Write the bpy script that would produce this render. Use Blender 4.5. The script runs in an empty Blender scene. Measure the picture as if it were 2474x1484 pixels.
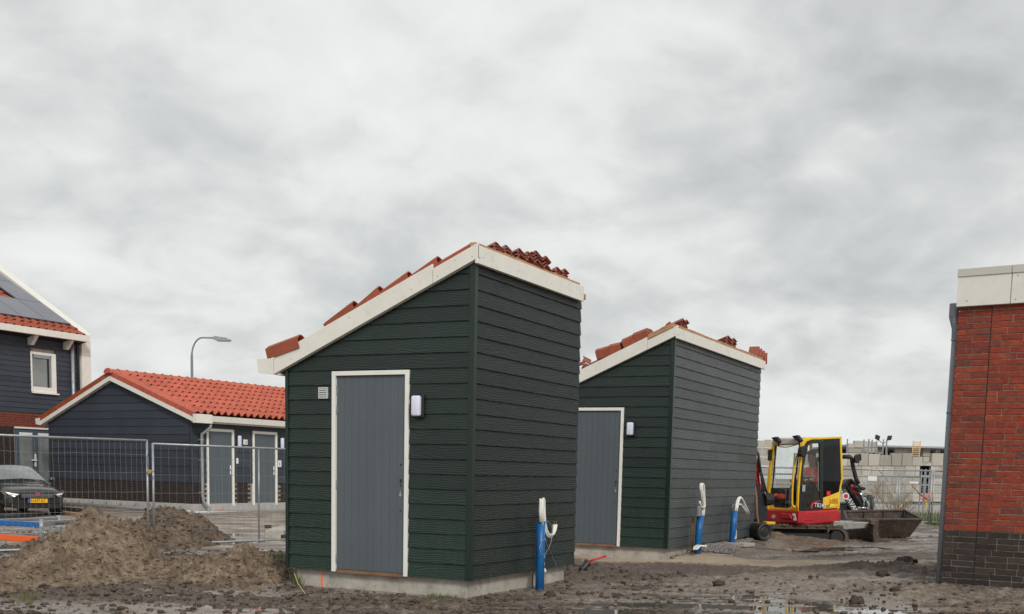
import bpy, bmesh, random
import numpy as np
from math import *
from mathutils import Matrix, Vector, Euler

random.seed(7)
rng = np.random.default_rng(11)
sc = bpy.context.scene
C = sc.collection

# ------------------------------------------------------------------ camera
F, PITCH, ROLL, PCX, PCY, EYE = 2718.9, radians(6.8208), radians(1.3240), 1279.4, 1465.3, 1.37
W0, H0 = 2474.0, 1484.0
_f = np.array([0, cos(PITCH), -sin(PITCH)]); _r = np.array([1, 0, 0.]); _d = np.cross(_f, _r)
RR = cos(ROLL)*_r - sin(ROLL)*_d; DD = sin(ROLL)*_r + cos(ROLL)*_d; FF = _f
CAM = np.array([0, 0, EYE])
cd = bpy.data.cameras.new('camera'); cam = bpy.data.objects.new('camera', cd); C.objects.link(cam)
cd.sensor_width = 36.0; cd.lens = F/W0*36.0
cd.shift_x = -(PCX - W0/2)/W0; cd.shift_y = (PCY - H0/2)/W0
cd.clip_start = 0.1; cd.clip_end = 3000
M = Matrix(((RR[0], -DD[0], -FF[0], 0), (RR[1], -DD[1], -FF[1], 0), (RR[2], -DD[2], -FF[2], EYE), (0, 0, 0, 1)))
cam.matrix_world = M
sc.camera = cam

# ------------------------------------------------------------------ world, sun, exposure
SUN_EL, SUN_AZ = radians(36), radians(160)     # azimuth clockwise from the view direction (+Y)
world = bpy.data.worlds.new('World'); sc.world = world; world.use_nodes = True
def build_world():
    nt = world.node_tree; nt.nodes.clear(); N = nt.nodes.new; L = nt.links.new
    out = N('ShaderNodeOutputWorld'); bg = N('ShaderNodeBackground'); bg.inputs['Strength'].default_value = 0.1
    L(bg.outputs[0], out.inputs[0])
    sky = N('ShaderNodeTexSky'); sky.sky_type = 'NISHITA'; sky.sun_disc = False
    sky.sun_elevation = SUN_EL; sky.sun_rotation = SUN_AZ; sky.dust_density = 3
    tc = N('ShaderNodeTexCoord'); sep = N('ShaderNodeSeparateXYZ'); L(tc.outputs['Generated'], sep.inputs[0])
    def mth(op, a, b=None, c=None):
        n = N('ShaderNodeMath'); n.operation = op
        for i, v in enumerate((a, b, c)):
            if v is None: continue
            if isinstance(v, (int, float)): n.inputs[i].default_value = v
            else: L(v, n.inputs[i])
        return n.outputs[0]
    z = mth('MAXIMUM', sep.outputs[2], 0.0)
    den = mth('ADD', z, 0.42)
    cx = mth('DIVIDE', sep.outputs[0], den); cy = mth('DIVIDE', sep.outputs[1], den)
    cmb = N('ShaderNodeCombineXYZ'); L(cx, cmb.inputs[0]); L(cy, cmb.inputs[1])
    def noise(scale, detail, rough, dist, off, sx=1, sy=1):
        mp = N('ShaderNodeMapping'); L(cmb.outputs[0], mp.inputs[0])
        mp.inputs['Location'].default_value = off; mp.inputs['Scale'].default_value = (sx, sy, 1)
        n = N('ShaderNodeTexNoise'); L(mp.outputs[0], n.inputs[0])
        n.inputs['Scale'].default_value = scale; n.inputs['Detail'].default_value = detail
        n.inputs['Roughness'].default_value = rough; n.inputs['Distortion'].default_value = dist
        return n.outputs['Fac']
    big = noise(1.5, 3, 0.5, 0.6, (3.3, 1.2, 0), 1.0, 1.0)
    mid = noise(4.2, 7, 0.52, 0.5, (9.1, 4.4, 0), 1.0, 1.0)
    fine = noise(13, 6, 0.5, 0.4, (1.7, 7.9, 0), 1, 1)
    s = mth('ADD', mth('MULTIPLY', big, 0.48), mth('ADD', mth('MULTIPLY', mid, 0.36), mth('MULTIPLY', fine, 0.16)))
    rp = N('ShaderNodeValToRGB'); L(s, rp.inputs[0]); cr = rp.color_ramp
    K = 1.16
    cr.elements[0].position = 0.32; cr.elements[0].color = (.34*K, .352*K, .355*K, 1)
    cr.elements[1].position = 0.64; cr.elements[1].color = (.69*K, .704*K, .694*K, 1)
    e = cr.elements.new(0.45); e.color = (.49*K, .502*K, .50*K, 1)
    e = cr.elements.new(0.53); e.color = (.605*K, .617*K, .607*K, 1)
    # thicker air near the horizon evens the cloud out and leaves it pale
    hz = N('ShaderNodeMapRange'); L(z, hz.inputs[0]); hz.inputs[1].default_value = 0.0; hz.inputs[2].default_value = 0.10
    hz.inputs[3].default_value = 0.75; hz.inputs[4].default_value = 0.0; hz.interpolation_type = 'SMOOTHSTEP'
    m1 = N('ShaderNodeMixRGB'); L(hz.outputs[0], m1.inputs[0]); L(rp.outputs[0], m1.inputs[1]); m1.inputs[2].default_value = (.70, .735, .725, 1)
    sc10 = N('ShaderNodeMixRGB'); sc10.blend_type = 'MULTIPLY'; sc10.inputs[0].default_value = 1
    L(m1.outputs[0], sc10.inputs[1]); sc10.inputs[2].default_value = (10.0, 10.0, 10.0, 1)
    m2 = N('ShaderNodeMixRGB'); m2.inputs[0].default_value = 0.03; L(sc10.outputs[0], m2.inputs[1]); L(sky.outputs[0], m2.inputs[2])
    L(m2.outputs[0], bg.inputs[0])
build_world()
sd = bpy.data.lights.new('sun', 'SUN'); sun = bpy.data.objects.new('sun', sd); C.objects.link(sun)
sd.energy = 1.6; sd.angle = radians(13); sd.color = (1.0, 0.965, 0.91)
_sv = Vector((sin(SUN_AZ)*cos(SUN_EL), cos(SUN_AZ)*cos(SUN_EL), sin(SUN_EL)))
sun.rotation_euler = _sv.to_track_quat('Z', 'Y').to_euler(); sun.location = (4, -10, 14)
sc.view_settings.view_transform = 'Standard'; sc.view_settings.look = 'None'
sc.view_settings.exposure = 0.2; sc.view_settings.gamma = 1; sc.view_settings.use_curve_mapping = False
sc.render.engine = 'CYCLES'
sc.cycles.transparent_max_bounces = 24; sc.cycles.max_bounces = 8

# ------------------------------------------------------------------ geometry helpers
def ray(x, y): return (x-PCX)/F*RR + (y-PCY)/F*DD + FF
def at(x, y, Y):
    r = ray(x, y); return CAM + r*(Y/r[1])
def onz(x, y, z=0.0):
    r = ray(x, y); return CAM + r*((z-EYE)/r[2])
class Fr:
    """a vertical corner: local x runs along azimuth az, local y along az-90, origin on the ground"""
    def __init__(s, px, py, Y, az):
        p = at(px, py, Y); s.o = np.array([p[0], p[1], 0]); s.az = az; a = radians(az)
        s.ex = np.array([sin(a), cos(a), 0]); s.ey = np.array([-cos(a), sin(a), 0])
    def _hit(s, px, py, n, d):
        r = ray(px, py); t = (n @ (s.o-CAM) + d)/(n @ r); return CAM + t*r - s.o
    def fx(s, px, py, yl=0.0):
        q = s._hit(px, py, s.ey, yl); return (float(q @ s.ex), float(q[2]))
    def fy(s, px, py, xl=0.0):
        q = s._hit(px, py, s.ex, xl); return (float(q @ s.ey), float(q[2]))
    def world(s, x, y, z): return s.o + s.ex*x + s.ey*y + np.array([0, 0, z])
    def local(s, p): q = np.array(p)-s.o; return (float(q@s.ex), float(q@s.ey), float(q[2]))
    def empty(s, name, label, cat, group=None):
        e = bpy.data.objects.new(name, None); C.objects.link(e); e.empty_display_size = .2
        e.location = (s.o[0], s.o[1], 0); e.rotation_euler = (0, 0, radians(90-s.az))
        return tag(e, label, cat, group)
def tag(o, label=None, cat=None, group=None, kind=None):
    if label: o['label'] = label
    if cat: o['category'] = cat
    if group: o['group'] = group
    if kind: o['kind'] = kind
    return o
def empty(name, loc, rz, label, cat, group=None):
    e = bpy.data.objects.new(name, None); C.objects.link(e); e.empty_display_size = .2
    e.location = tuple(float(v) for v in loc); e.rotation_euler = (0, 0, rz)
    return tag(e, label, cat, group)

class MB:
    def __init__(s): s.v = []; s.f = []; s.m = []; s.mi = 0
    def add(s, vs, fs):
        b = len(s.v); s.v += [tuple(float(c) for c in v) for v in vs]; s.f += [tuple(b+i for i in f) for f in fs]; s.m += [s.mi]*len(fs); return s
    def box(s, x0, y0, z0, x1, y1, z1):
        vs = [(x, y, z) for z in (z0, z1) for y in (y0, y1) for x in (x0, x1)]
        return s.add(vs, [(0, 2, 3, 1), (4, 5, 7, 6), (0, 1, 5, 4), (2, 6, 7, 3), (0, 4, 6, 2), (1, 3, 7, 5)])
    def bar(s, a, b, w, h=None, up=(0, 0, 1)):
        h = h or w; a = Vector(a); b = Vector(b); d = (b-a).normalized(); u = Vector(up)
        if abs(d.dot(u)) > .98: u = Vector((1, 0, 0))
        sx = d.cross(u).normalized(); sz = sx.cross(d).normalized(); vs = []
        for p in (a, b):
            for i, j in ((-1, -1), (1, -1), (1, 1), (-1, 1)): vs.append(p + sx*i*w/2 + sz*j*h/2)
        return s.add(vs, [(3, 2, 1, 0), (4, 5, 6, 7), (0, 1, 5, 4), (1, 2, 6, 5), (2, 3, 7, 6), (3, 0, 4, 7)])
    def tube(s, pts, r, n=8, cap=True):
        pts = [Vector(p) for p in pts]; rs = r if isinstance(r, (list, tuple)) else [r]*len(pts)
        vs = []; fs = []; prev = None
        for i, p in enumerate(pts):
            d = (pts[min(i+1, len(pts)-1)] - pts[max(i-1, 0)]).normalized()
            if prev is None:
                u = Vector((0, 0, 1)) if abs(d.z) < .9 else Vector((1, 0, 0)); a = d.cross(u).normalized()
            else: a = (prev - d*prev.dot(d)).normalized()
            prev = a; b = d.cross(a)
            for k in range(n):
                t = 2*pi*k/n; vs.append(p + (a*cos(t)+b*sin(t))*rs[i])
        for i in range(len(pts)-1):
            for k in range(n): fs.append((i*n+k, i*n+(k+1) % n, (i+1)*n+(k+1) % n, (i+1)*n+k))
        if cap: fs += [tuple(range(n-1, -1, -1)), tuple((len(pts)-1)*n+k for k in range(n))]
        return s.add(vs, fs)
    def prism(s, poly, vec):
        vec = Vector(vec); n = len(poly); vs = [Vector(p) for p in poly] + [Vector(p)+vec for p in poly]
        fs = [tuple(range(n-1, -1, -1)), tuple(range(n, 2*n))] + [(i, (i+1) % n, n+(i+1) % n, n+i) for i in range(n)]
        return s.add(vs, fs)
    def lathe(s, prof, origin, axis, n=16):
        """prof: (distance along the axis, radius)"""
        o = Vector(origin); d = Vector(axis).normalized(); u = Vector((0, 0, 1)) if abs(d.z) < .9 else Vector((1, 0, 0))
        a = d.cross(u).normalized(); b = d.cross(a); vs = []; fs = []
        for t, r in prof:
            for k in range(n): an = 2*pi*k/n; vs.append(o + d*t + (a*cos(an)+b*sin(an))*r)
        for i in range(len(prof)-1):
            for k in range(n): fs.append((i*n+k, i*n+(k+1) % n, (i+1)*n+(k+1) % n, (i+1)*n+k))
        fs += [tuple(range(n-1, -1, -1)), tuple((len(prof)-1)*n+k for k in range(n))]
        return s.add(vs, fs)
    def ball(s, c, rx, ry=None, rz=None, n=8, m=6):
        ry = ry or rx; rz = rz or rx; vs = [(c[0], c[1], c[2]-rz)]; fs = []
        for i in range(1, m):
            t = -pi/2 + pi*i/m
            for k in range(n): a = 2*pi*k/n; vs.append((c[0]+rx*cos(t)*cos(a), c[1]+ry*cos(t)*sin(a), c[2]+rz*sin(t)))
        vs.append((c[0], c[1], c[2]+rz))
        for k in range(n): fs.append((0, 1+(k+1) % n, 1+k))
        for i in range(m-2):
            for k in range(n): fs.append((1+i*n+k, 1+i*n+(k+1) % n, 1+(i+1)*n+(k+1) % n, 1+(i+1)*n+k))
        for k in range(n): fs.append((len(vs)-1, 1+(m-2)*n+k, 1+(m-2)*n+(k+1) % n))
        return s.add(vs, fs)
    def mesh(s, name, mats, smooth=False, fix=True):
        me = bpy.data.meshes.new(name); me.from_pydata(s.v, [], s.f)
        for m in (mats if isinstance(mats, (list, tuple)) else [mats]): me.materials.append(m)
        if any(s.m): me.polygons.foreach_set('material_index', s.m)
        if fix:
            bm = bmesh.new(); bm.from_mesh(me); bmesh.ops.recalc_face_normals(bm, faces=bm.faces); bm.to_mesh(me); bm.free()
        if smooth: me.polygons.foreach_set('use_smooth', [True]*len(me.polygons))
        me.update(); return me
    def obj(s, name, mats, parent=None, smooth=False, bevel=0, seg=2, fix=True):
        o = link(name, s.mesh(name, mats, smooth, fix), parent)
        if bevel:
            b = o.modifiers.new('bevel', 'BEVEL'); b.width = bevel; b.segments = seg; b.limit_method = 'ANGLE'; b.angle_limit = radians(35)
        return o
def link(name, me, parent=None, mat=None):
    o = bpy.data.objects.new(name, me); C.objects.link(o)
    if parent: o.parent = parent
    if mat is not None: o.matrix_basis = mat
    return o
def big_mesh(name, V, Fq, mat, parent=None, smooth=True, attrs=None):
    me = bpy.data.meshes.new(name); n = len(V); k = Fq.shape[1]; m = len(Fq)
    me.vertices.add(n); me.vertices.foreach_set('co', np.ascontiguousarray(V, dtype=np.float32).ravel())
    me.loops.add(m*k); me.loops.foreach_set('vertex_index', np.ascontiguousarray(Fq, dtype=np.int32).ravel())
    me.polygons.add(m); me.polygons.foreach_set('loop_start', np.arange(0, m*k, k, dtype=np.int32))
    if smooth: me.polygons.foreach_set('use_smooth', np.ones(m, dtype=bool))
    me.update(calc_edges=True); me.materials.append(mat)
    for an, arr in (attrs or {}).items():
        a = me.attributes.new(an, 'FLOAT', 'POINT'); a.data.foreach_set('value', np.ascontiguousarray(arr, dtype=np.float32).ravel())
    me.validate(); return link(name, me, parent)
def text(name, body, size, mat, parent, origin, xdir, ydir, ext=.002, sx=1.0):
    cu = bpy.data.curves.new(name, 'FONT'); cu.body = body; cu.size = size; cu.extrude = ext; cu.materials.append(mat); cu.align_x = 'LEFT'
    X = Vector(xdir).normalized(); Y = Vector(ydir).normalized(); Z = X.cross(Y)
    m = Matrix(((X.x*sx, Y.x, Z.x, origin[0]), (X.y*sx, Y.y, Z.y, origin[1]), (X.z*sx, Y.z, Z.z, origin[2]), (0, 0, 0, 1)))
    tmp = bpy.data.objects.new('tmp', cu); C.objects.link(tmp); dg = bpy.context.evaluated_depsgraph_get(); me = bpy.data.meshes.new_from_object(tmp.evaluated_get(dg)); me.name = name
    bpy.data.objects.remove(tmp)
    return link(name, me, parent, m)
def clip(poly, a, b, c):
    """keep a*x+b*y<=c"""
    out = []
    for i in range(len(poly)):
        p, q = poly[i], poly[(i+1) % len(poly)]; dp = a*p[0]+b*p[1]-c; dq = a*q[0]+b*q[1]-c
        if dp <= 1e-9: out.append(p)
        if (dp < -1e-9 and dq > 1e-9) or (dp > 1e-9 and dq < -1e-9):
            t = dp/(dp-dq); out.append((p[0]+t*(q[0]-p[0]), p[1]+t*(q[1]-p[1])))
    return out
def area(p): return abs(sum(p[i][0]*p[(i+1) % len(p)][1]-p[(i+1) % len(p)][0]*p[i][1] for i in range(len(p))))/2 if len(p) > 2 else 0

# numpy noise
def vnoise(x, y, seed=0):
    xi = np.floor(x).astype(np.int64); yi = np.floor(y).astype(np.int64); xf = x-xi; yf = y-yi
    def h(a, b):
        n = (a*374761393 + b*668265263 + seed*1442695041) & 0xffffffff
        n = ((n ^ (n >> 13))*1274126177) & 0xffffffff
        return ((n ^ (n >> 16)) & 0xffff)/65535.0
    u = xf*xf*xf*(xf*(xf*6-15)+10); v = yf*yf*yf*(yf*(yf*6-15)+10)
    return (h(xi, yi)*(1-u)+h(xi+1, yi)*u)*(1-v)+(h(xi, yi+1)*(1-u)+h(xi+1, yi+1)*u)*v
def fbm(x, y, oct=4, seed=0, g=.5):
    s = 0; a = 1; t = 0
    for o in range(oct):
        c, sn = cos(.6*o), sin(.6*o); f = 2**o
        s = s + a*vnoise((x*c-y*sn)*f+17.3*o, (x*sn+y*c)*f+9.1*o, seed+o*7); t += a; a *= g
    return s/t
def ridged(x, y, oct=3, seed=0):
    s = 0; a = 1; t = 0
    for o in range(oct):
        c, sn = cos(.9*o), sin(.9*o); f = 2.1**o
        s = s + a*(1-np.abs(2*vnoise((x*c-y*sn)*f+5.3*o, (x*sn+y*c)*f, seed+o*13)-1)); t += a; a *= .5
    return s/t
def sstep(a, b, x):
    t = np.clip((x-a)/(b-a), 0, 1); return t*t*(3-2*t)

# ------------------------------------------------------------------ materials
class NT:
    def __init__(s, name):
        s.m = bpy.data.materials.new(name); s.m.use_nodes = True; s.t = s.m.node_tree; s.t.nodes.clear()
        s.out = s.n('ShaderNodeOutputMaterial'); s.b = s.n('ShaderNodeBsdfPrincipled'); s.l(s.b.outputs[0], s.out.inputs[0])
    def n(s, t): return s.t.nodes.new(t)
    def l(s, a, b): s.t.links.new(a, b)
    def coord(s, kind='Object', scale=(1, 1, 1), loc=(0, 0, 0), rnd=0):
        tc = s.n('ShaderNodeTexCoord'); mp = s.n('ShaderNodeMapping'); s.l(tc.outputs[kind], mp.inputs[0])
        mp.inputs['Scale'].default_value = scale; mp.inputs['Location'].default_value = loc
        if rnd:
            oi = s.n('ShaderNodeObjectInfo'); mu = s.n('ShaderNodeMath'); mu.operation = 'MULTIPLY'; mu.inputs[1].default_value = rnd; s.l(oi.outputs['Random'], mu.inputs[0])
            cb = s.n('ShaderNodeCombineXYZ')
            for i in range(3): s.l(mu.outputs[0], cb.inputs[i])
            s.l(cb.outputs[0], mp.inputs['Location'])
        return mp.outputs[0]
    def noise(s, co, scale, detail=3, rough=.5, dist=0):
        n = s.n('ShaderNodeTexNoise'); s.l(co, n.inputs[0]); n.inputs['Scale'].default_value = scale; n.inputs['Detail'].default_value = detail
        n.inputs['Roughness'].default_value = rough; n.inputs['Distortion'].default_value = dist; return n.outputs['Fac']
    def ramp(s, f, stops):
        r = s.n('ShaderNodeValToRGB'); s.l(f, r.inputs[0]); e = r.color_ramp.elements
        while len(e) < len(stops): e.new(.5)
        for i, (p, c) in enumerate(stops):
            e[i].position = p; e[i].color = (c, c, c, 1) if isinstance(c, (int, float)) else (*c, 1)
        return r.outputs[0]
    def mix(s, f, a, b, mode='MIX'):
        n = s.n('ShaderNodeMixRGB'); n.blend_type = mode
        for i, v in enumerate((f, a, b)):
            if isinstance(v, (int, float)): n.inputs[i].default_value = v if i == 0 else (v, v, v, 1)
            elif isinstance(v, tuple): n.inputs[i].default_value = (*v, 1)
            else: s.l(v, n.inputs[i])
        return n.outputs[0]
    def math(s, op, a, b=0.0):
        n = s.n('ShaderNodeMath'); n.operation = op
        for i, v in enumerate((a, b)):
            if isinstance(v, (int, float)): n.inputs[i].default_value = v
            else: s.l(v, n.inputs[i])
        return n.outputs[0]
    def bump(s, h, strength=.3, dist=.01, prev=None):
        n = s.n('ShaderNodeBump'); n.inputs['Strength'].default_value = strength; n.inputs['Distance'].default_value = dist; s.l(h, n.inputs['Height'])
        if prev: s.l(prev, n.inputs['Normal'])
        s.l(n.outputs[0], s.b.inputs['Normal']); return n.outputs[0]
    def attr(s, name):
        a = s.n('ShaderNodeAttribute'); a.attribute_name = name; return a.outputs['Fac']
    def rnd(s): return s.n('ShaderNodeObjectInfo').outputs['Random']
    def set(s, col=None, rough=None, metal=None, spec=None):
        for k, v in (('Base Color', col), ('Roughness', rough), ('Metallic', metal), ('Specular IOR Level', spec)):
            if v is None: continue
            if isinstance(v, (int, float)): s.b.inputs[k].default_value = v
            elif isinstance(v, tuple): s.b.inputs[k].default_value = (*v, 1)
            else: s.l(v, s.b.inputs[k])
        return s.m
def mat(name, col, rough=.6, metal=0, spec=.5, var=.12, vscale=3, dirt=None, dirt_amt=.5, bumps=0, bscale=60, rnd=.0):
    t = NT(name); co = t.coord()
    n = t.noise(co, vscale, 5, .6)
    lo = tuple(c*(1-var) for c in col); hi = tuple(min(1, c*(1+var)) for c in col)
    c = t.ramp(n, [(.3, lo), (.7, hi)])
    if rnd:
        c = t.mix(1.0, c, t.ramp(t.rnd(), [(0, 1-rnd), (1, 1.0)]), 'MULTIPLY')
    if dirt:
        d = t.noise(co, vscale*2.3, 8, .72); c = t.mix(t.ramp(d, [(.52, 0), (.72, dirt_amt)]), c, dirt)
    if bumps: t.bump(t.noise(co, bscale, 4, .6), bumps, .004)
    return t.set(c, t.ramp(n, [(.3, min(1, rough*1.12)), (.7, rough*.88)]), metal, spec)

def board_mat(name, along, col, alg=.0, rough=.46):
    """painted fibre board embossed with wood grain; along: 0 = x, 1 = y"""
    t = NT(name); sc_ = (.4, 1, 1) if along == 0 else (1, .4, 1)
    co = t.coord('Object', sc_, rnd=37)
    warp = t.noise(co, 3.2, 3, .55)
    w = t.n('ShaderNodeTexWave'); w.wave_type = 'BANDS'; w.bands_direction = 'Z'; w.wave_profile = 'SIN'
    sep = t.n('ShaderNodeSeparateXYZ'); t.l(co, sep.inputs[0]); cb = t.n('ShaderNodeCombineXYZ')
    t.l(t.math('ADD', sep.outputs[2], t.math('MULTIPLY', warp, .20)), cb.inputs[2]); t.l(cb.outputs[0], w.inputs[0])
    w.inputs['Scale'].default_value = 13; w.inputs['Distortion'].default_value = .8; w.inputs['Detail'].default_value = 3; w.inputs['Detail Scale'].default_value = 2
    fine = t.noise(t.coord('Object', (2, 60, 60) if along == 0 else (60, 2, 60), rnd=19), 2.0, 4, .6)
    h = t.math('ADD', t.math('MULTIPLY', w.outputs['Fac'], .7), t.math('MULTIPLY', fine, .5))
    t.bump(h, .65, .004)
    patch = t.noise(t.coord('Object', (1, 1, 1)), 1.3, 4, .6)
    c = t.ramp(h, [(.2, tuple(x*.60 for x in col)), (.8, tuple(x*1.25 for x in col))])
    c = t.mix(1.0, c, t.ramp(t.rnd(), [(0, .80), (1, 1.18)]), 'MULTIPLY')
    c = t.mix(1.0, c, t.ramp(patch, [(.3, .88), (.7, 1.15)]), 'MULTIPLY')
    # splashed mud and a faint green film on the boards next to the ground
    zc = t.n('ShaderNodeSeparateXYZ'); t.l(t.coord('Object'), zc.inputs[0])
    low = t.n('ShaderNodeMapRange'); t.l(zc.outputs[2], low.inputs[0]); low.inputs[1].default_value = .2; low.inputs[2].default_value = 1.3; low.inputs[3].default_value = 1; low.inputs[4].default_value = 0
    sp = t.ramp(t.noise(t.coord('Object', (6, 6, 2.2)), 3.0, 8, .75), [(.47, 0), (.62, 1)])
    c = t.mix(t.math('MULTIPLY', t.math('MULTIPLY', low.outputs[0], sp), .5), c, (.05, .052, .042))
    if alg: c = t.mix(t.math('MULTIPLY', low.outputs[0], alg), c, (.008, .036, .022))
    return t.set(c, t.ramp(fine, [(.3, rough*.85), (.7, rough*1.25)]), 0, .5)

GREEN = (.0105, .0220, .0175)
M_bf = board_mat('green board front', 1, GREEN, .55)
M_bs = board_mat('green board side', 0, (.0105, .0175, .0155), .15, .55)
M_bs2 = board_mat('sky greyed board side', 0, (.046, .055, .055), .1, .48)  # green boards; sky reflection on this side mixed into the base colour, lighter and greyer
M_trim = mat('green corner profile', (.007, .021, .015), .38, spec=.5, var=.1)
M_gb = board_mat('slate blue board', 1, (.034, .043, .058), 0, .6)
M_gb2 = board_mat('slate blue board side', 0, (.034, .043, .058), 0, .6)
M_white = mat('off white board', (.77, .745, .68), .5, var=.045, vscale=4, dirt=(.36, .34, .28), dirt_amt=.22, bumps=.08, bscale=180)
M_white2 = mat('white frame paint', (.80, .79, .74), .42, var=.03, dirt=(.4, .37, .3), dirt_amt=.15)
M_door = mat('grey door paint', (.092, .112, .128), .5, var=.05, vscale=2, bumps=.05, bscale=240, rnd=.04)
M_doorgap = mat('dark gap', (.02, .022, .024), .8)
M_conc = mat('concrete', (.42, .39, .345), .85, var=.22, vscale=4, dirt=(.17, .14, .11), dirt_amt=.75, bumps=.35, bscale=60)
M_concw = mat('pale concrete', (.42, .40, .37), .85, var=.12, vscale=2, dirt=(.25, .22, .18), dirt_amt=.5, bumps=.2)
M_block = mat('sand lime block', (.50, .465, .405), .9, var=.14, vscale=.5, dirt=(.66, .64, .60), dirt_amt=.8, bumps=.15, rnd=.34)
M_wood = mat('raw timber', (.42, .23, .115), .7, var=.3, vscale=6, dirt=(.2, .11, .06), dirt_amt=.5)
M_woodd = mat('weathered timber', (.21, .12, .07), .75, var=.3, vscale=6)
M_galv = mat('galvanised steel', (.36, .38, .39), .45, .6, var=.16, vscale=9)
M_galvd = mat('dull galvanised steel', (.36, .38, .39), .5, .6, var=.16, vscale=9, dirt=(.2, .19, .17), dirt_amt=.4)
M_wire = mat('galvanised wire', (.30, .31, .31), .5, .5, var=.1)
M_zinc = mat('grey pipe plastic', (.20, .215, .235), .42, var=.08, vscale=3, dirt=(.16, .14, .12), dirt_amt=.3)
M_blue = mat('blue duct plastic', (.004, .11, .33), .42, var=.1, vscale=5, dirt=(.06, .12, .2), dirt_amt=.25)
M_whitep = mat('white tube foam', (.78, .77, .72), .6, var=.05, vscale=12, dirt=(.42, .36, .28), dirt_amt=.6)
M_black = mat('black rubber', (.017, .017, .018), .5, var=.3, vscale=9, dirt=(.09, .075, .06), dirt_amt=.35)
M_blackp = mat('black paint', (.010, .010, .011), .22, var=.2)
M_blackm = mat('matt black plastic', (.013, .013, .014), .6, var=.2)
M_red = mat('red machine paint', (.43, .012, .018), .36, var=.18, vscale=3, dirt=(.12, .06, .045), dirt_amt=.5)
M_yel = mat('yellow machine paint', (.80, .50, .018), .4, var=.08, vscale=3, dirt=(.3, .2, .06), dirt_amt=.4)
M_redh = mat('red handle', (.62, .02, .03), .4, var=.1)
M_orange = mat('orange paint', (.85, .13, .015), .55, var=.1)
M_orangep = mat('orange marker paint', (.90, .21, .07), .8, var=.15, vscale=20)
M_bluep = mat('blue paint', (.01, .12, .36), .45, var=.1)
M_steel = mat('worn bucket steel', (.075, .055, .045), .55, .35, var=.35, vscale=4, dirt=(.21, .165, .13), dirt_amt=.8, bumps=.3, bscale=40)
M_grey = mat('dark grey machine paint', (.085, .10, .10), .4, var=.1)
M_mudd = mat('caked mud', (.085, .062, .046), .8, var=.35, vscale=9, bumps=.8, bscale=30)
M_alu = mat('aluminium grille', (.66, .67, .67), .5, .2)
M_chrome = mat('bright metal', (.62, .62, .62), .25, 1, var=.05)
M_brass = mat('brass', (.55, .38, .12), .35, 1)
M_jacket = mat('orange workwear', (.95, .11, .02), .75, var=.12, vscale=8)
M_refl = mat('grey reflective band', (.40, .41, .38), .5)
M_skin = mat('skin', (.42, .20, .14), .55, var=.05)
M_dcloth = mat('dark cloth', (.02, .022, .03), .85)
M_plate = mat('yellow number plate', (.92, .50, .01), .4, var=.02)
M_euro = mat('blue plate band', (.01, .08, .45), .4)
M_textk = mat('black lettering', (.012, .012, .014), .6)
M_textw = mat('white lettering', (.75, .75, .75), .6)
M_textr = mat('dark red lettering', (.35, .02, .015), .6)
M_solar = mat('solar panel glass', (.115, .115, .15), .28, var=.05, vscale=1)
M_ceramic = mat('white plastic', (.80, .80, .78), .4, var=.03)
def diffuser():
    t = NT('lamp diffuser'); t.b.inputs['Emission Color'].default_value = (0, 0, 0, 1)
    c = t.ramp(t.noise(t.coord(), 14, 2), [(.3, (.66, .68, .86)), (.7, (.78, .78, .88))]); t.b.inputs['Subsurface Weight'].default_value = 0
    return t.set(c, .25, 0, .6)
M_diff = diffuser()
def tile_mat(name, col, wear):
    t = NT(name); co = t.coord('Object', rnd=23); n = t.noise(co, 7, 6, .65)
    c = t.ramp(n, [(.3, tuple(x*.82 for x in col)), (.68, tuple(x*1.12 for x in col))])
    c = t.mix(1.0, c, t.ramp(t.rnd(), [(0, .84), (1, 1.1)]), 'MULTIPLY')
    if wear: c = t.mix(t.ramp(t.noise(co, 18, 6, .7), [(.5, 0), (.66, wear)]), c, (.42, .2, .16))
    t.bump(t.noise(co, 90, 3), .12, .003)
    return t.set(c, .5, 0, .45)
M_tile = tile_mat('red roof tile', (.50, .115, .068), .0)
M_tiled = tile_mat('rust red loose tile', (.27, .065, .040), .25)
M_tilev = tile_mat('rust red verge tile', (.33, .072, .031), .0)
def brick_mat(name, cols, rough=.85, spec=.35):
    t = NT(name); co = t.coord('Object', rnd=41)
    base = t.ramp(t.rnd(), [(i/(len(cols)-1)*.999, c) for i, c in enumerate(cols)])
    n = t.noise(co, 10, 8, .7)
    c = t.mix(1.0, base, t.ramp(n, [(.3, .72), (.7, 1.2)]), 'MULTIPLY')
    s = t.noise(t.coord('Object', (5, 5, 24), rnd=13), 5, 5, .6)
    c = t.mix(t.ramp(s, [(.58, 0), (.70, .5)]), c, tuple(x*.45 for x in cols[0]))
    b = t.bump(n, .6, .006); t.bump(s, .5, .008, b)
    return t.set(c, rough, 0, spec)
M_brick = brick_mat('red brick', [(.27, .048, .026), (.31, .060, .032), (.22, .044, .030), (.33, .068, .034), (.16, .050, .040), (.28, .052, .029)])
M_brickd = brick_mat('dark purple brick', [(.042, .031, .028), (.055, .041, .036), (.036, .028, .026), (.06, .048, .042)], .8)
M_mortar = mat('grey mortar', (.30, .265, .22), .95, var=.2, vscale=9, bumps=.5, bscale=120)
M_mortard = mat('beige mortar', (.26, .225, .185), .95, var=.2, vscale=9, bumps=.5, bscale=120)
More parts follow.
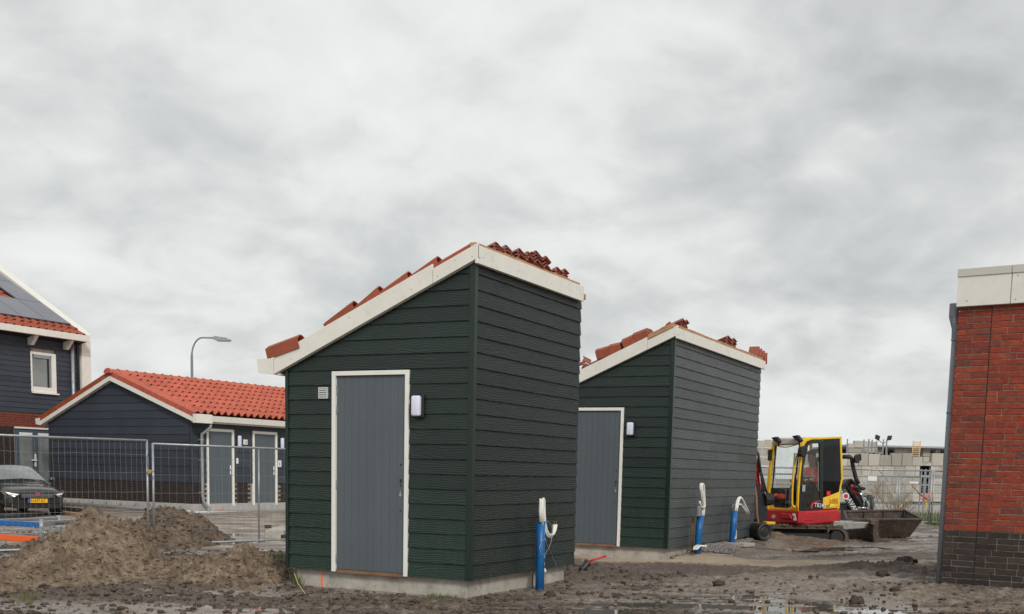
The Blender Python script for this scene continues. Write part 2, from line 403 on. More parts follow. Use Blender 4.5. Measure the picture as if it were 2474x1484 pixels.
def glass_mat(name, tint, refl=.12, rough=.02, opac=.12):
    t = NT(name); t.t.nodes.remove(t.b)
    tr = t.n('ShaderNodeBsdfTransparent'); tr.inputs[0].default_value = (*tint, 1)
    gl = t.n('ShaderNodeBsdfGlossy'); gl.inputs['Roughness'].default_value = rough; gl.inputs[0].default_value = (.9, .93, .92, 1)
    df = t.n('ShaderNodeBsdfDiffuse'); df.inputs[0].default_value = (.25, .25, .23, 1)
    fr = t.n('ShaderNodeLayerWeight'); fr.inputs[0].default_value = .5; fc = t.math('MULTIPLY', t.math('POWER', fr.outputs['Facing'], 3.5), .7)
    a = t.n('ShaderNodeMixShader'); t.l(t.math('ADD', fc, refl), a.inputs[0]); t.l(tr.outputs[0], a.inputs[1]); t.l(gl.outputs[0], a.inputs[2])
    b = t.n('ShaderNodeMixShader'); t.l(t.ramp(t.noise(t.coord(), 6, 6, .7), [(.4, opac*.3), (.7, opac)]), b.inputs[0]); t.l(a.outputs[0], b.inputs[1]); t.l(df.outputs[0], b.inputs[2])
    t.l(b.outputs[0], t.out.inputs[0]); return t.m
M_glass = glass_mat('dusty cab glass', (.965, .975, .97), .02, .02, .07)
M_glassd = glass_mat('tinted cab glass', (.10, .11, .12), .02, .02, .02)
M_glassc = glass_mat('windscreen glass', (.22, .26, .26), .28, .05)
def winglass():
    t = NT('window glass'); c = t.ramp(t.noise(t.coord('Object', (1, 1, 1.4)), 1.2, 3), [(.35, (.16, .18, .18)), (.65, (.26, .29, .28))])
    return t.set(c, .06, 0, .9)
M_win = winglass()
def paint_black():
    t = NT('black car paint'); t.b.inputs['Coat Weight'].default_value = .8; t.b.inputs['Coat Roughness'].default_value = .04
    return t.set(t.ramp(t.noise(t.coord(), 30, 4), [(.4, (.010, .010, .011)), (.7, (.020, .019, .019))]), .3, 0, .5)
M_car = paint_black()

# ground materials -------------------------------------------------
def ground_mat():
    t = NT('wet mud and sand'); co = t.coord('Object')
    sand = t.attr('sand'); wet = t.attr('wet'); pave = t.attr('pave')
    n1 = t.noise(co, 2.3, 8, .65); n2 = t.noise(co, 14, 6, .7); n3 = t.noise(co, 70, 4, .7)
    mud = t.ramp(n2, [(.28, (.078, .057, .043)), (.5, (.20, .157, .122)), (.74, (.36, .298, .242))])
    mud = t.mix(1.0, mud, t.ramp(n1, [(.3, .78), (.7, 1.22)]), 'MULTIPLY')
    snd = t.ramp(n1, [(.3, (.37, .285, .20)), (.7, (.52, .42, .31))])
    snd = t.mix(1.0, snd, t.ramp(n3, [(.3, .82), (.7, 1.15)]), 'MULTIPLY')
    pv = t.ramp(n1, [(.3, (.33, .265, .215)), (.7, (.48, .395, .33))])
    pv = t.mix(t.ramp(t.noise(t.coord('Object', (.7, 1.6, 1)), 1.1, 8, .72), [(.46, 0), (.54, .9)]), pv, t.mix(.5, mud, (.06, .045, .036)))
    e = t.math('ADD', sand, t.math('MULTIPLY', t.math('SUBTRACT', n2, .5), .9))
    c = t.mix(t.ramp(e, [(.42, 0), (.58, 1)]), mud, snd)
    c = t.mix(t.ramp(pave, [(.4, 0), (.6, 1)]), c, pv)
    c = t.mix(1.0, c, t.ramp(wet, [(0, 1.05), (1, .80)]), 'MULTIPLY')
    act = t.attr('act'); c = t.mix(t.ramp(act, [(.1, 0), (.75, .72)]), c, (.070, .052, .041))
    spk = t.noise(co, 38, 2, .5); c = t.mix(t.ramp(spk, [(.73, 0), (.76, .8)]), c, (.42, .38, .32))
    dry = t.math('SUBTRACT', 1.0, t.math('MULTIPLY', wet, .93))
    b = t.bump(t.math('MULTIPLY', n2, dry), .8, .035); t.bump(t.math('MULTIPLY', n3, dry), .7, .010, b)
    r = t.math('SUBTRACT', t.ramp(n2, [(.3, .6), (.7, .9)]), t.math('MULTIPLY', wet, .62))
    return t.set(c, r, 0, .5)
M_ground = ground_mat()
def soil_mat(name, a, b, c3):
    t = NT(name); co = t.coord('Object'); n1 = t.noise(co, 1.6, 7, .65); n2 = t.noise(co, 17, 7, .72); n3 = t.noise(co, 85, 4, .7)
    n4 = t.noise(co, 6.5, 6, .7); c = t.ramp(n4, [(.30, a), (.50, b), (.70, c3)])
    c = t.mix(1.0, c, t.ramp(n2, [(.3, .72), (.7, 1.2)]), 'MULTIPLY')
    c = t.mix(1.0, c, t.ramp(n1, [(.3, .72), (.7, 1.22)]), 'MULTIPLY')
    bb = t.bump(n2, .8, .03); t.bump(n3, .7, .01, bb)
    return t.set(c, .92, 0, .25)
M_heap = soil_mat('sandy soil', (.105, .074, .050), (.225, .168, .118), (.37, .295, .215))
M_heapd = soil_mat('brown soil', (.085, .060, .043), (.16, .118, .086), (.24, .19, .145))
M_clod = soil_mat('soil clod', (.055, .041, .033), (.12, .094, .075), (.21, .175, .145))
def water():
    t = NT('puddle water'); co = t.coord('Object'); t.bump(t.noise(co, 5, 3), .03, .01); t.b.inputs['IOR'].default_value = 1.5
    return t.set(t.ramp(t.noise(co, 1.5, 5), [(.35, (.075, .062, .05)), (.65, (.13, .11, .092))]), .035, 0, .9)
M_water = water()
M_farg = mat('distant bare ground', (.24, .20, .16), .9, var=.3, vscale=.35, dirt=(.12, .1, .07), dirt_amt=.6, bumps=.4, bscale=3)
M_grass = mat('grass', (.085, .125, .028), .7, var=.4, vscale=5)
M_grassd = mat('dull grass', (.12, .13, .045), .7, var=.4, vscale=5)
M_twig = mat('bare twigs', (.24, .165, .105), .8)
def gravel_mat():
    t = NT('gravel'); v = t.n('ShaderNodeTexVoronoi'); t.l(t.coord(), v.inputs[0]); v.inputs['Scale'].default_value = 24
    c = t.mix(.55, (.20, .15, .12), v.outputs['Color'], 'OVERLAY'); hs = t.n('ShaderNodeHueSaturation'); hs.inputs['Saturation'].default_value = .45; t.l(c, hs.inputs['Color'])
    return t.set(hs.outputs[0], .7)
M_gravel = gravel_mat()
# ================================================================== GROUND
PUD = []   # puddles: centre on the ground, half sizes, depth
for px, py, hw, hy, d in [(2040, 1432, 190, 13, .06), (1905, 1450, 130, 9, .05), (2085, 1370, 100, 8, .10), (2150, 1333, 150, 12, .11), (1930, 1328, 130, 8, .10),
                          (1860, 1346, 90, 4.5, .08), (1250, 1474, 230, 9, .045), (1560, 1412, 120, 5, .03), (1700, 1412, 110, 6, .06), (1740, 1440, 130, 7, .04), (400, 1440, 130, 5, .05), (600, 1462, 120, 6, .035), (1950, 1470, 150, 7, .04), (1700, 1398, 90, 4, .035),
                          (2240, 1352, 60, 4, .04), (2250, 1464, 110, 7, .04), (1600, 1462, 120, 6, .03)]:
    c = onz(px, py); a = onz(px+hw, py); f = onz(px, py-hy); PUD.append((c[0], c[1], a[0]-c[0], (f[1]-c[1])*1.0, d))
SAND = []
for px, py, hw, hy, s in [(1560, 1352, 300, 9, 1.15), (1850, 1364, 230, 11, 1.3), (2010, 1380, 160, 9, 1.1), (2180, 1384, 150, 9, 1.0), (1430, 1345, 110, 8, 1.1), (1700, 1356, 200, 8, 1.1), (1250, 1452, 120, 7, .35), (560, 1392, 120, 20, .5), (2000, 1300, 260, 4, .5), (1700, 1425, 200, 12, .25)]:
    c = onz(px, py); a = onz(px+hw, py); f = onz(px, py-hy); SAND.append((c[0], c[1], a[0]-c[0], f[1]-c[1], s))
def blob(x, y, c): return np.exp(-(((x-c[0])/c[2])**2 + ((y-c[1])/c[3])**2)*1.2)
SH1 = Fr(1139, 1050, 12.0, 26.1); SH2 = Fr(1619, 1070, 18.0, 26.1)
GAR = Fr(463, 1130, 32.0, 29.9); BRK = Fr(2295, 1080, 13.2, 35.1); HOU = Fr(200, 1100, 38.0, 26.1)
def lxy(fr, x, y): dx = x-fr.o[0]; dy = y-fr.o[1]; return dx*fr.ex[0]+dy*fr.ex[1], dx*fr.ey[0]+dy*fr.ey[1]
CLODZ = [(1460, 1392, .9, 1.3, 1.2), (2120, 1402, 1.2, .9, 1.3), (1900, 1396, .8, .35, .9), (2400, 1445, 1.2, .6, 1.1), (2250, 1420, .6, .5, 1.1), (1640, 1366, 1.0, .35, .9), (1560, 1378, 1.3, .35, .8), (1800, 1384, 1.1, .35, .8), (1050, 1450, 1.2, .22, .9), (1210, 1446, .6, .3, 1.0),
         (1950, 1348, 1.6, .35, .9), (2180, 1352, 1.2, .4, .9), (1700, 1322, 1.2, .7, .9), (2050, 1315, 2.0, .6, .8), (200, 1450, 1.0, .3, .8)]
_czc = {}
def _cz(px, py):
    if (px, py) not in _czc: _czc[(px, py)] = onz(px, py)
    return _czc[(px, py)]
def ground_fields(x, y):
    wx = x + .5*(fbm(x*1.1, y*1.1, 3, 5)-.5); wy = y + .7*(fbm(x*1.1+40, y*1.1, 3, 6)-.5)
    sand = np.zeros_like(x)
    for s in SAND: sand = np.maximum(sand, s[4]*blob(wx, wy, s))
    pud = np.zeros_like(x)
    for p in PUD: pud = np.maximum(pud, p[4]*blob(wx, wy, p)*1.25)
    # the paved, sandy court beyond the fence on the left; flatter ground under the machines
    pave = sstep(-2.4, -3.6, x + .25*(y-18)*0)*sstep(17.3, 18.6, y+.4*(fbm(x, y, 3, 9)-.5))
    rough = (1-.85*np.clip(sand, 0, 1))*(1-.9*pave)
    # clod fields, where soil has been thrown about; between them the ground is rolled flat and wet
    act = sstep(.47, .62, fbm(x*.75+3, y*1.5, 4, 15))
    for px, py, sx, sy, w in CLODZ:
        c = _cz(px, py); act = np.maximum(act, w*np.exp(-(((x-c[0])/sx)**2+((y-c[1])/sy)**2)))
    act = act*rough*(1-.8*np.clip(pud*12, 0, 1))
    big = (fbm(x*.35, y*.5, 2, 1)-.5)*.03
    ruts = (fbm(x*1.3, y*5.5, 4, 2)-.5)*.036      # long low ridges pressed by tracks, running across the site
    mid = (fbm(x*8, y*11, 4, 3, .6)-.5)*.042
    clod = np.maximum(fbm(x*15, y*16, 4, 4, .65)-.45, 0)*.30
    fin = (fbm(x*30, y*34, 3, 8, .6)-.5)*.022
    tr = np.zeros_like(x)
    for (tx, ty, dx, dy) in ((3.4, 15.0, .93, .36), (2.2, 12.6, .99, .10), (4.6, 20.5, .99, -.12)):
        u = (x-tx)*dx+(y-ty)*dy; v = -(x-tx)*dy+(y-ty)*dx + .25*np.sin(u*.7)
        for o in (-.75, .75):
            tr += -.016*np.exp(-((v-o)/.17)**2) + .013*np.exp(-((np.abs(v-o)-.30)/.09)**2)
    trm = (1-pave)*sstep(-.6, .8, x)
    z = big + ruts*rough*(.55+.45*act) + mid*rough*(.30+.55*act) + (clod*.45+.004)*act + fin*(.25+.6*rough)*(1-.6*np.clip(pud*25, 0, 1)) + tr*trm*.7
    strk = sstep(.36, .60, fbm(x*1.5, y*5.5, 4, 44))
    rough_p = np.clip(pud*14, 0, 1); z = z*(1-.55*rough_p) - pud*.95*strk - .002*(1-pave)*(1-np.clip(act, 0, 1))*sstep(-1.5, 1.5, x)
    z = np.where(sand > .5, np.maximum(z, -.004)+.008, z)
    lum = ruts
    # rims and aprons: soil thrown up against the brick house, beside the first shed and under the mallet
    bx, by = lxy(BRK, x, y)
    brim = .17*np.exp(-((np.maximum(-bx, 0))/.75)**2)*sstep(-3.5, 0.2, -np.abs(by)+.9)
    c1 = onz(1440, 1388); m1 = .07*np.exp(-(((x-c1[0]+.1)/.5)**2+((y-c1[1]-.1)/.9)**2))*(.6+.8*fbm(x*7, y*7, 3, 31))
    c2 = onz(1290, 1440); m2 = .02*np.exp(-(((x-c2[0])/.7)**2+((y-c2[1])/.4)**2))
    c3 = onz(2120, 1402); m3 = .05*np.exp(-(((x-c3[0])/.8)**2+((y-c3[1])/.55)**2))*(.5+fbm(x*6, y*6, 3, 33))
    c4 = onz(900, 1446); m4 = .012*np.exp(-(((x-c4[0])/1.0)**2+((y-c4[1])/.22)**2))
    z = z + brim*(.65+.6*fbm(x*5, y*5, 3, 30)) + m1 + m2 + m3 + m4
    # the gravel strip stands a little above the ground, up to the boards of the second shed
    u, v = lxy(SH2, x, y); gs = sstep(-.1, .5, u)*sstep(6.6, 5.6, u)*sstep(-1.25, -.75, v)*sstep(.4, .2, v)
    z = z*(1-.7*gs) + gs*(.055+.085*sstep(-.8, -.1, v)*sstep(.5, 2.2, u))
    # calm at both concrete bases
    for fr, L in ((SH1, 2.73), (SH2, 5.2)):
        u, v = lxy(fr, x, y); ins = sstep(-.35, .05, u)*sstep(L+.3, L, u)*sstep(-.35, .05, v)*sstep(2.8, 2.45, v)
        z = np.where(ins*0+v > -.02, z*(1-.6*ins), z)
    wet = np.clip(sstep(.026, -.006, z)*.95 + np.clip(pud*12, 0, 1)*.5, 0, 1)*(1-.8*np.clip(sand, 0, 1))*(1-.5*pave)*(1-.5*np.clip(act, 0, 1))
    wet = np.clip(wet + .55*sstep(.44, .60, fbm(x*.9, y*2.6, 3, 21))*(1-pave)*(1-.8*np.clip(sand, 0, 1))*(1-.7*np.clip(act, 0, 1)), 0, 1)
    cav = np.clip(.62 + (mid*1.6+fin*1.6)*9*rough - .22*np.clip(act, 0, 1), 0, 1)
    ground_fields.act = np.clip(act, 0, 1)
    return z, np.clip(sand, 0, 1), np.clip(wet, 0, 1), pave, cav
def gz(x, y):
    return float(ground_fields(np.array([float(x)]), np.array([float(y)]))[0][0])
def ground():
    ys = [8.6]; 
    while ys[-1] < 40: ys.append(ys[-1]+max(.019, .0017*ys[-1]*(ys[-1]/11)))
    xs = [0.0]
    while xs[-1] < 13.5: xs.append(xs[-1]+max(.026, xs[-1]*.0032))
    xn = [0.0]
    while xn[-1] < 19: xn.append(xn[-1]+(.028 if xn[-1] < 6 else .055))
    xs = np.array([-v for v in xn[:0:-1]] + xs); ys = np.array(ys)
    X, Y = np.meshgrid(xs, ys); Z, S, Wt, P, Cv = ground_fields(X, Y); Ac = ground_fields.act
    edge = np.minimum(np.minimum(sstep(xs[0], xs[0]+1.2, X), sstep(xs[-1], xs[-1]-1.2, X)), sstep(ys[-1], ys[-1]-2, Y))
    Z = Z*edge - .10*(1-edge)
    # the part of the sheet that the heaps cover is still ground: one closed sheet
    nx, ny = len(xs), len(ys); V = np.stack([X, Y, Z], -1).reshape(-1, 3); i = np.arange(nx*ny).reshape(ny, nx)
    Q = np.stack([i[:-1, :-1], i[:-1, 1:], i[1:, 1:], i[1:, :-1]], -1).reshape(-1, 4)
    o = big_mesh('ground', V, Q, M_ground, attrs=dict(sand=S, wet=Wt, pave=P, cav=Cv, act=Ac)); tag(o, kind='structure')
    b = MB(); b.box(-14.5, 8.8, -.30, 12.5, 27.5, -.0095); o = b.obj('puddle_water', M_water); tag(o, kind='structure')
    b = MB(); b.add([(-700, -60, -.055), (700, -60, -.055), (700, 1500, -.055), (-700, 1500, -.055)], [(0, 1, 2, 3)])
    # the far ground lies just under the detailed sheet; cut a hole where the detailed one lies
    b = MB(); x0, x1, y0, y1 = xs[0]+.4, xs[-1]-.4, ys[0]+.0, ys[-1]-.8
    for (a, c, d, e) in ((-700, 700, -80, y0), (-700, x0, y0, y1), (x1, 700, y0, y1), (-700, 700, y1, 1500)):
        b.add([(a, d, -.05), (c, d, -.05), (c, e, -.05), (a, e, -.05)], [(0, 1, 2, 3)])
    tag(b.obj('distant_ground', M_farg), kind='structure')
ground()

# ------------------------------------------------------------------ heaps
def heap(name, label, crest, Yc, front, back, material, step, amp, seed, sharp=1.0, xr=None, group=None, slump=None):
    """crest: silhouette points; front/back: how far the foot lies before and behind the crest"""
    P = np.array([at(px, py, Yc) for px, py in crest]); hx, hz = P[:, 0], np.maximum(P[:, 2], 0.02)
    o_ = np.argsort(hx); hx, hz = hx[o_], hz[o_]
    x0, x1 = xr or (hx[0]-.5, hx[-1]+.5)
    xs = np.arange(x0, x1, step); ys = np.arange(Yc-front-.25, Yc+back+.2, step); X, Y = np.meshgrid(xs, ys)
    H = np.interp(X + .10*(fbm(X*2, Y*2, 3, seed+50)-.5), hx, hz)
    H = H*sstep(x0, x0+.45, X)*sstep(x1, x1-.45, X)
    t = np.where(Y < Yc, (Yc-Y)/front, (Y-Yc)/back)
    t = t + .16*(fbm(X*1.3, Y*1.3, 3, seed+9)-.5)
    shp = np.where(Y < Yc, np.clip(1.10*(1-np.abs(t)), 0, 1)**sharp, np.clip(1.1-np.abs(t)**1.6, 0, 1)); 
    lum = (fbm(X*2.6, Y*3.0, 3, seed)-.5)*.26 + (ridged(X*5.5, Y*6, 3, seed+1)-.55)*.10 + (fbm(X*12, Y*13, 3, seed+2, .65)-.5)*.13 + np.maximum(fbm(X*26, Y*27, 3, seed+4, .6)-.46, 0)*.17 + (fbm(X*55, Y*58, 2, seed+3)-.5)*.022
    if slump:
        p0 = at(*slump, Yc-.5); p1 = at(slump[0]+62, slump[1]+45, Yc-.9); ux, uy = p1[0]-p0[0], p1[1]-p0[1]; tt = np.clip(((X-p0[0])*ux+(Y-p0[1])*uy)/(ux*ux+uy*uy), -.3, 1); dd_ = np.hypot(X-p0[0]-tt*ux, (Y-p0[1]-tt*uy)*.7); d = np.exp(-(dd_/.22)**2); lum = lum*(1-.85*d) - .07*d
    Z = H*shp + lum*amp*np.clip(H*shp*3+.10, 0, 1)*np.clip(shp*4, 0, 1) - .105*amp*np.clip(shp*1.6, 0, 1) - .06*(1-np.clip(shp*6, 0, 1)) - .05
    cav = np.clip(.42 + ((ridged(X*5.5, Y*6, 3, seed+1)-.55)*.7 + (fbm(X*12, Y*13, 3, seed+2, .65)-.5)*1.8 + (fbm(X*26, Y*27, 3, seed+4, .6)-.5)*1.4), 0, 1)
    ny, nx = X.shape; V = np.stack([X, Y, Z], -1).reshape(-1, 3); i = np.arange(nx*ny).reshape(ny, nx)
    Q = np.stack([i[:-1, :-1], i[:-1, 1:], i[1:, 1:], i[1:, :-1]], -1).reshape(-1, 4)
    keep = (Z.reshape(-1)[Q] > -.13).any(1)
    o = big_mesh(name, V, Q[keep], material, attrs=dict(cav=cav)); tag(o, label, 'soil heap', group)
    return X, Y, Z
HEAP1 = heap('soil_heap', 'long light brown sandy heap in front of the fence, left of the nearer shed',
     [(-60, 1345), (0, 1352), (33, 1345), (70, 1318), (110, 1276), (150, 1258), (178, 1246), (190, 1232), (200, 1226), (228, 1226), (255, 1234), (285, 1244), (315, 1264), (345, 1294), (372, 1328), (392, 1332), (430, 1330), (470, 1326), (520, 1330), (555, 1326), (578, 1306), (600, 1310), (618, 1328), (660, 1338), (700, 1346), (722, 1362), (742, 1405)],
     13.9, 2.15, 1.1, M_heap, .0145, 1.0, 101, 1.15, slump=(290, 1275))
HEAP2 = heap('soil_heap', 'brown conical soil heap behind the fence post, in front of the slate blue garage',
     [(300, 1318), (322, 1276), (350, 1245), (372, 1222), (392, 1216), (410, 1222), (430, 1230), (458, 1236), (490, 1260), (522, 1292), (558, 1322), (600, 1336)],
     19.5, 2.1, 1.8, M_heapd, .028, .8, 211, 1.0)
HEAP3 = heap('soil_heap', 'low soil mound at the left edge, in front of the long sandy heap',
     [(-160, 1330), (-60, 1345), (0, 1366), (30, 1372), (60, 1388), (95, 1405), (130, 1425), (160, 1440)],
     11.9, 1.2, 1.0, M_heap, .0145, .75, 307, 1.1)

# ------------------------------------------------------------------ clods
def rocks(name, n, place, smin, smax, material, kind='stuff', flat=.7, power=2.4, seed=1):
    r = np.random.default_rng(seed); bm = bmesh.new(); bmesh.ops.create_icosphere(bm, subdivisions=1, radius=1)
    base = np.array([v.co[:] for v in bm.verts]); tri = np.array([[v.index for v in f.verts] for f in bm.faces]); bm.free()
    shapes = [base*(1+.30*(r.random((len(base), 1))-.5)*2)*np.array([1, .6+.5*r.random(), .5+.5*r.random()]) for _ in range(14)]
    P = place(r, n); n = len(P); s = smin + (smax-smin)*r.random(n)**power
    Vs = np.empty((n, len(base), 3)); 
    for i in range(n):
        a = r.random()*2*pi; b = (r.random()-.5)*1.4; ca, sa, cb, sb = cos(a), sin(a), cos(b), sin(b)
        R = np.array([[ca, -sa*cb, sa*sb], [sa, ca*cb, -ca*sb], [0, sb, cb]])
        v = shapes[i % 14]*s[i]; v = v@R.T; v[:, 2] *= flat; Vs[i] = v + P[i] + np.array([0, 0, s[i]*.28])
    Fs = (tri[None]+np.arange(n)[:, None, None]*len(base)).reshape(-1, 3)
    o = big_mesh(name, Vs.reshape(-1, 3), Fs, material, smooth=False, attrs=dict(cav=np.repeat(.45+.5*r.random(n), len(base))))
    return o
def place_ground(r, n):
    y = 9.3+ (r.random(n*3)**1.25)*15; x = (r.random(n*3)-.5)*2*(y*.52)+.2
    z, sand, wet, pave, cav = ground_fields(x, y)
    dens = (.30+.9*sstep(.47, .62, fbm(x*.75+3, y*1.5, 4, 15)))*(1-.85*sand)*(1-.8*pave)*(z > -.012)
    for px, py, sx, sy, w in CLODZ:
        c = onz(px, py); dens = np.maximum(dens, w*np.exp(-(((x-c[0])/sx)**2+((y-c[1])/sy)**2)))
    for fr, L in ((SH1, 2.73), (SH2, 5.2)):
        u, v = lxy(fr, x, y); dens = dens*(1-((u > -.02) & (u < L) & (v > -.02) & (v < 2.5)))
    u, v = lxy(BRK, x, y); dens = dens*(u < -.02)
    k = r.random(len(x)) < dens*.8; x, y, z = x[k][:n], y[k][:n], z[k][:n]
    return np.stack([x, y, z], -1)
tag(rocks('mud_clods', 26000, place_ground, .005, .040, M_clod, power=4.4, seed=3), 'wet dark mud clods scattered over the trampled ground', 'mud clods', kind='stuff')
def place_heap(HP):
    X, Y, Z = HP
    def f(r, n):
        i = r.integers(0, X.shape[0], n); j = r.integers(0, X.shape[1], n); k = Z[i, j] > .03
        return np.stack([X[i, j][k], Y[i, j][k], Z[i, j][k]], -1)
    return f
tag(rocks('soil_crumbs', 9000, place_heap(HEAP1), .006, .034, M_heap, power=3.0, seed=5), 'crumbs and lumps of soil lying on the long sandy heap', 'soil crumbs', kind='stuff')
tag(rocks('soil_crumbs', 2600, place_heap(HEAP2), .012, .05, M_heapd, power=2.2, seed=6), 'dark soil crumbs lying on the conical heap behind the fence', 'soil crumbs', kind='stuff')
tag(rocks('soil_crumbs', 1800, place_heap(HEAP3), .008, .035, M_heap, power=2.2, seed=8), 'soil crumbs on the low mound at the left edge', 'soil crumbs', kind='stuff')
# a few large single clods one can point at
for px, py, s, lab in ((2187, 1390, .155, 'largest dark clod of soil, on the sand left of the brick house'), (2130, 1424, .085, 'round brown clod left of the grey drainpipe foot'), (1330, 1445, .07, 'dark clod below the blue duct of the nearer shed'), (2070, 1455, .09, 'flat clod beside the shiny puddle'), (1092, 1437, .12, 'dark lumpy clod against the concrete base near the shed corner'), (1735, 1420, .08, 'brown clod in the middle of the muddy ground'), (2160, 1447, .06, 'small clod right of the large puddle')):
    c = onz(px, py); r_ = np.random.default_rng(px); bm = bmesh.new(); bmesh.ops.create_icosphere(bm, subdivisions=3, radius=1)
    for v in bm.verts:
        k = 1+.45*(vnoise(np.array([v.co.x*2.2+px]), np.array([v.co.y*2.2+v.co.z*3.1]), 5)[0]-.5)+.3*(vnoise(np.array([v.co.x*6+px]), np.array([v.co.y*6+v.co.z*7.1]), 6)[0]-.5)
        v.co *= k; v.co.z *= .62
    me = bpy.data.meshes.new('soil_clod'); bm.to_mesh(me); bm.free(); me.materials.append(M_clod); me.polygons.foreach_set('use_smooth', [True]*len(me.polygons))
    a = me.attributes.new('cav', 'FLOAT', 'POINT'); a.data.foreach_set('value', [.5]*len(me.vertices))
    o = link('soil_clod', me); o.location = (c[0], c[1], gz(c[0], c[1])+s*.3); o.scale = (s, s, s); tag(o, lab, 'clod')

# ================================================================== SHEDS
BP = .16                        # visible height of one board
def board(s0, s1, z0, z1, ztop_board, plane, cuts=()):
    poly = [(s0, z0), (s1, z0), (s1, z1), (s0, z1)]
    for a, b, c in cuts: poly = clip(poly, a, b, c)
    if area(poly) < 4e-4: return None
    zb, zt = z0, ztop_board
    off = lambda z: .010 + .017*max(0, (zt-z))/(zt-zb)
    b = MB(); n = len(poly)
    if plane == 'x': vs = [(-off(z), s, z) for s, z in poly] + [(.004, s, z) for s, z in poly]
    else: vs = [(s, -off(z), z) for s, z in poly] + [(s, .004, z) for s, z in poly]
    return b.add(vs, [tuple(range(n)), tuple(range(2*n-1, n-1, -1))] + [(i, n+i, n+(i+1) % n, (i+1) % n) for i in range(n)])
def clad(parent, plane, s0, s1, zb, zmax, material, cuts=(), hole=None, joints=None, pitch=BP, gap=.002):
    k = 0; z = zb
    while z < zmax-.02:
        z1 = z+pitch+.012; segs = [(s0, s1)]
        if joints: 
            js = joints(k); e = [s0]+[j for j in js if s0 < j < s1]+[s1]; segs = [(e[i]+(gap if i else 0), e[i+1]-(gap if i < len(e)-2 else 0)) for i in range(len(e)-1)]
        for hh in (hole or []):
            ns = []
            for a, b in segs:
                if z < hh[3]-.02 and z1 > hh[2]+.03:
                    if a < hh[0]: ns.append((a, min(b, hh[0])))
                    if b > hh[1]: ns.append((max(a, hh[1]), b))
                else: ns.append((a, b))
            segs = ns
        for a, b in segs:
            if b-a < .01: continue
            m = board(a, b, z, min(z1, zmax), z1, plane, cuts)
            if m: m.obj('board', material, parent)
        z += pitch; k += 1
def tile_wave(w, l, waves=1, amp=.034, t=.012, flange=0, seg=None, amp0=None):
    """one pantile: x across, y up the slope, low end at y=0"""
    seg = seg or 8*waves; b = MB(); prof = []
    for i in range(seg+1):
        u = i/seg; ph = u*waves*2*pi
        prof.append((u*w, amp*(.5-.5*cos(ph)) + .25*amp*sin(ph)))
    if flange: prof = [(-.008, -flange), (-.006, .006)] + [(p[0], p[1]+.006) for p in prof]
    n = len(prof); k0 = (amp0 or amp)/amp; top0 = [(x, 0, (z*k0 if z > 0 else z)+.016) for x, z in prof]; top1 = [(x, l, z) for x, z in prof]
    nrm = []
    for i in range(n):
        a = prof[max(0, i-1)]; c = prof[min(n-1, i+1)]; dx, dz = c[0]-a[0], c[1]-a[1]; q = hypot(dx, dz) or 1; nrm.append((dz/q*t, -dx/q*t))
    bot0 = [(x+nx, 0, z+nz) for (x, _, z), (nx, nz) in zip(top0, nrm)]; bot1 = [(x+nx, l, z+nz) for (x, _, z), (nx, nz) in zip(top1, nrm)]
    vs = top0+top1+bot0+bot1; fs = []
    for i in range(n-1):
        fs += [(i, i+1, n+i+1, n+i), (2*n+i, 3*n+i, 3*n+i+1, 2*n+i+1), (i, 2*n+i, 2*n+i+1, i+1), (n+i, n+i+1, 3*n+i+1, 3*n+i)]
    fs += [(0, n, 3*n, 2*n), (n-1, 3*n-1, 4*n-1, 2*n-1)]
    b.add(vs, fs); return b
def tile_matrix(pos, X, Y, Z):
    return Matrix(((X[0], Y[0], Z[0], pos[0]), (X[1], Y[1], Z[1], pos[1]), (X[2], Y[2], Z[2], pos[2]), (0, 0, 0, 1)))
ME_stack = tile_wave(.45, .40, 2, .05, .012, 0, 16).mesh('roof_tile', M_tiled)
_vt = tile_wave(.20, .40, 1, .042, .012, .115, 8); _vt.v = [(-v[0], v[1], v[2]) for v in _vt.v]   # flange on the right-hand side
ME_vt = _vt.mesh('verge_tile', M_tilev)
ME_loose = tile_wave(.24, .38, 1, .04, .012, 0, 10).mesh('roof_tile', M_tiled)

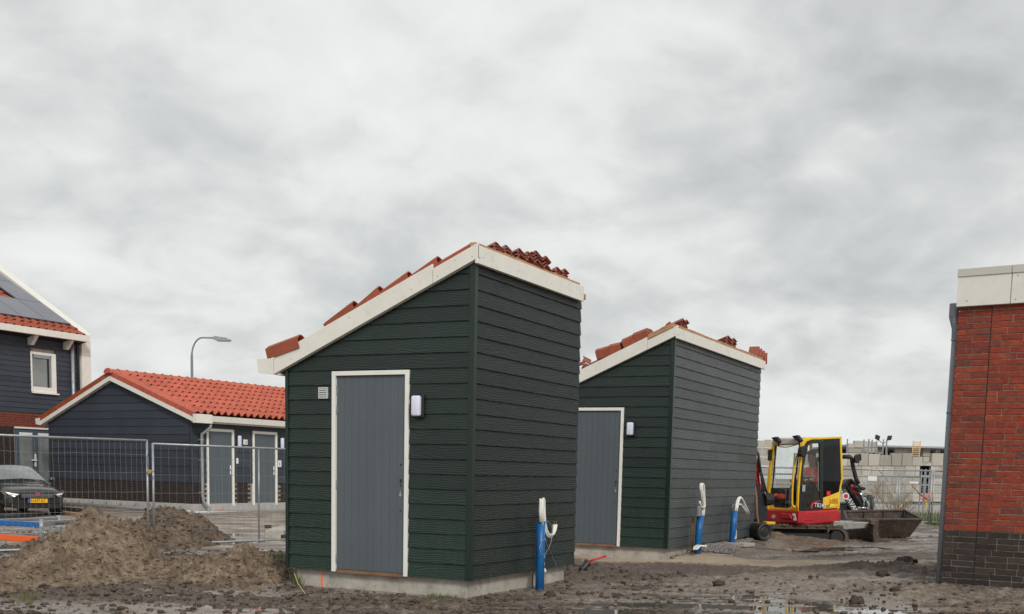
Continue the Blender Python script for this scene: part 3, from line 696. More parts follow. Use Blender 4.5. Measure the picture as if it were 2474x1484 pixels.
def lamp(parent, plane, s, z0, z1, w=.115, scale=1):
    """bulkhead lamp: dark housing, pale diffuser; sits on the wall plane"""
    d = .085; h = z1-z0
    def bx(a, b, c, d_, e, f): return (c, a, e, d_, b, f) if plane == 'x' else (a, c, e, b, d_, f)
    q = MB(); q.box(*bx(s-w/2-.012, s+w/2+.012, -.055, -.02, z0, z1)); hs = q.obj('wall_lamp', M_blackm, parent, bevel=.018, seg=3)
    q = MB(); q.box(*bx(s-w/2+.004, s+w/2-.004, -.055-d*.75, -.0555, z0+.02, z1-.02)); q.obj('diffuser', M_diff, hs, bevel=.022, seg=3, smooth=True)
def door_set(parent, plane, a, b, z0, z1, hinge_at, nplank, material_side=None, handle=False, fw=.048, fd=.03):
    """frame a..b, z0..z1 on plane x'=0 ('x') or y'=0 ('y')"""
    def bx(s0, s1, n0, n1, zz0, zz1): return (n0, s0, zz0, n1, s1, zz1) if plane == 'x' else (s0, n0, zz0, s1, n1, zz1)
    q = MB(); q.box(*bx(a, a+fw, -fd-.012, .03, z0, z1)); q.box(*bx(b-fw, b, -fd-.012, .03, z0, z1)); q.box(*bx(a+fw, b-fw, -fd-.012, .03, z1-fw, z1))
    q.obj('door_frame', M_white2, parent, bevel=.002, seg=1)
    q = MB(); q.box(*bx(a+fw+.004, b-fw-.004, -.004, .03, z0+.03, z1-fw-.004)); door = q.obj('door', M_doorgap, parent)
    x0, x1 = a+fw+.004, b-fw-.004; w = (x1-x0)/nplank
    for i in range(nplank):
        g = .0011; q = MB(); q.box(*bx(x0+i*w+g, x0+(i+1)*w-g, -.012, -.0045, z0+.03, z1-fw-.005)); q.obj('plank', M_door, door, bevel=.0015, seg=1)
    q = MB(); q.box(*bx(a+fw+.002, b-fw-.002, -.02, .028, z0-.012, z0+.026)); q.obj('threshold', M_woodd, parent)
    hs = x1 if hinge_at == 'hi' else x0
    for f in ((.07, .17, .55, .93) if not handle else (.08, .5, .92)):
        zz = z1-fw-(z1-z0)*f*.98; q = MB()
        p0 = (-.020, hs+.004, zz-.05) if plane == 'x' else (hs+.004, -.020, zz-.05); p1 = (p0[0], p0[1], zz+.05)
        q.tube([p0, p1], .008, 6); q.box(*bx(hs-.012 if hinge_at == 'hi' else hs, hs+.004 if hinge_at == 'hi' else hs+.014, -.016, -.0125, zz-.045, zz+.045)); q.obj('hinge', M_galv, door)
    os_ = x0+.055 if hinge_at == 'hi' else x1-.055
    if handle:
        q = MB(); q.box(*bx(os_-.022, os_+.022, -.020, -.0125, z0+.92, z0+1.18))
        hp = q.obj('lock_plate', M_ceramic, door, bevel=.004); q = MB(); q.box(*bx(os_-.012, os_+.085 if hinge_at == 'hi' else os_+.012, -.065, -.045, z0+1.06, z0+1.08)) if hinge_at == 'hi' else q.box(*bx(os_-.10, os_+.012, -.065, -.045, z0+1.06, z0+1.08))
        q.box(*bx(os_-.01, os_+.01, -.05, -.0195, z0+1.06, z0+1.08)); q.obj('door_handle', M_chrome, door)
    else:
        for dz, r in ((.0, .010), (-.17, .014), (-.19, .010), (-.225, .009), (-.33, .017), (-.50, .009)):
            q = MB(); z_ = z0+1.22+dz
            c = (-.0165, os_, z_) if plane == 'x' else (os_, -.0165, z_); ax = (1, 0, 0) if plane == 'x' else (0, 1, 0)
            q.lathe([(0, r), (.0042, r)], c, ax, 10); q.obj('screw_hole' if dz != -.33 else 'lock_cylinder', M_doorgap if dz != -.33 else M_chrome, door)
        z_ = z0+1.22-.31
        q = MB(); q.box(*bx(os_-.008, os_+.008, -.022, -.0125, z_-.04, z_+.02)); q.obj('lock_cylinder', M_chrome, door, bevel=.003)

def shed(fr, L, W, label, sidemat, door, lampp, second=False):
    root = fr.empty('garden_shed', label, 'shed', 'dark green timber clad garden sheds with lean-to roofs')
    ZB, ZP, ZE = .203, 3.50, 2.465; sl = (ZP-ZE)/W; al = atan(sl)
    q = MB(); q.box(.045, .055, -.35, L-.15, W-.08, .199); q.obj('concrete_base', M_conc, root, bevel=.008)
    # body
    q = MB(); q.prism([(.006, .006, .2), (.006, W-.006, .2), (.006, W-.006, ZE-.01), (.006, .006, ZP-.01)], (L-.012, 0, 0)); q.obj('wall', M_doorgap, root)
    a, b, dz0, dz1 = door
    # boards on the door front; cut along the roof line and round the door
    clad(root, 'x', .034, W-.024, ZB, ZP, M_bf, cuts=[(sl, 1, ZP)], hole=[(a, b, dz0-.05, dz1)])
    jt = (lambda k: [1.45+(k % 2)*.95, 3.9-(k % 3)*.35] if k % 3 != 1 else [2.1, 4.3]) if second else None
    clad(root, 'y', .030, L-.004, ZB, ZP-.01, sidemat, joints=jt)
    q = MB(); q.box(-.034, -.034, ZB-.01, -.002, .032, ZP+.005); q.box(-.0015, -.034, ZB-.01, .028, .0, ZP-.002); q.obj('corner_trim', M_trim, root)
    q = MB(); q.prism([(-.032, W-.022, .2), (-.032, W+.02, .2), (-.032, W+.02, ZE+.0), (-.032, W-.022, ZE+.01)], (.05, 0, 0)); q.obj('corner_trim', M_trim, root)
    door_set(root, 'x', a, b, dz0, dz1, 'hi', 9)
    lamp(root, 'x', lampp[0], lampp[1], lampp[2])
    # roof deck and the beige verge and fascia boards
    q = MB(); o = .07
    q.prism([(-.055, -.05, ZP+.012+.05*sl), (-.055, W+.12, ZP+.012-(W+.12)*sl), (-.055, W+.12, ZP+.07-(W+.12)*sl), (-.055, -.05, ZP+.07+.05*sl)], (L+.11, 0, 0)); q.obj('roof_deck', M_wood, root)
    return root, sl, al
R1, SL, AL = shed(SH1, 2.73, 2.405, 'dark green clad garden shed nearest the camera, grey plank door, high side to the right', M_bs,
                  (SH1.fy(990, 1140)[0], SH1.fy(806, 1140)[0], .195, 2.428), (SH1.fy(1016, 980)[0], SH1.fy(1016, 1011, -.05)[1], SH1.fy(1016, 952, -.05)[1]))
R2, _, _ = shed(SH2, 5.2, 2.405, 'longer dark green clad garden shed behind the nearer one, two blue ducts on its side', M_bs2,
                (SH2.fy(1504, 1150)[0], SH2.fy(1504, 1150)[0]+1.0, .195, 2.428), (SH2.fy(1527, 1035)[0], SH2.fy(1527, 1055, -.05)[1], SH2.fy(1527, 1018, -.05)[1]), True)
def poly_on(fr, pts, xl=None, yl=None):
    if xl is not None: return [(xl, *fr.fy(px, py, xl)) for px, py in pts]
    return [(lambda t: (t[0], yl, t[1]))(fr.fx(px, py, yl)) for px, py in pts]
def verge(fr, root, L, W, brk, side_brk, extra=.0, under=True):
    """fascia boards: (start y', end y', top offset) in pieces with open joints"""
    for k, (y0, y1, up) in enumerate(brk):
        zt = lambda y: 3.50 - y*SL
        q = MB(); q.prism([(-.085, y0, zt(y0)+.0), (-.085, y1, zt(y1)+.0), (-.085, y1, zt(y1)+up), (-.085, y0, zt(y0)+up)], (.030, 0, 0)); q.obj('verge_board', M_white, root, bevel=.004)
        # soffit strip back to the wall
        q = MB(); q.prism([(-.0545, y0, zt(y0)-.002), (-.0545, y1, zt(y1)-.002), (-.0545, y1, zt(y1)+.014), (-.0545, y0, zt(y0)+.014)], (.028, 0, 0)); q.obj('soffit', M_white, root)
        for s in (.12, .5, .88):
            y = y0+(y1-y0)*s; q = MB(); q.lathe([(0, .006), (.004, .005)], (-.0845, y, zt(y)+up*(.3 if s != .5 else .7)), (-1, 0, 0), 6); q.obj('screw', M_galvd, root)
    for k, (x0, x1) in enumerate(side_brk):
        q = MB(); q.box(x0, -.085, 3.485, x1, -.055, 3.485+.182+extra); q.obj('fascia_board', M_white, root, bevel=.004)
        q = MB(); q.box(max(x0, -.02), -.0545, 3.487, x1, -.031, 3.499); q.obj('soffit', M_white, root)
        for s in (.3, .8):
            q = MB(); q.lathe([(0, .006), (.004, .005)], (x0+(x1-x0)*s, -.0845, 3.56), (0, -1, 0), 6); q.obj('screw', M_galvd, root)
yb = SH1.fy(1045, 650, -.085)[0]; xb1 = SH1.fx(1197, 640, -.085)[0]; xe = SH1.fx(1411, 710, -.085)[0]; xb2 = SH1.fx(1362, 700, -.085)[0]
verge(SH1, R1, 2.73, 2.405, [(-.085, yb-.003, .152), (yb+.003, 2.545, .205)], [(-.084, xb1-.003), (xb1+.003, xb2-.002), (xb2+.002, xe)])
# orange timber batten on top of the high edge
x = -.06
for k, ln in enumerate((.62, .55, .70, .48, .60)):
    x2 = min(x+ln, xe-.05); q = MB(); q.box(x, -.05, 3.56, x2-.004, .02, 3.70+.006*(k % 2)); q.obj('ridge_batten', M_wood, R1); x = x2
# gutter at the low edge
def gutter(root, W, L, z0, z1, d, m=M_white):
    q = MB(); y0 = W+.10
    q.prism([(-.10, y0, z0), (-.10, y0+d-.02, z0+.025), (-.10, y0+d, z1), (-.10, y0+d-.012, z1), (-.10, y0+d-.03, z0+.04), (-.10, y0+.012, z0+.015), (-.10, y0+.012, z1), (-.10, y0, z1)], (L+.2, 0, 0)); g = q.obj('gutter', m, root)
    q = MB(); q.prism([(-.104, y0-.002, z0-.004), (-.104, y0+d-.018, z0+.02), (-.104, y0+d+.004, z1+.002), (-.104, y0-.002, z1+.002)], (.012, 0, 0)); q.obj('gutter_end', m, g, bevel=.002)
    q = MB(); q.box(-.06, W+.022, z0-.004, L+.06, y0-.004, z0+.012); q.obj('soffit', m, root)
gA = SH1.fy(622, 893, -.1); gB = SH1.fy(668, 862, -.1)
gutter(R1, 2.45, 2.73, 2.405, 2.405+.175, gA[0]-2.45-.10)
# vent grille
vy, vz = SH1.fy(785, 950); q = MB()
for (a_, b_, c_, d_) in ((-.062, -.05, -.062, .062), (.05, .062, -.062, .062), (-.05, .05, .05, .062), (-.05, .05, -.062, -.05)):
    q.box(-.040, vy+a_, vz+c_, -.022, vy+b_, vz+d_)
vg = q.obj('vent_grille', M_alu, R1); q = MB(); q.box(-.026, vy-.05, vz-.05, -.024, vy+.05, vz+.05); q.obj('grille_back', M_galvd, vg)
for k in range(4):
    z_ = vz-.040+k*.024; q = MB(); q.prism([(-.042, vy-.048, z_), (-.042, vy+.048, z_), (-.028, vy+.048, z_+.014), (-.028, vy-.048, z_+.014)], (0, 0, .003)); q.obj('slat', M_alu, vg)
# orange spray mark on the concrete base
zy0 = SH1.fy(780, 1380, .045); zy1 = SH1.fy(778, 1432, .045); q = MB()
q.prism([(.0438, zy0[0]-.012, .196), (.0438, zy0[0]+.012, .197), (.0438, zy1[0]+.018, .08), (.0438, zy1[0]+.008, -.02), (.0438, zy1[0]-.014, -.02), (.0438, zy1[0]-.010, .09)], (-.0014, 0, 0)); q.obj('spray_mark', M_orangep, R1)
# verge tiles, loosely hung on the near shed (screen positions read off once, then solved on the verge plane)
def z1(x, y): return ((1000+x/1.767)/1.6556, (950+y/1.767)/1.6556)
def vtile(fr, root, a, b, xl=-.10, name='verge_tile', top=False):
    ya, za = fr.fy(*a, xl); y2, z2 = fr.fy(*b, xl); ln = hypot(y2-ya, z2-za); dy, dz = (y2-ya)/ln, (z2-za)/ln
    Y = (0, dy, dz); X = (-1, 0, 0); Z = (0, dz, -dy)      # up the slope is towards -y'
    o = link(name, ME_vt, root, tile_matrix((xl, ya+Z[1]*-.045, za-.045*Z[2]), X, Y, Z)); o.scale = (1, ln/.40, 1); return o
for a_, b_ in (((105, 775), (325, 682)), ((512, 602), (705, 442)), ((722, 492), (885, 336)), ((908, 378), (1092, 232)), ((1110, 272), (1300, 124)), ((1325, 168), (1530, 36))):
    vtile(SH1, R1, z1(*a_), z1(*b_), -.095 if a_[0] == 105 else -.050)
# a second course inboard, so that the roof is not bare
for k in range(4):
    y_ = 2.15-k*.42; link('roof_tile', ME_loose, R1, tile_matrix((.40, y_, 3.58-y_*SL+.02), (-1, 0, 0), (0, -cos(AL), sin(AL)), (0, sin(AL), cos(AL))))
def stack(fr, x0, yl, n, me, lab, dx=0.0, dz=.030, w=.45, tilt=0, zb=3.665, rot=0, turn=False):
    r = fr.empty('tile_stack', lab, 'tile stack', 'stacks of loose roof tiles left on the shed roofs'); p = fr.world(x0, yl, zb-yl*SL); r.location = tuple(p)
    for k in range(n):
        j = random.uniform(-.012, .012)
        m = Matrix.Translation((j+dx*k, random.uniform(-.012, .012), k*dz)) @ Euler((0, tilt+random.uniform(-.03, .03), rot+random.uniform(-.04, .04))).to_matrix().to_4x4()
        m = m @ tile_matrix((.45, .36, -.36*tan(AL)), (-1, 0, 0), (0, -cos(AL), sin(AL)), (0, sin(AL), cos(AL)))
        link('roof_tile', me, r, m)
    return r
for (pa, pb, n, lab, tl) in ((1193, 1246, 5, 'leftmost stack of rust red pantiles on the nearer shed roof', -.05), (1249, 1296, 6, 'rust red tile stack, left half of the tall pair on the nearer shed', -.04), (1290, 1341, 8, 'tallest rust red tile stack, right half of the pair on the nearer shed', .05), (1344, 1384, 5, 'rightmost rust red tile stack on the nearer shed roof, near the fascia end', -.05)):
    xa = SH1.fx(pa, 650, .02)[0]; xb = SH1.fx(pb, 670, .02)[0]; s = stack(SH1, xa, .05, n, ME_stack, lab, tilt=tl, dz=.034); s.scale = ((xb-xa)/.50, 1, 1)
xq = SH1.fx(1165, 610, .05)[0]; s = SH1.empty('loose_roof_tile', 'single red tile end poking up over the near ridge batten', 'roof tile'); p = SH1.world(xq-.1, .12, 3.63); s.location = tuple(p); link('roof_tile', ME_loose, s, tile_matrix((.24, .3, .06-.3*tan(AL)), (-1, 0, 0), (0, -cos(AL), sin(AL)), (0, sin(AL), cos(AL))))

# second shed's roof edge and its loads
yb = SH2.fy(1565, 822, -.085)[0]; xe2 = SH2.fx(1850, 875, -.085)[0]; xs2 = SH2.fx(1680, 812, -.085)[0]; xs3 = SH2.fx(1770, 850, -.085)[0]
verge(SH2, R2, 5.2, 2.405, [(-.085, yb-.003, .15), (yb+.003, 2.52, .20)], [(-.084, xs2-.003), (xs2+.003, xs3-.003), (xs3+.003, xe2)], -.02)
gutter(R2, 2.405, 5.2, 2.42, 2.42+.165, .21)
x = -.06
for k in range(8):
    x2 = min(x+.66+.1*(k % 3), xe2-.1); q = MB(); q.box(x, -.05, 3.55, x2-.004, .02, 3.70+.006*(k % 2)); q.obj('ridge_batten', M_wood, R2); x = x2
q = MB(); q.prism([(-.10, -.02, 3.66), (-.10, yb-.01, 3.66-yb*SL), (-.10, yb-.01, 3.73-yb*SL), (-.10, -.02, 3.73)], (.05, 0, 0)); q.obj('verge_batten', M_wood, R2)
def z4(x, y): return ((2300+x/3.0925)/1.6556, (1260+y/3.0925)/1.6556)
# two bundles of verge tiles on edge: blocks of flat brown flanges
ME_vt2 = ME_vt
def bundle(a, b, n, lab, xl=-.06):
    ya, za = SH2.fy(*a, xl); y2, z2 = SH2.fy(*b, xl); ln = hypot(y2-ya, z2-za); dy, dz = (y2-ya)/ln, (z2-za)/ln
    r = SH2.empty('tile_stack', lab, 'tile stack', 'stacks of loose roof tiles left on the shed roofs')
    Z = (0, dz, -dy)
    for k in range(n):
        o = link('verge_tile', ME_vt, r, tile_matrix((xl+k*.028, ya-Z[1]*.045, za-Z[2]*.045), (-1, 0, 0), (0, dy, dz), Z)); o.scale = (1, ln/.40, 1.12)
    return r
bundle(z4(243, 440), z4(405, 378), 7, 'lowest bundle of brown verge tiles on the further shed')
bundle(z4(412, 380), z4(548, 335), 7, 'second bundle of brown verge tiles from the left on the further shed verge')
bundle(z4(566, 315), z4(700, 240), 7, 'third bundle of brown verge tiles from the left on the further shed verge')
bundle(z4(706, 240), z4(872, 160), 8, 'uppermost bundle of brown verge tiles on the further shed verge')
s = SH2.empty('tile_stack', 'jumble of pink broken tile ends beside the uppermost verge tile bundle', 'tile stack'); yy, zz = SH2.fy(*z4(930, 215), -.02)
for k in range(14):
    m = Matrix.Translation((random.uniform(-.05, .25), yy+random.uniform(-.17, .12), zz-.12+random.uniform(-.06, .10))) @ Euler((random.uniform(-.6, .6), random.uniform(-.8, .8), random.uniform(-.5, .5))).to_matrix().to_4x4()
    o = link('roof_tile', ME_loose, s, m); o.scale = (.55, .35, .8)
s = SH2.empty('tile_stack', 'small pile of loose tile ends lowest on the further shed roof', 'tile stack'); yy, zz = SH2.fy(*z4(100, 600), 0)
for k in range(9):
    m = Matrix.Translation((random.uniform(-.05, .2), yy+random.uniform(-.16, .10), zz-.14+random.uniform(-.02, .13))) @ Euler((random.uniform(-.6, .9), random.uniform(-.9, .9), random.uniform(-.5, .5))).to_matrix().to_4x4()
    o = link('roof_tile', ME_loose, s, m); o.scale = (.6, .35, .9)
s = SH2.empty('loose_roof_tile', 'brown tile lying flat between the small pile and the lowest bundle', 'roof tile'); yy, zz = SH2.fy(*z4(175, 600), 0); y2, z2_ = SH2.fy(*z4(330, 520), 0)
link('roof_tile', ME_vt, s, tile_matrix((0, yy, zz-.05), (-1, 0, 0), Vector((0, y2-yy, z2_-zz)).normalized(), (0, sin(AL), cos(AL))))
s = SH2.empty('leaning_roof_tile', 'brown verge tile leaning up just left of the further shed ridge', 'roof tile'); yy, zz = SH2.fy(*z4(1010, 215), -.05); y2, z2_ = SH2.fy(*z4(1165, 82), -.05)
d = Vector((0, y2-yy, z2_-zz)); ln = d.length; d.normalize(); o = link('roof_tile', ME_vt, s, tile_matrix((-.05, yy, zz-.02), (-1, 0, 0), d, (0, d.z, -d.y))); o.scale = (1, ln/.4, .45)
yt, zt_ = SH2.fy(*z4(1150, 150), -.05); q = MB(); q.prism([(-.06, yt-.03, zt_-.02), (-.06, y2-.01, z2_), (-.06, y2+.05, z2_-.04), (-.06, yt+.04, zt_)], (.06, 0, 0)); q.obj('tile_end', M_tilev, s)
for (pa, pb, n, lab, dz) in ((z4(1310, 0)[0], z4(1395, 0)[0], 5, 'small stack of pink tile ends just right of the further shed ridge', .035), (z4(1860, 0)[0], z4(2003, 0)[0], 6, 'stack of pantiles two thirds along the further shed high edge', .033)):
    xa = SH2.fx(pa, 830, .05)[0]; xb = SH2.fx(pb, 850, .05)[0]; s = stack(SH2, xa, .06, n, ME_stack, lab, dz=dz, zb=3.72); s.scale = ((xb-xa)/.46, 1, 1)
s = SH2.empty('tile_stack', 'brown verge tiles standing on edge at the far end of the further shed roof', 'tile stack', 'stacks of loose roof tiles left on the shed roofs')
for k, xz in enumerate((2258, 2292, 2326, 2358)):
    px, py = z4(xz, 560); x_, z_ = SH2.fx(px, py, -.02); q = MB(); h = .235-.02*k
    q.prism([(x_-.06, -.03, 3.66), (x_-.035, -.03, 3.65), (x_+.085, -.03, 3.66+h), (x_+.065, -.03, 3.67+h)], (0, .20, 0)); q.prism([(x_+.065, -.03, 3.67+h), (x_+.085, -.03, 3.66+h), (x_+.088, -.03, 3.62), (x_+.072, -.03, 3.62)], (0, .05, 0)); q.obj('verge_tile', M_tilev if k % 2 else M_tiled, s)
# ================================================================== GARAGE (slate blue, red pantile roof)
GL, GW = 7.6, 5.85
gy_l = GAR.fy(120, 1020)[0]; GW = gy_l
ZPK = GAR.fy(275, 920)[1]; ZEV = GAR.fy(462, 1012)[1]; YPK = GAR.fy(275, 920)[0]; ZEL = GAR.fy(120, 1020)[1]
RG = GAR.empty('garage_block', 'slate blue timber garage with red pantile roof and two grey doors', 'garage')
s1g = (ZPK-ZEV)/YPK; s2g = (ZPK-ZEL)/(GW-YPK)
zbd = 1.37+(GAR.fy(463, 1165)[1]-1.37); zb0 = GAR.fy(463, 1166)[1]; zc0 = GAR.fy(466, 1218)[1]
q = MB(); q.prism([(.012, .012, .2), (.012, GW-.012, .2), (.012, GW-.012, ZEL-.02), (.012, YPK, ZPK-.02), (.012, .012, ZEV-.02)], (GL, 0, 0)); q.obj('wall', M_mortard, RG)
q = MB(); q.box(-.03, -.03, -.5, GL+.1, GW+.03, zc0); q.obj('concrete_base', M_concw, RG, bevel=.01)
clad(RG, 'x', .06, GW-.06, zb0, ZPK, M_gb, cuts=[(-s1g, 1, ZEV), (s2g, 1, ZPK+s2g*YPK)], pitch=.225)
gd = []
for xa, xb in ((498, 564), (609, 668)):
    gd.append((GAR.fx(xa, 1130)[0], GAR.fx(xb, 1130)[0]))
zd0 = GAR.fx(530, 1221)[1]; zd1 = GAR.fx(530, 1037)[1]
gd.append((gd[1][0]+2.9, gd[1][1]+2.9))
clad(RG, 'y', .05, GL, zb0, ZEV+.02, M_gb2, hole=[(a, b, zd0-.3, zd1) for a, b in gd], pitch=.225)
for y_ in (0, GW):
    q = MB(); q.box(-.03, y_-.03, zb0-.01, .03, y_+.03, ZEV+.03); q.obj('corner_trim', M_gb, RG)
for a, b in gd: door_set(RG, 'y', a, b, zd0-.02, zd1, 'lo', 8, handle=True, fw=.075)
for a, b in gd[:2]: lamp(RG, 'y', b+.17, zd1-.50, zd1-.14, w=.13)
def plate(parent, s, z, w, h, name, m=M_ceramic):
    q = MB(); q.box(s-w/2, -.045, z-h/2, s+w/2, -.028, z+h/2); return q.obj(name, m, parent, bevel=.006)
text('house_number', '12', .10, M_textk, RG, (gd[1][0]-.36, -.047, zd1-.38), (1, 0, 0), (0, 0, 1)); plate(RG, gd[1][0]-.31, zd1-.34, .17, .15, 'number_plate')
plate(RG, gd[0][0]-.18, zd1-.20, .09, .14, 'junction_box'); plate(RG, gd[1][1]+.10, zd1-.95, .15, .20, 'key_switch'); plate(RG, gd[0][1]+.12, zd1-.9, .09, .16, 'key_switch')
text('number', '6', .13, M_textk, RG, (gd[1][1]+.06, -.047, zd1-1.0), (1, 0, 0), (0, 0, 1))
# dark brick plinth: one header and stretcher course after another, joined
def brick_courses(parent, plane, s0, s1, z0, z1, material, n_off=-.012, L=.21, H=.0585, j=.011, holes=(), name='brick_courses', sgn=1):
    q = MB(); z = z0; k = 0; n = int(round((z1-z0)/(H+j))); pit = (z1-z0)/max(1, n)
    for k in range(n):
        s = s0-(k % 2)*L*.5
        while s < s1:
            a, b = max(s, s0), min(s+L, s1)
            if b-a > .02 and not any(a < h[1] and b > h[0] and z < h[3] for h in holes):
                d = n_off+random.uniform(-.002, .002)
                if plane == 'x': q.box(d, a, z+.002, .02, b, z+pit-j)
                else: q.box(a, d, z+.002, b, .02, z+pit-j)
            s += L+j
        z += pit
    o = q.obj(name, material, parent, fix=False); tag(o, kind='stuff'); return o
brick_courses(RG, 'x', .0, GW, zc0, zb0, M_brickd)
brick_courses(RG, 'y', .0, GL, zc0, zb0, M_brickd, holes=[(a, b, 0, 9) for a, b in gd])
# verge, gutter
for (ya, za, yb_, zb_) in ((-.22, ZEV-.22*s1g+.02, YPK, ZPK+.02), (YPK, ZPK+.02, GW+.25, ZEL-.25*s2g+.02)):
    q = MB(); q.prism([(-.16, ya, za-.02), (-.16, yb_, zb_-.02), (-.16, yb_, zb_+.13), (-.16, ya, za+.13)], (.035, 0, 0)); q.obj('verge_board', M_white, RG)
    q = MB(); q.prism([(-.124, ya, za-.015), (-.124, yb_, zb_-.015), (-.124, yb_, zb_+.0), (-.124, ya, za+.0)], (.12, 0, 0)); q.obj('soffit', M_white, RG)
    q = MB(); q.prism([(-.10, ya, za+.03), (-.10, yb_, zb_+.03), (-.10, yb_, zb_+.15), (-.10, ya, za+.15)], (GL+.2, 0, 0)); q.obj('roof_deck', M_woodd, RG)
q = MB(); q.prism([(-.14, -.24, ZEV-.08), (-.14, -.37, ZEV-.06), (-.14, -.40, ZEV+.10), (-.14, -.385, ZEV+.10), (-.14, -.35, ZEV-.03), (-.14, -.25, ZEV-.05), (-.14, -.25, ZEV+.09), (-.14, -.24, ZEV+.09)], (GL+.3, 0, 0)); q.obj('gutter', M_white, RG)
q = MB(); q.box(-.165, -.41, ZEV-.12, .42, -.235, ZEV+.13); q.obj('gutter_end', M_white, RG, bevel=.01)
q = MB(); q.prism([(-.165, GW+.24, ZEL-.10), (-.165, GW+.44, ZEL-.07), (-.165, GW+.46, ZEL+.10), (-.165, GW+.24, ZEL+.12)], (1.2, 0, 0)); q.obj('gutter', M_white, RG)
q = MB(); q.box(-.02, -.235, ZEV-.10, GL+.1, -.03, ZEV-.075); q.obj('soffit', M_white, RG)
# roof tiles: 8 courses
alg = atan(s1g); NC = 8; sl_len = (YPK+.30)/cos(alg); cs = sl_len/NC; TW = .262
ME_gt = tile_wave(TW, cs+.07, 1, .05, .012, 0, 8, amp0=.105).mesh('roof_tile', M_tile)
ME_gv = tile_wave(TW, cs+.045, 1, .055, .014, .125, 6).mesh('verge_tile', M_tile)
Yv = (0, cos(alg), sin(alg)); Zv = (0, -sin(alg), cos(alg)); cols = int((GL+.1)/TW)
for r in range(NC):
    for c in range(cols):
        d = r*cs; pos = (-.155+c*TW, -.30+d*Yv[1], ZEV+.25-.30*s1g+d*Yv[2]+.0)
        m = tile_matrix(pos, (1, 0, 0), Yv, Zv) @ Euler((radians(2.4)+random.uniform(-.004, .004), random.uniform(-.006, .006), 0)).to_matrix().to_4x4()
        if c: link('roof_tile', ME_gt, RG, m)
        else: link('verge_tile', ME_gv, RG, m)
# other slope: verge tiles, whose brown flanges show along the gable, and a plain sheet of tiles behind
al2 = atan(s2g); Y2 = (0, -cos(al2), sin(al2)); Z2 = (0, sin(al2), cos(al2)); sl2 = (GW-YPK+.30)/cos(al2); cs2 = sl2/NC
_g = tile_wave(TW, cs2+.045, 1, .055, .014, .125, 6); _g.v = [(-v[0], v[1], v[2]) for v in _g.v]; ME_gv2 = _g.mesh('verge_tile', M_tilev)
for r in range(NC):
    d = r*cs2; link('verge_tile', ME_gv2, RG, tile_matrix((-.155, GW+.30-d*cos(al2), ZEL+.25-.30*s2g+d*sin(al2)), (-1, 0, 0), Y2, Z2) @ Euler((radians(.9), 0, 0)).to_matrix().to_4x4())
q = MB(); n = int(GL/TW)*4
for i in range(n): 
    xa, xb = TW+i*TW/4-.155, TW+(i+1)*TW/4-.155; za, zb_ = .05*(.5-.5*cos(i*pi/2)), .05*(.5-.5*cos((i+1)*pi/2))
    q.add([(xa, GW+.3, ZEL+.22-.3*s2g+za), (xb, GW+.3, ZEL+.22-.3*s2g+zb_), (xb, YPK, ZPK+.22+zb_), (xa, YPK, ZPK+.22+za)], [(0, 1, 2, 3)])
tag(q.obj('rear_tiles', M_tile, RG), kind='stuff')
for k in range(24):
    xk = -.20+k*.335; q = MB(); pts = []
    prof = []
    for i in range(9): a = pi*i/8; prof.append((YPK+.135*cos(a), ZPK+.215+.125*sin(a)))
    n = 9; vs = [(xk, y, z+.0) for y, z in prof]+[(xk+.33, y*1.0, z-.008) for y, z in prof]+[(xk+.33, YPK+(y-YPK)*.86, z-.024) for y, z in prof]+[(xk, YPK+(y-YPK)*.86, z-.018) for y, z in prof]
    fs = [(b*n+i, b*n+i+1, ((b+1) % 4)*n+i+1, ((b+1) % 4)*n+i) for b in range(4) for i in range(n-1)]+[(0, n, 2*n, 3*n), (n-1, 4*n-1, 3*n-1, 2*n-1)]
    q.add(vs, fs); q.tube([(xk+.01, YPK+.14*cos(pi*i/8), ZPK+.215+.13*sin(pi*i/8)) for i in range(9)], .014, 5); q.obj('ridge_tile', M_tile, RG)
q = MB(); q.prism([(-.24, YPK+.15*cos(pi*i/8), ZPK+.20+.145*sin(pi*i/8)) for i in range(9)], (.04, 0, 0)); q.obj('ridge_end', M_tile, RG)
# downpipe with an offset at the top and at the foot
dx = .30; pts = [(dx+.12, -.32, ZEV-.10), (dx+.12, -.32, ZEV-.22), (dx, -.10, ZEV-.42), (dx, -.10, 1.4), (dx, -.10, zc0+.25), (dx+.02, -.12, zc0+.05), (dx+.14, -.16, zc0-.08), (dx+.16, -.16, zc0-.28), (dx-.02, -.18, zc0-.42)]
q = MB(); q.tube(pts, .048, 10); dp = q.obj('downpipe', M_galvd, RG, smooth=True)
for z_ in (ZEV-.6, 1.45, zc0+.3): 
    q = MB(); q.lathe([(0, .056), (.05, .056)], (dx, -.10, z_), (0, 0, 1), 10); q.box(dx-.07, -.12, z_+.01, dx-.05, -.0, z_+.04); q.obj('pipe_clip', M_galv, dp)
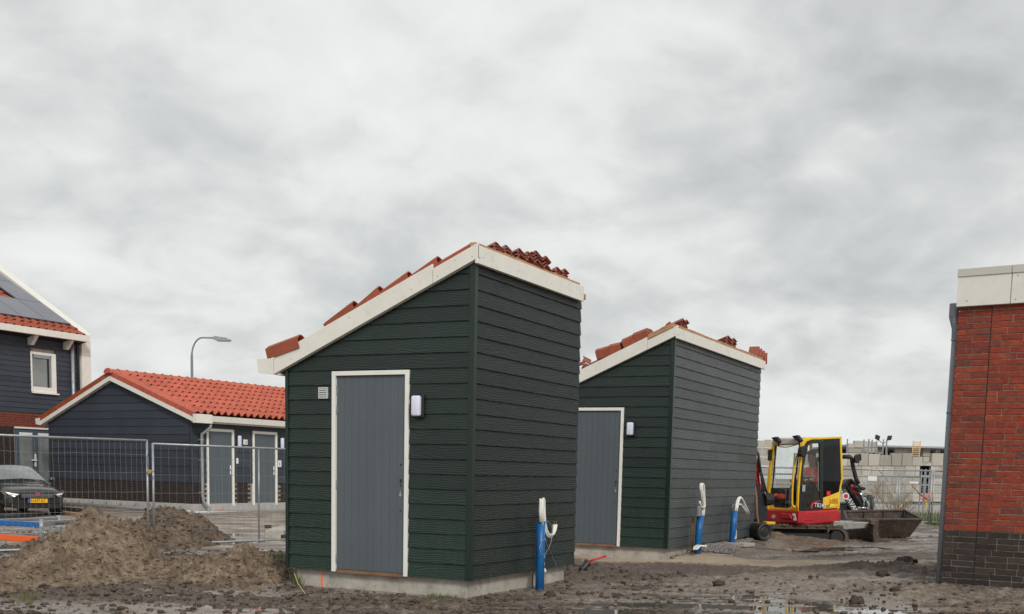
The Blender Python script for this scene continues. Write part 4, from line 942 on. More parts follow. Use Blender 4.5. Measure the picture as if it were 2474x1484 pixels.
# drain pipes hung along the plinth
q = MB(); q.tube([(-.12, GW+.1, zc0-.17), (-.12, GW*.5, zc0-.19), (-.12, -.1, zc0-.22)], .055, 10); q.obj('drain_pipe', M_galvd, RG, smooth=True)
q = MB(); q.tube([(-.1, -.13, zc0-.24), (3.0, -.13, zc0-.26), (GL, -.13, zc0-.28)], .055, 10); q.obj('drain_pipe', M_galvd, RG, smooth=True)
for k in range(9):
    y_ = .4+k*.62; q = MB(); q.box(-.13, y_-.012, zc0-.20, -.034, y_+.012, zc0-.11); q.bar((-.12, y_, zc0-.12), (-.04, y_, zc0-.05), .02); q.obj('pipe_bracket', M_galvd, RG)
for dd, px in ((0, 533), (1, 627)):
    xx, zz = GAR.fx(px, 1237, -.03); q = MB()
    for a, b in (((-.12, .06), (-.05, -.03)), ((-.05, -.03), (.0, .07)), ((.0, .07), (.05, -.05)), ((.05, -.05), (.10, .05)), ((-.13, .05), (.13, .08))):
        q.bar((xx+a[0], -.0335, zz+a[1]), (xx+b[0], -.0335, zz+b[1]), .006, .028, up=(0, 0, 1))
    q.obj('spray_mark', M_orangep, RG)

# ================================================================== HOUSE at the far left
RH = HOU.empty('terraced_house', 'slate blue two storey house with solar panels and white gable frame', 'house')
hx = lambda px, py, yl=0: HOU.fx(px, py, yl)
HX0 = -16.0; zE = hx(180, 812)[1]; zF = hx(100, 1000)[1]; zG = hx(60, 1036)[1]
HD = 9.0; gzt = HOU.fx(190, 808, -.46)[1]; gz0 = gzt-.18
q = MB(); q.box(HX0, .02, -.3, -.02, HD, gz0+.05); q.obj('wall', M_mortar, RH)
w0, zt0 = hx(74, 852); w1, _z = hx(132, 860); wz1 = hx(100, 853)[1]; wz0 = hx(100, 948)[1]
clad(RH, 'y', HX0, -.15, zF, gz0-.02, M_gb2, hole=[(w0, w1, wz0, wz1)], pitch=.158)
q = MB(); q.box(w0-.03, -.028, wz0+.0, w0+.03, .08, wz1+.01); q.box(w1-.14, -.034, wz0, w1+.02, .08, wz1+.01); q.box(w0+.05, -.034, wz1-.07, w1-.14, .08, wz1+.01); q.box(w0+.05, -.034, wz0+.0, w1-.14, .08, wz0+.16); wf = q.obj('window', M_white2, RH, bevel=.004)
q = MB(); q.box(w0+.10, -.03, wz1-.17, w1-.20, .0, wz1-.075); q.obj('vent_strip', M_galv, wf)
q = MB(); q.box(w0+.06, .01, wz0+.16, w1-.14, .03, wz1-.07); q.obj('pane', M_win, wf)
q = MB(); q.box(w0-.02, -.09, wz0-.05, w1+.08, -.005, wz0-.005); q.obj('sill', M_white2, wf)
q = MB(); q.box(w1-.30, -.012, wz0+.165, w1-.24, .005, wz1-.175); q.obj('sash', M_blackm, wf)
# lower storey: red brick band and dark brick, door set
ddx0 = hx(38, 1100)[0]; ddx1 = ddx0+3.4
brick_courses(RH, 'y', HX0, -.1, zG+.05, zF-.02, M_brick, name='red_brick_courses')
brick_courses(RH, 'y', HX0, ddx0-.05, .05, zG+.05, M_brickd, name='dark_brick_courses')
q = MB(); q.box(ddx0, -.03, .05, ddx1, .05, zG); dd = q.obj('door_set', mat('blue grey joinery', (.075, .10, .125), .45), RH)
q = MB(); q.box(ddx0-.05, -.07, zG+.0, ddx1, -.035, zG+.05); q.obj('lintel', M_white2, dd)
for a, b in ((46, 77), (91, 119)):
    xa = hx(a, 1100)[0]; xb = hx(b, 1100)[0]; q = MB(); q.box(xa, -.036, .45, xb, -.031, zG-.22); q.obj('pane', M_win, dd); q = MB(); q.box(xa, -.05, zG-.20, xb, -.0365, zG-.12); q.obj('vent_strip', M_ceramic, dd)
xh = hx(83.5, 1110)[0]; zh = hx(83.5, 1112)[1]; q = MB(); q.box(xh-.03, -.05, zh-.2, xh+.03, -.031, zh+.2); q.box(xh-.16, -.09, zh-.02, xh+.03, -.06, zh+.02); q.obj('door_handle', M_ceramic, dd)
# eaves: gutter board, brackets, downpipe
gzt = HOU.fx(190, 808, -.46)[1]; gz0 = gzt-.18
q = MB(); q.box(HX0, -.46, gz0-.02, .0, -.0, gz0+.0); q.box(HX0, -.47, gz0-.02, .0, -.44, gzt); q.obj('gutter', M_white, RH)
for px in (116, 258/2.2825*1.0*0+ (585/2.2825)/1.6556):
    pass
for px in (116/1.0, ):
    pass
for zx in (262, 584):
    xx = hx(zx/2.2825/1.6556, 820)[0]; q = MB(); q.prism([(xx-.06, -.40, gz0-.03), (xx-.06, -.02, gz0-.03), (xx-.06, -.02, gz0-.32), (xx-.06, -.16, gz0-.32)], (.12, 0, 0)); q.obj('eaves_bracket', M_white, RH)
q = MB(); q.tube([(-.42, -.10, gz0-.02), (-.42, -.10, .2)], .055, 10); q.obj('downpipe', M_galvd, RH, smooth=True)
q = MB(); q.box(-.19, -.06, .3, -.10, .0, gz0-.03); q.obj('wall_slot', M_blackm, RH)
# gable frame slab: outline on the plane x'=0
pe = HOU.fy(211, 800, .3); e1 = (-.55, pe[1]); 
v0 = HOU.fy(205, 798, 0.0); v1 = HOU.fy(0, 655, 0.0); sh = (v1[1]-v0[1])/(v1[0]-v0[0])
zr = lambda y: v0[1]+(y-v0[0])*sh
yt = 6.5
c0_ = HOU.fy(213, 802, .38); c1_ = HOU.fy(0, 640, .38); sf = (c1_[1]-c0_[1])/(c1_[0]-c0_[0]); zr = lambda y: c0_[1]+(y-c0_[0])*sf
q = MB(); q.prism([(-.0, -.07, -.2), (-.0, -.07, zr(c0_[0])-.12), (-.0, .12, zr(.12)), (-.0, yt, zr(yt)), (-.0, yt, zr(yt)-1.0), (-.0, .35, zr(.35)-1.0), (-.0, .35, -.2)], (.38, 0, 0)); q.obj('gable_frame', M_white, RH, bevel=.012)
q = MB(); q.box(-.004, -.074, zr(0)-.78, .384, .1, zr(0)-.77); q.obj('panel_joint', M_galvd, RH)
# roof slope between x'=HX0 and -.02
c0_ = HOU.fy(213, 802, .38); c1_ = HOU.fy(0, 640, .38); sf = (c1_[1]-c0_[1])/(c1_[0]-c0_[0]); sh = (c0_[1]+(6-c0_[0])*sf-.28-(gz0+.10))/6.4
al3 = atan(sh); zo = -.42
Yh = (0, cos(al3), sin(al3)); Zh = (0, -sin(al3), cos(al3))
base = Vector((0, -.40, gz0+.10))
q = MB(); P0 = base; P1 = base+Vector(Yh)*11
q.prism([(HX0, P0.y, P0.z-.1), (HX0, P1.y, P1.z-.1), (HX0, P1.y+.3, P1.z-.4), (HX0, P0.y+.4, P0.z-.2)], (-HX0-.03, 0, 0)); q.obj('roof', M_blackm, RH)
ME_ht = tile_wave(.30, .46, 1, .05, .014, 0, 8, amp0=.10).mesh('roof_tile', M_tilev)
for r in range(2):
    for c in range(40):
        p = base+Vector(Yh)*(r*.4)+Vector(Zh)*.03; link('roof_tile', ME_ht, RH, tile_matrix((-.36-c*.30, p.y, p.z), (1, 0, 0), Yh, Zh) @ Euler((.03, 0, 0)).to_matrix().to_4x4())
# rooflight strip of tiles between the panels
SX = 1.72; SY = 1.9
sx0 = hx(300/2.2825/1.6556*0+176, 800)[0]
def on_roof(px, py):
    """pixel to (x', distance up the slope) on the roof plane"""
    r = ray(px, py); n = HOU.ey*Zh[1]+np.array([0, 0, 1.])*Zh[2]; p0 = HOU.world(0, base.y, base.z)
    t = (n@(p0-CAM))/(n@r); q_ = HOU.local(CAM+t*r); return q_[0], (q_[1]-base.y)/cos(al3)
def rz(x, y): return ((x/2.2825)/1.6556, (1050+y/2.2825)/1.6556)
def panel(quad, name, material, lift=.16, thick=.04):
    q = MB(); vs = []
    for t in (lift, lift-thick):
        for px, py in quad:
            u, s_ = on_roof(*rz(px, py)); p = base+Vector(Yh)*s_+Vector(Zh)*t; vs.append((u, p.y, p.z))
    q.add(vs, [(0, 1, 2, 3), (7, 6, 5, 4), (0, 4, 5, 1), (1, 5, 6, 2), (2, 6, 7, 3), (3, 7, 4, 0)]); return q.obj(name, material, RH)
g = 2
uA, sA = on_roof(*rz(640, 602)); uB, sB = on_roof(*rz(395, 412)); uC, sC = on_roof(*rz(410, 562)); uD, sD = on_roof(*rz(160, 522)); ph = (sB-sA); pw = abs(uC-uA)
for r in range(4):
    for c in range(6):
        if (r, c) in ((1, 1), (1, 2), (1, 3)) : continue
        q = MB(); u1 = uA-c*pw-.012; u0 = uA-(c+1)*pw+.012; s0 = sA+r*ph+.012; s1_ = sA+(r+1)*ph-.012
        vs = []
        for t in (.15, .11):
            for u, s_ in ((u0, s0), (u1, s0), (u1, s1_), (u0, s1_)): p = base+Vector(Yh)*s_+Vector(Zh)*t; vs.append((u, p.y, p.z))
        q.add(vs, [(0, 1, 2, 3), (7, 6, 5, 4), (0, 4, 5, 1), (1, 5, 6, 2), (2, 6, 7, 3), (3, 7, 4, 0)]); q.obj('solar_panel', M_solar, RH)
for r in range(int(ph/.4)+1):
    for c in range(10):
        p = base+Vector(Yh)*(sA+ph+r*.4)+Vector(Zh)*.03; link('roof_tile', ME_ht, RH, tile_matrix((uA-pw-.32-c*.30, p.y, p.z), (1, 0, 0), Yh, Zh) @ Euler((.03, 0, 0)).to_matrix().to_4x4())

# ================================================================== BRICK HOUSE at the right
RB = BRK.empty('brick_house', 'red brick house corner with dark plinth and beige roof edge at the right', 'house')
zT = BRK.fy(2316, 738)[1]; zM = BRK.fy(2300, 1281)[1]; zB = -.10
NR = 37; cr = (zT-zM)/NR; ND = 12
q = MB(); q.box(-.0035, -4.5, -.2, 4.5, -.012, zM-.004); q.obj('mortar_bed', M_mortard, RB)
q = MB(); q.box(-.0025, -4.5, zM-.003, 4.5, -.012, zT+.05); q.obj('mortar_bed', M_mortar, RB)
yj = BRK.fy(2380, 1000)[0]; LB = .222; JT = .0145
def joint_at(z): return yj
cnt = 0; rest = MB(); restd = MB(); restd2 = MB(); MEB = {}
def brick_me(l, material, v):
    key = (round(l, 3), material.name, v)
    if key not in MEB:
        q = MB(); h = cr-JT; r_ = random.Random(v*7+int(l*1000)); jit = lambda: r_.uniform(-.0016, .0016); ny = 4
        # front face with softly uneven edges
        fr_ = []; bk = []
        for i in range(ny+1): fr_.append((-.011+jit()*1.5, -l*i/ny, jit())); 
        for i in range(ny, -1, -1): fr_.append((-.011+jit()*1.5, -l*i/ny, h+jit()))
        n = len(fr_); bk = [(.014, y, z+(.0 if z < h/2 else 0)) for _, y, z in fr_]
        rim = [(-.007, y+(.003 if i in (0, n-1) else (-.003 if i in (ny, ny+1) else 0)), z+(-.0035 if z < h/2 else .0035)) for i, (_, y, z) in enumerate(fr_)]
        q.add(fr_+rim+[(.014, y, z) for _, y, z in rim], [tuple(range(n))]+[(i, (i+1) % n, n+(i+1) % n, n+i) for i in range(n)]+[(n+i, n+(i+1) % n, 2*n+(i+1) % n, 2*n+i) for i in range(n)])
        MEB[key] = q.mesh('brick', material)
    return MEB[key]
for k in range(NR+ND):
    dark = k >= NR; z = zT-(k+1)*cr+JT*.5; material = M_brickd if dark else M_brick
    # left of the joint
    widths = []; y = -.0; off = (k % 2)
    first = .165 if off else .100
    segs = [(0, -first)]; y = -first-JT
    while y-LB > yj+.03: segs.append((y, y-LB)); y -= LB+JT
    if y-(yj+.008) > .02: segs.append((y, yj+.008))
    else: segs[-1] = (segs[-1][0], yj+.008)
    y = yj-.008; first = (.165, .215, .105)[(k*5+k//3) % 3]; segs.append((y, y-first)); y -= first+JT
    while y > -4.28:
        l = LB if (k*7+int(-y*9)) % 5 else .105
        segs.append((y, y-l)); y -= l+JT
    for a, b in segs:
        vis = b > -1.15 and z > .02
        if vis and cnt < 300:
            l = round(a-b, 3); v = random.randrange(4)
            link('brick', brick_me(l, material, v), RB, Matrix.Translation((random.uniform(-.0022, .0022), a, z))); cnt += 1
        else: (restd if dark else rest).box(-.010, b, z, .014, a, z+cr-JT)
tag(rest.obj('brick_courses', M_brick, RB), kind='stuff'); tag(restd.obj('dark_brick_courses', M_brickd, RB), kind='stuff')
# brick return on the hidden left side
q = MB()
for k in range(NR+ND):
    z = zT-(k+1)*cr+JT*.5; x_ = .015+(k % 2)*.11
    while x_ < 4.3: (restd if k >= NR else q).box(x_, -.014, z, x_+.21, .002, z+cr-JT); x_ += .22
tag(q.obj('brick_courses', M_brick, RB), kind='stuff')
q = MB()
for k in range(NR+ND):
    z = zT-(k+1)*cr+JT*.5; x_ = .015+(k % 2)*.11
    while x_ < 4.3: (restd2 if k >= NR else q).box(x_, -4.512, z, x_+.21, -4.49, z+cr-JT); x_ += .22
tag(q.obj('brick_courses', M_brick, RB), kind='stuff'); tag(restd2.obj('dark_brick_courses', M_brickd, RB), kind='stuff')
# expansion joint
q = MB(); q.box(-.0075, yj-.0065, -.1, .0145, yj+.0065, zT); q.obj('expansion_joint', M_blackm, RB)
yw, zw = BRK.fy((3650+840/2.664)/1.6556, (1900+1075/2.664)/1.6556); q = MB(); q.box(-.0135, yw-.007, zw-.028, -.005, yw+.007, zw+.028); q.obj('weep_hole', M_blackm, RB)
# roof edge
xf = -.075; ty = lambda px, py: BRK.fy(px, py, xf)
fz0 = ty(2318, 741)[1]; fz1 = ty(2318, 668)[1]; fz2 = ty(2316, 651)[1]; yl = ty(2313, 700)[0]; yj2 = ty((3700+1028/2.967)/1.6556, 680)[0]
for a, b in ((yl, yj2+.006), (yj2-.006, -4.55)):
    q = MB(); q.box(xf, b, fz0, xf+.02, a, fz1); q.obj('fascia_panel', M_white, RB, bevel=.003)
    q = MB(); q.box(xf-.012, b, fz1-.006, .5, a+.006, fz2); q.obj('roof_trim', mat('beige aluminium trim', (.56, .535, .48), .4, var=.03), RB, bevel=.003)
q = MB(); q.box(xf+.021, -4.53, fz0+.01, .30, yl-.004, fz1-.01); q.obj('fascia_core', M_white, RB); q = MB(); q.box(xf+.02, -4.5, fz0-.0, .012, yl-.03, fz0+.008); q.obj('soffit', M_white, RB)
q = MB(); q.box(xf+.02, yl-.02, fz0, 4.5, yl, fz1-.008); q.obj('fascia_panel', M_white, RB)
for px, py in ((3700+500/2.967, 1000+604/2.967), (3700+1105/2.967, 1000+300/2.967), (3700+1077/2.967, 1000+584/2.967)):
    y_, z_ = ty(px/1.6556, py/1.6556); q = MB(); q.lathe([(0, .007), (.004, .006)], (xf-.0005, y_, z_), (-1, 0, 0), 8); q.obj('screw', M_galvd, RB)
# rain pipe
py0 = BRK.fy(2307, 800, .05)[0]
zt1 = BRK.fy(2312, 733, .05)[1]; yp = BRK.fy(2303, 900, .08)[0]
q = MB(); q.tube([(.08, yp, 3.15), (.08, yp, 1.0), (.08, yp, -.1)], .043, 14); dp = q.obj('rain_pipe', M_zinc, RB, smooth=True)
q = MB(); q.tube([(.08, yp+.035, zt1+.0), (.08, yp+.035, zt1-.14), (.08, yp, zt1-.28), (.08, yp, zt1-.42)], [.056, .056, .050, .046], 12); q.obj('pipe_bend', M_zinc, dp, smooth=False)
for z_ in (zt1-.42, BRK.fy(2290, 1290, .08)[1], BRK.fy(2304, 1000, .08)[1]):
    q = MB(); q.lathe([(0, .0475), (.012, .049), (.022, .0475)], (.08, yp, z_), (0, 0, 1), 14); q.obj('pipe_collar', M_zinc, dp)

# ================================================================== FENCES
def fence_panel(pA, pB, z0, z1, label, group, nv=None, wr=.0022, fr=.019, hz=None, mid=False, mats=(M_galv, M_wire), dip=True, nh=6, parts=True):
    """welded mesh panel between two ground points"""
    a = Vector((pA[0], pA[1], 0)); b = Vector((pB[0], pB[1], 0)); L = (b-a).length; ang = atan2(b.y-a.y, b.x-a.x)
    r = empty('mesh_fence', (a.x, a.y, 0), ang, label, 'fence', group)
    q = MB(); q.tube([(0, 0, z0-.06), (0, 0, z1)], fr, 8); q.obj('post', mats[0], r, smooth=True)
    q = MB(); q.tube([(L, 0, z0-.06), (L, 0, z1)], fr, 8); q.obj('post', mats[0], r, smooth=True)
    for z in (z0+.05, z1-.01):
        q = MB(); q.tube([(0, 0, z), (L*.5, 0, z-.006), (L, 0, z)], fr*.95, 8); q.obj('rail', mats[0], r, smooth=True)
    if mid: q = MB(); q.tube([(L*mid, 0, z0), (L*mid, 0, z1-.02)], fr*.7, 7); q.obj('post', mats[0], r, smooth=True)
    nv = nv or int(L/.105); rr = random.Random(int(abs(a.x)*100))
    zs = [z0+.06, z0+(z1-z0)*.17, z0+(z1-z0)*.34, z0+(z1-z0)*.52, z0+(z1-z0)*.70, z0+(z1-z0)*.86]
    q = MB()
    for i in range(1, nv):
        x = L*i/nv; j = rr.uniform(-.012, .012); pts = [(x+j*.3, .004, z0+.04), (x+j, .004, z0+.5), (x+j*.8, .004, z0+1.0), (x-j*.6, .004, z0+1.45), (x+j*.2, .004, z1)]
        if parts: w = MB(); w.tube(pts, wr, 3, False); w.obj('wire', mats[1], r, fix=False)
        else: q.tube(pts, wr, 3, False)
    for z in zs if nh == 6 else [z0+(z1-z0)*k/nh for k in range(1, nh)]:
        pts = [(L*k/8, .004, z+rr.uniform(-.008, .008)) for k in range(9)]
        if parts: w = MB(); w.tube(pts, wr*1.15, 3, False); w.obj('wire', mats[1], r, fix=False)
        else: q.tube(pts, wr*1.1, 3, False)
    if not parts: tag(q.obj('wire_mesh', mats[1], r, fix=False), kind='stuff')
    return r, L
A0 = at(357, 1200, 18.2); A1 = at(371, 1200, 18.35); AL_ = at(-130, 1150, 15.9); AR = at(905, 1160, 22.2)
r, L = fence_panel(AL_, A0, .0, 1.735, 'left mesh fence panel in front of the black car', 'temporary mesh fence panels', nv=34)
r.location.z = 0
r, L = fence_panel(A1, AR, .0, 1.69, 'mesh fence panel right of the padlocked posts, behind the heap', 'temporary mesh fence panels', nv=33, mid=.43)
# the extra close band of wires over the middle of both panels (double mesh of the panel behind)
for (P, Q, za, zb_) in ((AL_, A0, .42, .92), (A1, AR, .42, .92)):
    pass
pc = at(364, 1140, 18.2)
g_ = empty('fence_clamp', (pc[0], pc[1]-.02, pc[2]), 0, 'brass padlocked clamp joining the two fence posts', 'clamp')
q = MB(); q.box(-.055, -.035, -.012, .055, .035, .02); q.obj('clamp_body', M_galvd, g_, bevel=.004); q = MB(); q.box(-.03, -.055, -.035, .03, -.036, .03); q.obj('padlock', M_brass, g_, bevel=.006); q = MB(); q.tube([(-.04, 0, .03), (-.05, 0, .22), (-.02, -.01, .30)], .005, 5); q.obj('cable_tie', M_blackm, g_)
# rear fence line
grpB = 'mesh fence panels along the far side of the site'
labs = ['far mesh fence panel behind the excavator cab', 'far mesh fence panel between the loader and the bucket end', 'far mesh fence panel right of the double posts', 'far mesh fence panel hidden mostly behind the further shed']
xsB = [1760, 2010, 2255, 2500]
for k in range(3):
    pa = at(xsB[k], 1180, 36); pb = at(xsB[k+1]-6, 1180, 36); fence_panel(pa, pb, .02, 1.70, labs[k], grpB, nv=40, wr=.0045, fr=.026, mats=(M_galvd, M_galvd), nh=8, parts=False)
labs = ['second row fence panel behind the excavator', 'second row fence panel with the upper white sign', 'second row fence panel with the lower white sign']
for k, (a, b) in enumerate(((1700, 1944), (1950, 2166), (2172, 2400))):
    pa = at(a, 1190, 43.5); pb = at(b, 1190, 43.5); fence_panel(pa, pb, -.1, 1.52, labs[k], 'second row of far mesh fence panels', nv=36, wr=.005, fr=.03, mats=(M_galv, M_galvd), nh=8, parts=False)
def m4(x, y): return ((2900+x/2.473)/1.6556, (1650+y/2.473)/1.6556)
for (x0, y0, x1, y1, lab, tx) in ((1415, 630, 1503, 678, 'upper white sign on the second row fence', 'BOUW'), (1828, 684, 1912, 704, 'lower narrow white sign on the second row fence', 'TERREIN')):
    pa = at(*m4(x0, y0), 43.42); pb = at(*m4(x1, y1), 43.42); q = MB(); q.box(0, 0, 0, pb[0]-pa[0], .02, pa[2]-pb[2]); o = q.obj('sign_board', M_ceramic); o.location = (pa[0], pa[1], pb[2]); tag(o, lab, 'sign')
# small stays behind the posts
for (a, b) in (((1500, 545), (1620, 685)), ((1845, 720), (1970, 850))):
    pa = at(*m4(*a), 42.8); pb = at(*m4(*b), 42.8); o = MB().tube([(0, 0, 0), tuple(pb-pa)], .022, 6).obj('fence_stay', M_woodd if a[0] > 1700 else M_galvd); o.location = tuple(pa); tag(o, 'rusty diagonal stay behind the lower sign' if a[0] > 1700 else 'grey diagonal stay behind the upper sign', 'fence stay')

# ================================================================== STREET LAMP
lp = at(464, 913, 60); r = empty('street_lamp', (lp[0], lp[1], 0), 0, 'tall grey street lamp with curved arm behind the garage roof', 'street lamp')
zt = at(464, 850, 60)[2]; zh = at(490, 816, 60)[2]; xr = at(525, 818, 60)[0]-lp[0]
q = MB(); pts = [(0, 0, -1), (0, 0, 4.5), (0, 0, zt-.25)]+[(.58-.58*cos(t), 0, zt-.25+(zh-zt+.25)*sin(t)) for t in [i*pi/16 for i in range(1, 9)]]+[(xr-.15, 0, zh)]
q.tube(pts, [.10, .08, .065]+[.042]*9, 10); q.obj('pole', M_zinc, r, smooth=True)
q = MB(); q.prism([(xr-.2, 0, zh-.08), (xr+.0, 0, zh-.16), (xr+.65, 0, zh-.15), (xr+.72, 0, zh-.10), (xr+.5, 0, zh+.02), (xr-.15, 0, zh+.09)], (0, .32, 0)); o = q.obj('lamp_head', M_galvd, r, bevel=.01); o.location.y = -.16
q = MB(); q.box(xr+.05, -.12, zh-.175, xr+.6, .12, zh-.163); q.obj('lamp_glass', M_ceramic, r)

# ================================================================== BLOCKWORK BUILDING under construction
YB = 48.0
RC = empty('unfinished_building', (0, YB, 0), 0, 'unfinished pale sand lime block building behind the far fence', 'building')
def blk(x0, y0, x1, y1, dep=0.0, name='block', m=M_block, gap=.006, th=.25):
    """block given by its corners in the photograph, on the vertical plane at YB+dep"""
    a = at(*m4(x0, y0), YB+dep); b = at(*m4(x1, y1), YB+dep); q = MB(); q.box(a[0]+gap, dep, b[2]+gap, b[0]-gap, dep+th, a[2]-gap); return q.obj(name, m, RC)
cols_ = [(700, 800), (800, 905), (905, 1010), (1010, 1120), (1120, 1225), (1225, 1330), (1330, 1428), (1428, 1540), (1540, 1655), (1655, 1758), (1758, 1860), (1860, 1960), (1960, 2060), (2060, 2170), (2170, 2290), (2290, 2400)]
tops = {700: 400, 800: 400, 905: 400, 1010: 402, 1120: 402, 1225: 400, 1330: 400, 1428: 408, 1540: 420, 1655: 400, 1758: 400, 1860: 436, 1960: 490, 2060: 402, 2170: 402, 2290: 402}
for ci, (a, b) in enumerate(cols_):
    rows = [tops[a], 530, 630, 718, 800, 885]
    for ri in range(5):
        if rows[ri+1]-rows[ri] < 15: continue
        if 1925 < (a+b)/2 < 2045 and 1 <= ri <= 3 or (a == 1960 and ri in (1, 2, 3)): continue      # doorway
        o_ = (22 if ri % 2 else -8)
        aa, bb = (a+o_, b+o_)
        if a == 1860 and ri in (1, 2, 3): bb = 1925
        if a == 2060 and ri in (1, 2, 3): aa = 2038
        blk(aa, rows[ri], bb, rows[ri+1])
for (x0, y0, x1, y1, d) in ((330, 276, 405, 345, 0), (405, 268, 500, 345, 0), (330, 345, 430, 440, 0), (430, 345, 500, 440, 0), (330, 440, 500, 530, 0), (330, 530, 500, 640, 0), (330, 640, 500, 760, 0), (330, 760, 500, 885, 0),
                            (1222, 304, 1282, 352, 2.0), (1282, 278, 1370, 350, 2.0), (1222, 352, 1368, 402, 2.0), (1372, 282, 1440, 345, 2.1), (1440, 290, 1508, 345, 2.1), (1372, 345, 1508, 402, 2.1),
                            (1510, 352, 1566, 412, 3.5), (1684, 350, 1762, 400, 3.5), (1766, 350, 1836, 400, 3.5), (1962, 352, 2028, 436, 3.5), (1962, 436, 2022, 492, 3.5), (2090, 352, 2112, 402, 3.5)):
    blk(x0, y0, x1, y1, d)
# rooms behind the openings: recessed floors, ceiling slab, and walls with the room shade painted in
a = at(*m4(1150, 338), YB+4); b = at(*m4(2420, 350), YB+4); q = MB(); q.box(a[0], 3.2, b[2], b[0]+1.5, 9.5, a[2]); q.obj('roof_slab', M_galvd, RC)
q = MB(); z_ = at(*m4(1500, 412), YB+9)[2]; q.box(a[0], 9.3, -.2, b[0]+1.5, 9.5, b[2]); q.obj('back_wall', mat('dark room shade', (.03, .03, .03), .9), RC)
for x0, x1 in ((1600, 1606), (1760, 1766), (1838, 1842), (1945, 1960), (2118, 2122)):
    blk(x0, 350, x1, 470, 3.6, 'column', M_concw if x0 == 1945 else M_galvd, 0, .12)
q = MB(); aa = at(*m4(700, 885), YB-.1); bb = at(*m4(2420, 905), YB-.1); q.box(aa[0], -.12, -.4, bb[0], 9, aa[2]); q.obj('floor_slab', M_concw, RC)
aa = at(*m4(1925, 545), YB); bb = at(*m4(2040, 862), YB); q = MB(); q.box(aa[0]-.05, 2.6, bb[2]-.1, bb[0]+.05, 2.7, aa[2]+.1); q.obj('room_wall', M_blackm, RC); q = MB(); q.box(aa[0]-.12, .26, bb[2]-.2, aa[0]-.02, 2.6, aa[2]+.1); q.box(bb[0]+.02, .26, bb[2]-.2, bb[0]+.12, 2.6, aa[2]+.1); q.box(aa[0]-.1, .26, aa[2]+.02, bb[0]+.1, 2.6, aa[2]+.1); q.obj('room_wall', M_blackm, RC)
for i, (x0, yt_, yb_) in enumerate(((1212, 262, 440), (1376, 268, 395), (1424, 262, 395), (1457, 270, 400), (1500, 282, 410), (1568, 266, 400), (1601, 268, 410))):
    pa = at(*m4(x0, yt_), YB+1.2); pb = at(*m4(x0, yb_), YB+1.2); q = MB(); q.tube([(0, 0, pb[2]-pa[2]-.3), (0, 0, 0)], .03, 6); o = q.obj('scaffold_pole', M_galvd); o.location = tuple(pa)
    tag(o, ('grey scaffold pole beside the excavator cab roof', 'scaffold pole at the left end of the upper blocks', 'tallest scaffold pole above the upper blocks', 'scaffold pole with yellowish tint right of the tallest one', 'shortest scaffold pole at the right end of the upper blocks', 'scaffold pole carrying the floodlights', 'scaffold pole just right of the floodlights')[i], 'scaffold pole')
pa = at(*m4(1562, 340), YB+1.2); r = empty('floodlight_mast', tuple(pa), 0, 'pair of black floodlights on a mast above the block wall', 'floodlight')
q = MB(); q.tube([(0, 0, -1.6), (0, 0, .12)], .03, 6); q.tube([(-.26, 0, .33), (0, 0, .12), (.26, 0, .33)], .022, 6); q.obj('mast', M_galvd, r)
for sx in (-1, 1):
    q = MB(); c = (sx*.26, 0, .40); q.prism([(c[0]-.10, -.06, c[2]-.08-.03*sx), (c[0]+.07, -.06, c[2]-.13+.02*sx), (c[0]+.11, -.06, c[2]+.07+.02*sx), (c[0]-.07, -.06, c[2]+.10-.02*sx)], (0, .14, 0)); q.obj('floodlight', M_blackm, r, bevel=.02)
pa = at(*m4(1885, 434), YB+3.0); pt = at(*m4(1893, 280), YB+3.0); r = empty('ladder', tuple(pa), 0, 'pale wooden ladder leaning up through the roof slab edge', 'ladder'); h = pt[2]-pa[2]
for sx in (-.16, .16):
    q = MB(); q.bar((sx, 0, -.2), (sx+.12, .3, h), .05, .05); q.obj('side_rail', mat('pale ladder timber', (.62, .42, .24), .6) if sx < 0 else bpy.data.materials['pale ladder timber'], r)
for k in range(8):
    z = h*(k+.3)/8; q = MB(); q.bar((-.16+.12*z/h, .3*z/h, z), (.16+.12*z/h, .3*z/h, z), .04, .04); q.obj('rung', bpy.data.materials['pale ladder timber'], r)
# scaffold tower and orange braces in the doorway
pa = at(*m4(1985, 880), YB-1.5); r = empty('scaffold_tower', (pa[0], pa[1], 0), 0, 'galvanised scaffold trestle with orange braces before the doorway', 'scaffold')
for px in (1945, 1985, 2030):
    p = at(*m4(px, 560), YB-1.5); q = MB(); q.tube([(p[0]-pa[0], 0, -.2), (p[0]-pa[0], 0, p[2])], .035, 6); q.obj('post', M_galv, r)
for py in (630, 720, 860):
    p = at(*m4(1945, py), YB-1.5); p2 = at(*m4(2030, py), YB-1.5); q = MB(); q.tube([(p[0]-pa[0], 0, p[2]), (p2[0]-pa[0], 0, p2[2])], .025, 6); q.obj('rail', M_galv, r)
for a_, b_ in (((1960, 865), (2035, 780)), ((1905, 790), (2010, 870)), ((1920, 850), (2045, 850))):
    p = at(*m4(*a_), YB-1.6); p2 = at(*m4(*b_), YB-1.6); q = MB(); q.bar((p[0]-pa[0], -.1, p[2]), (p2[0]-pa[0], -.1, p2[2]), .06); q.obj('brace', M_orange if a_[0] != 1905 else M_woodd, r)
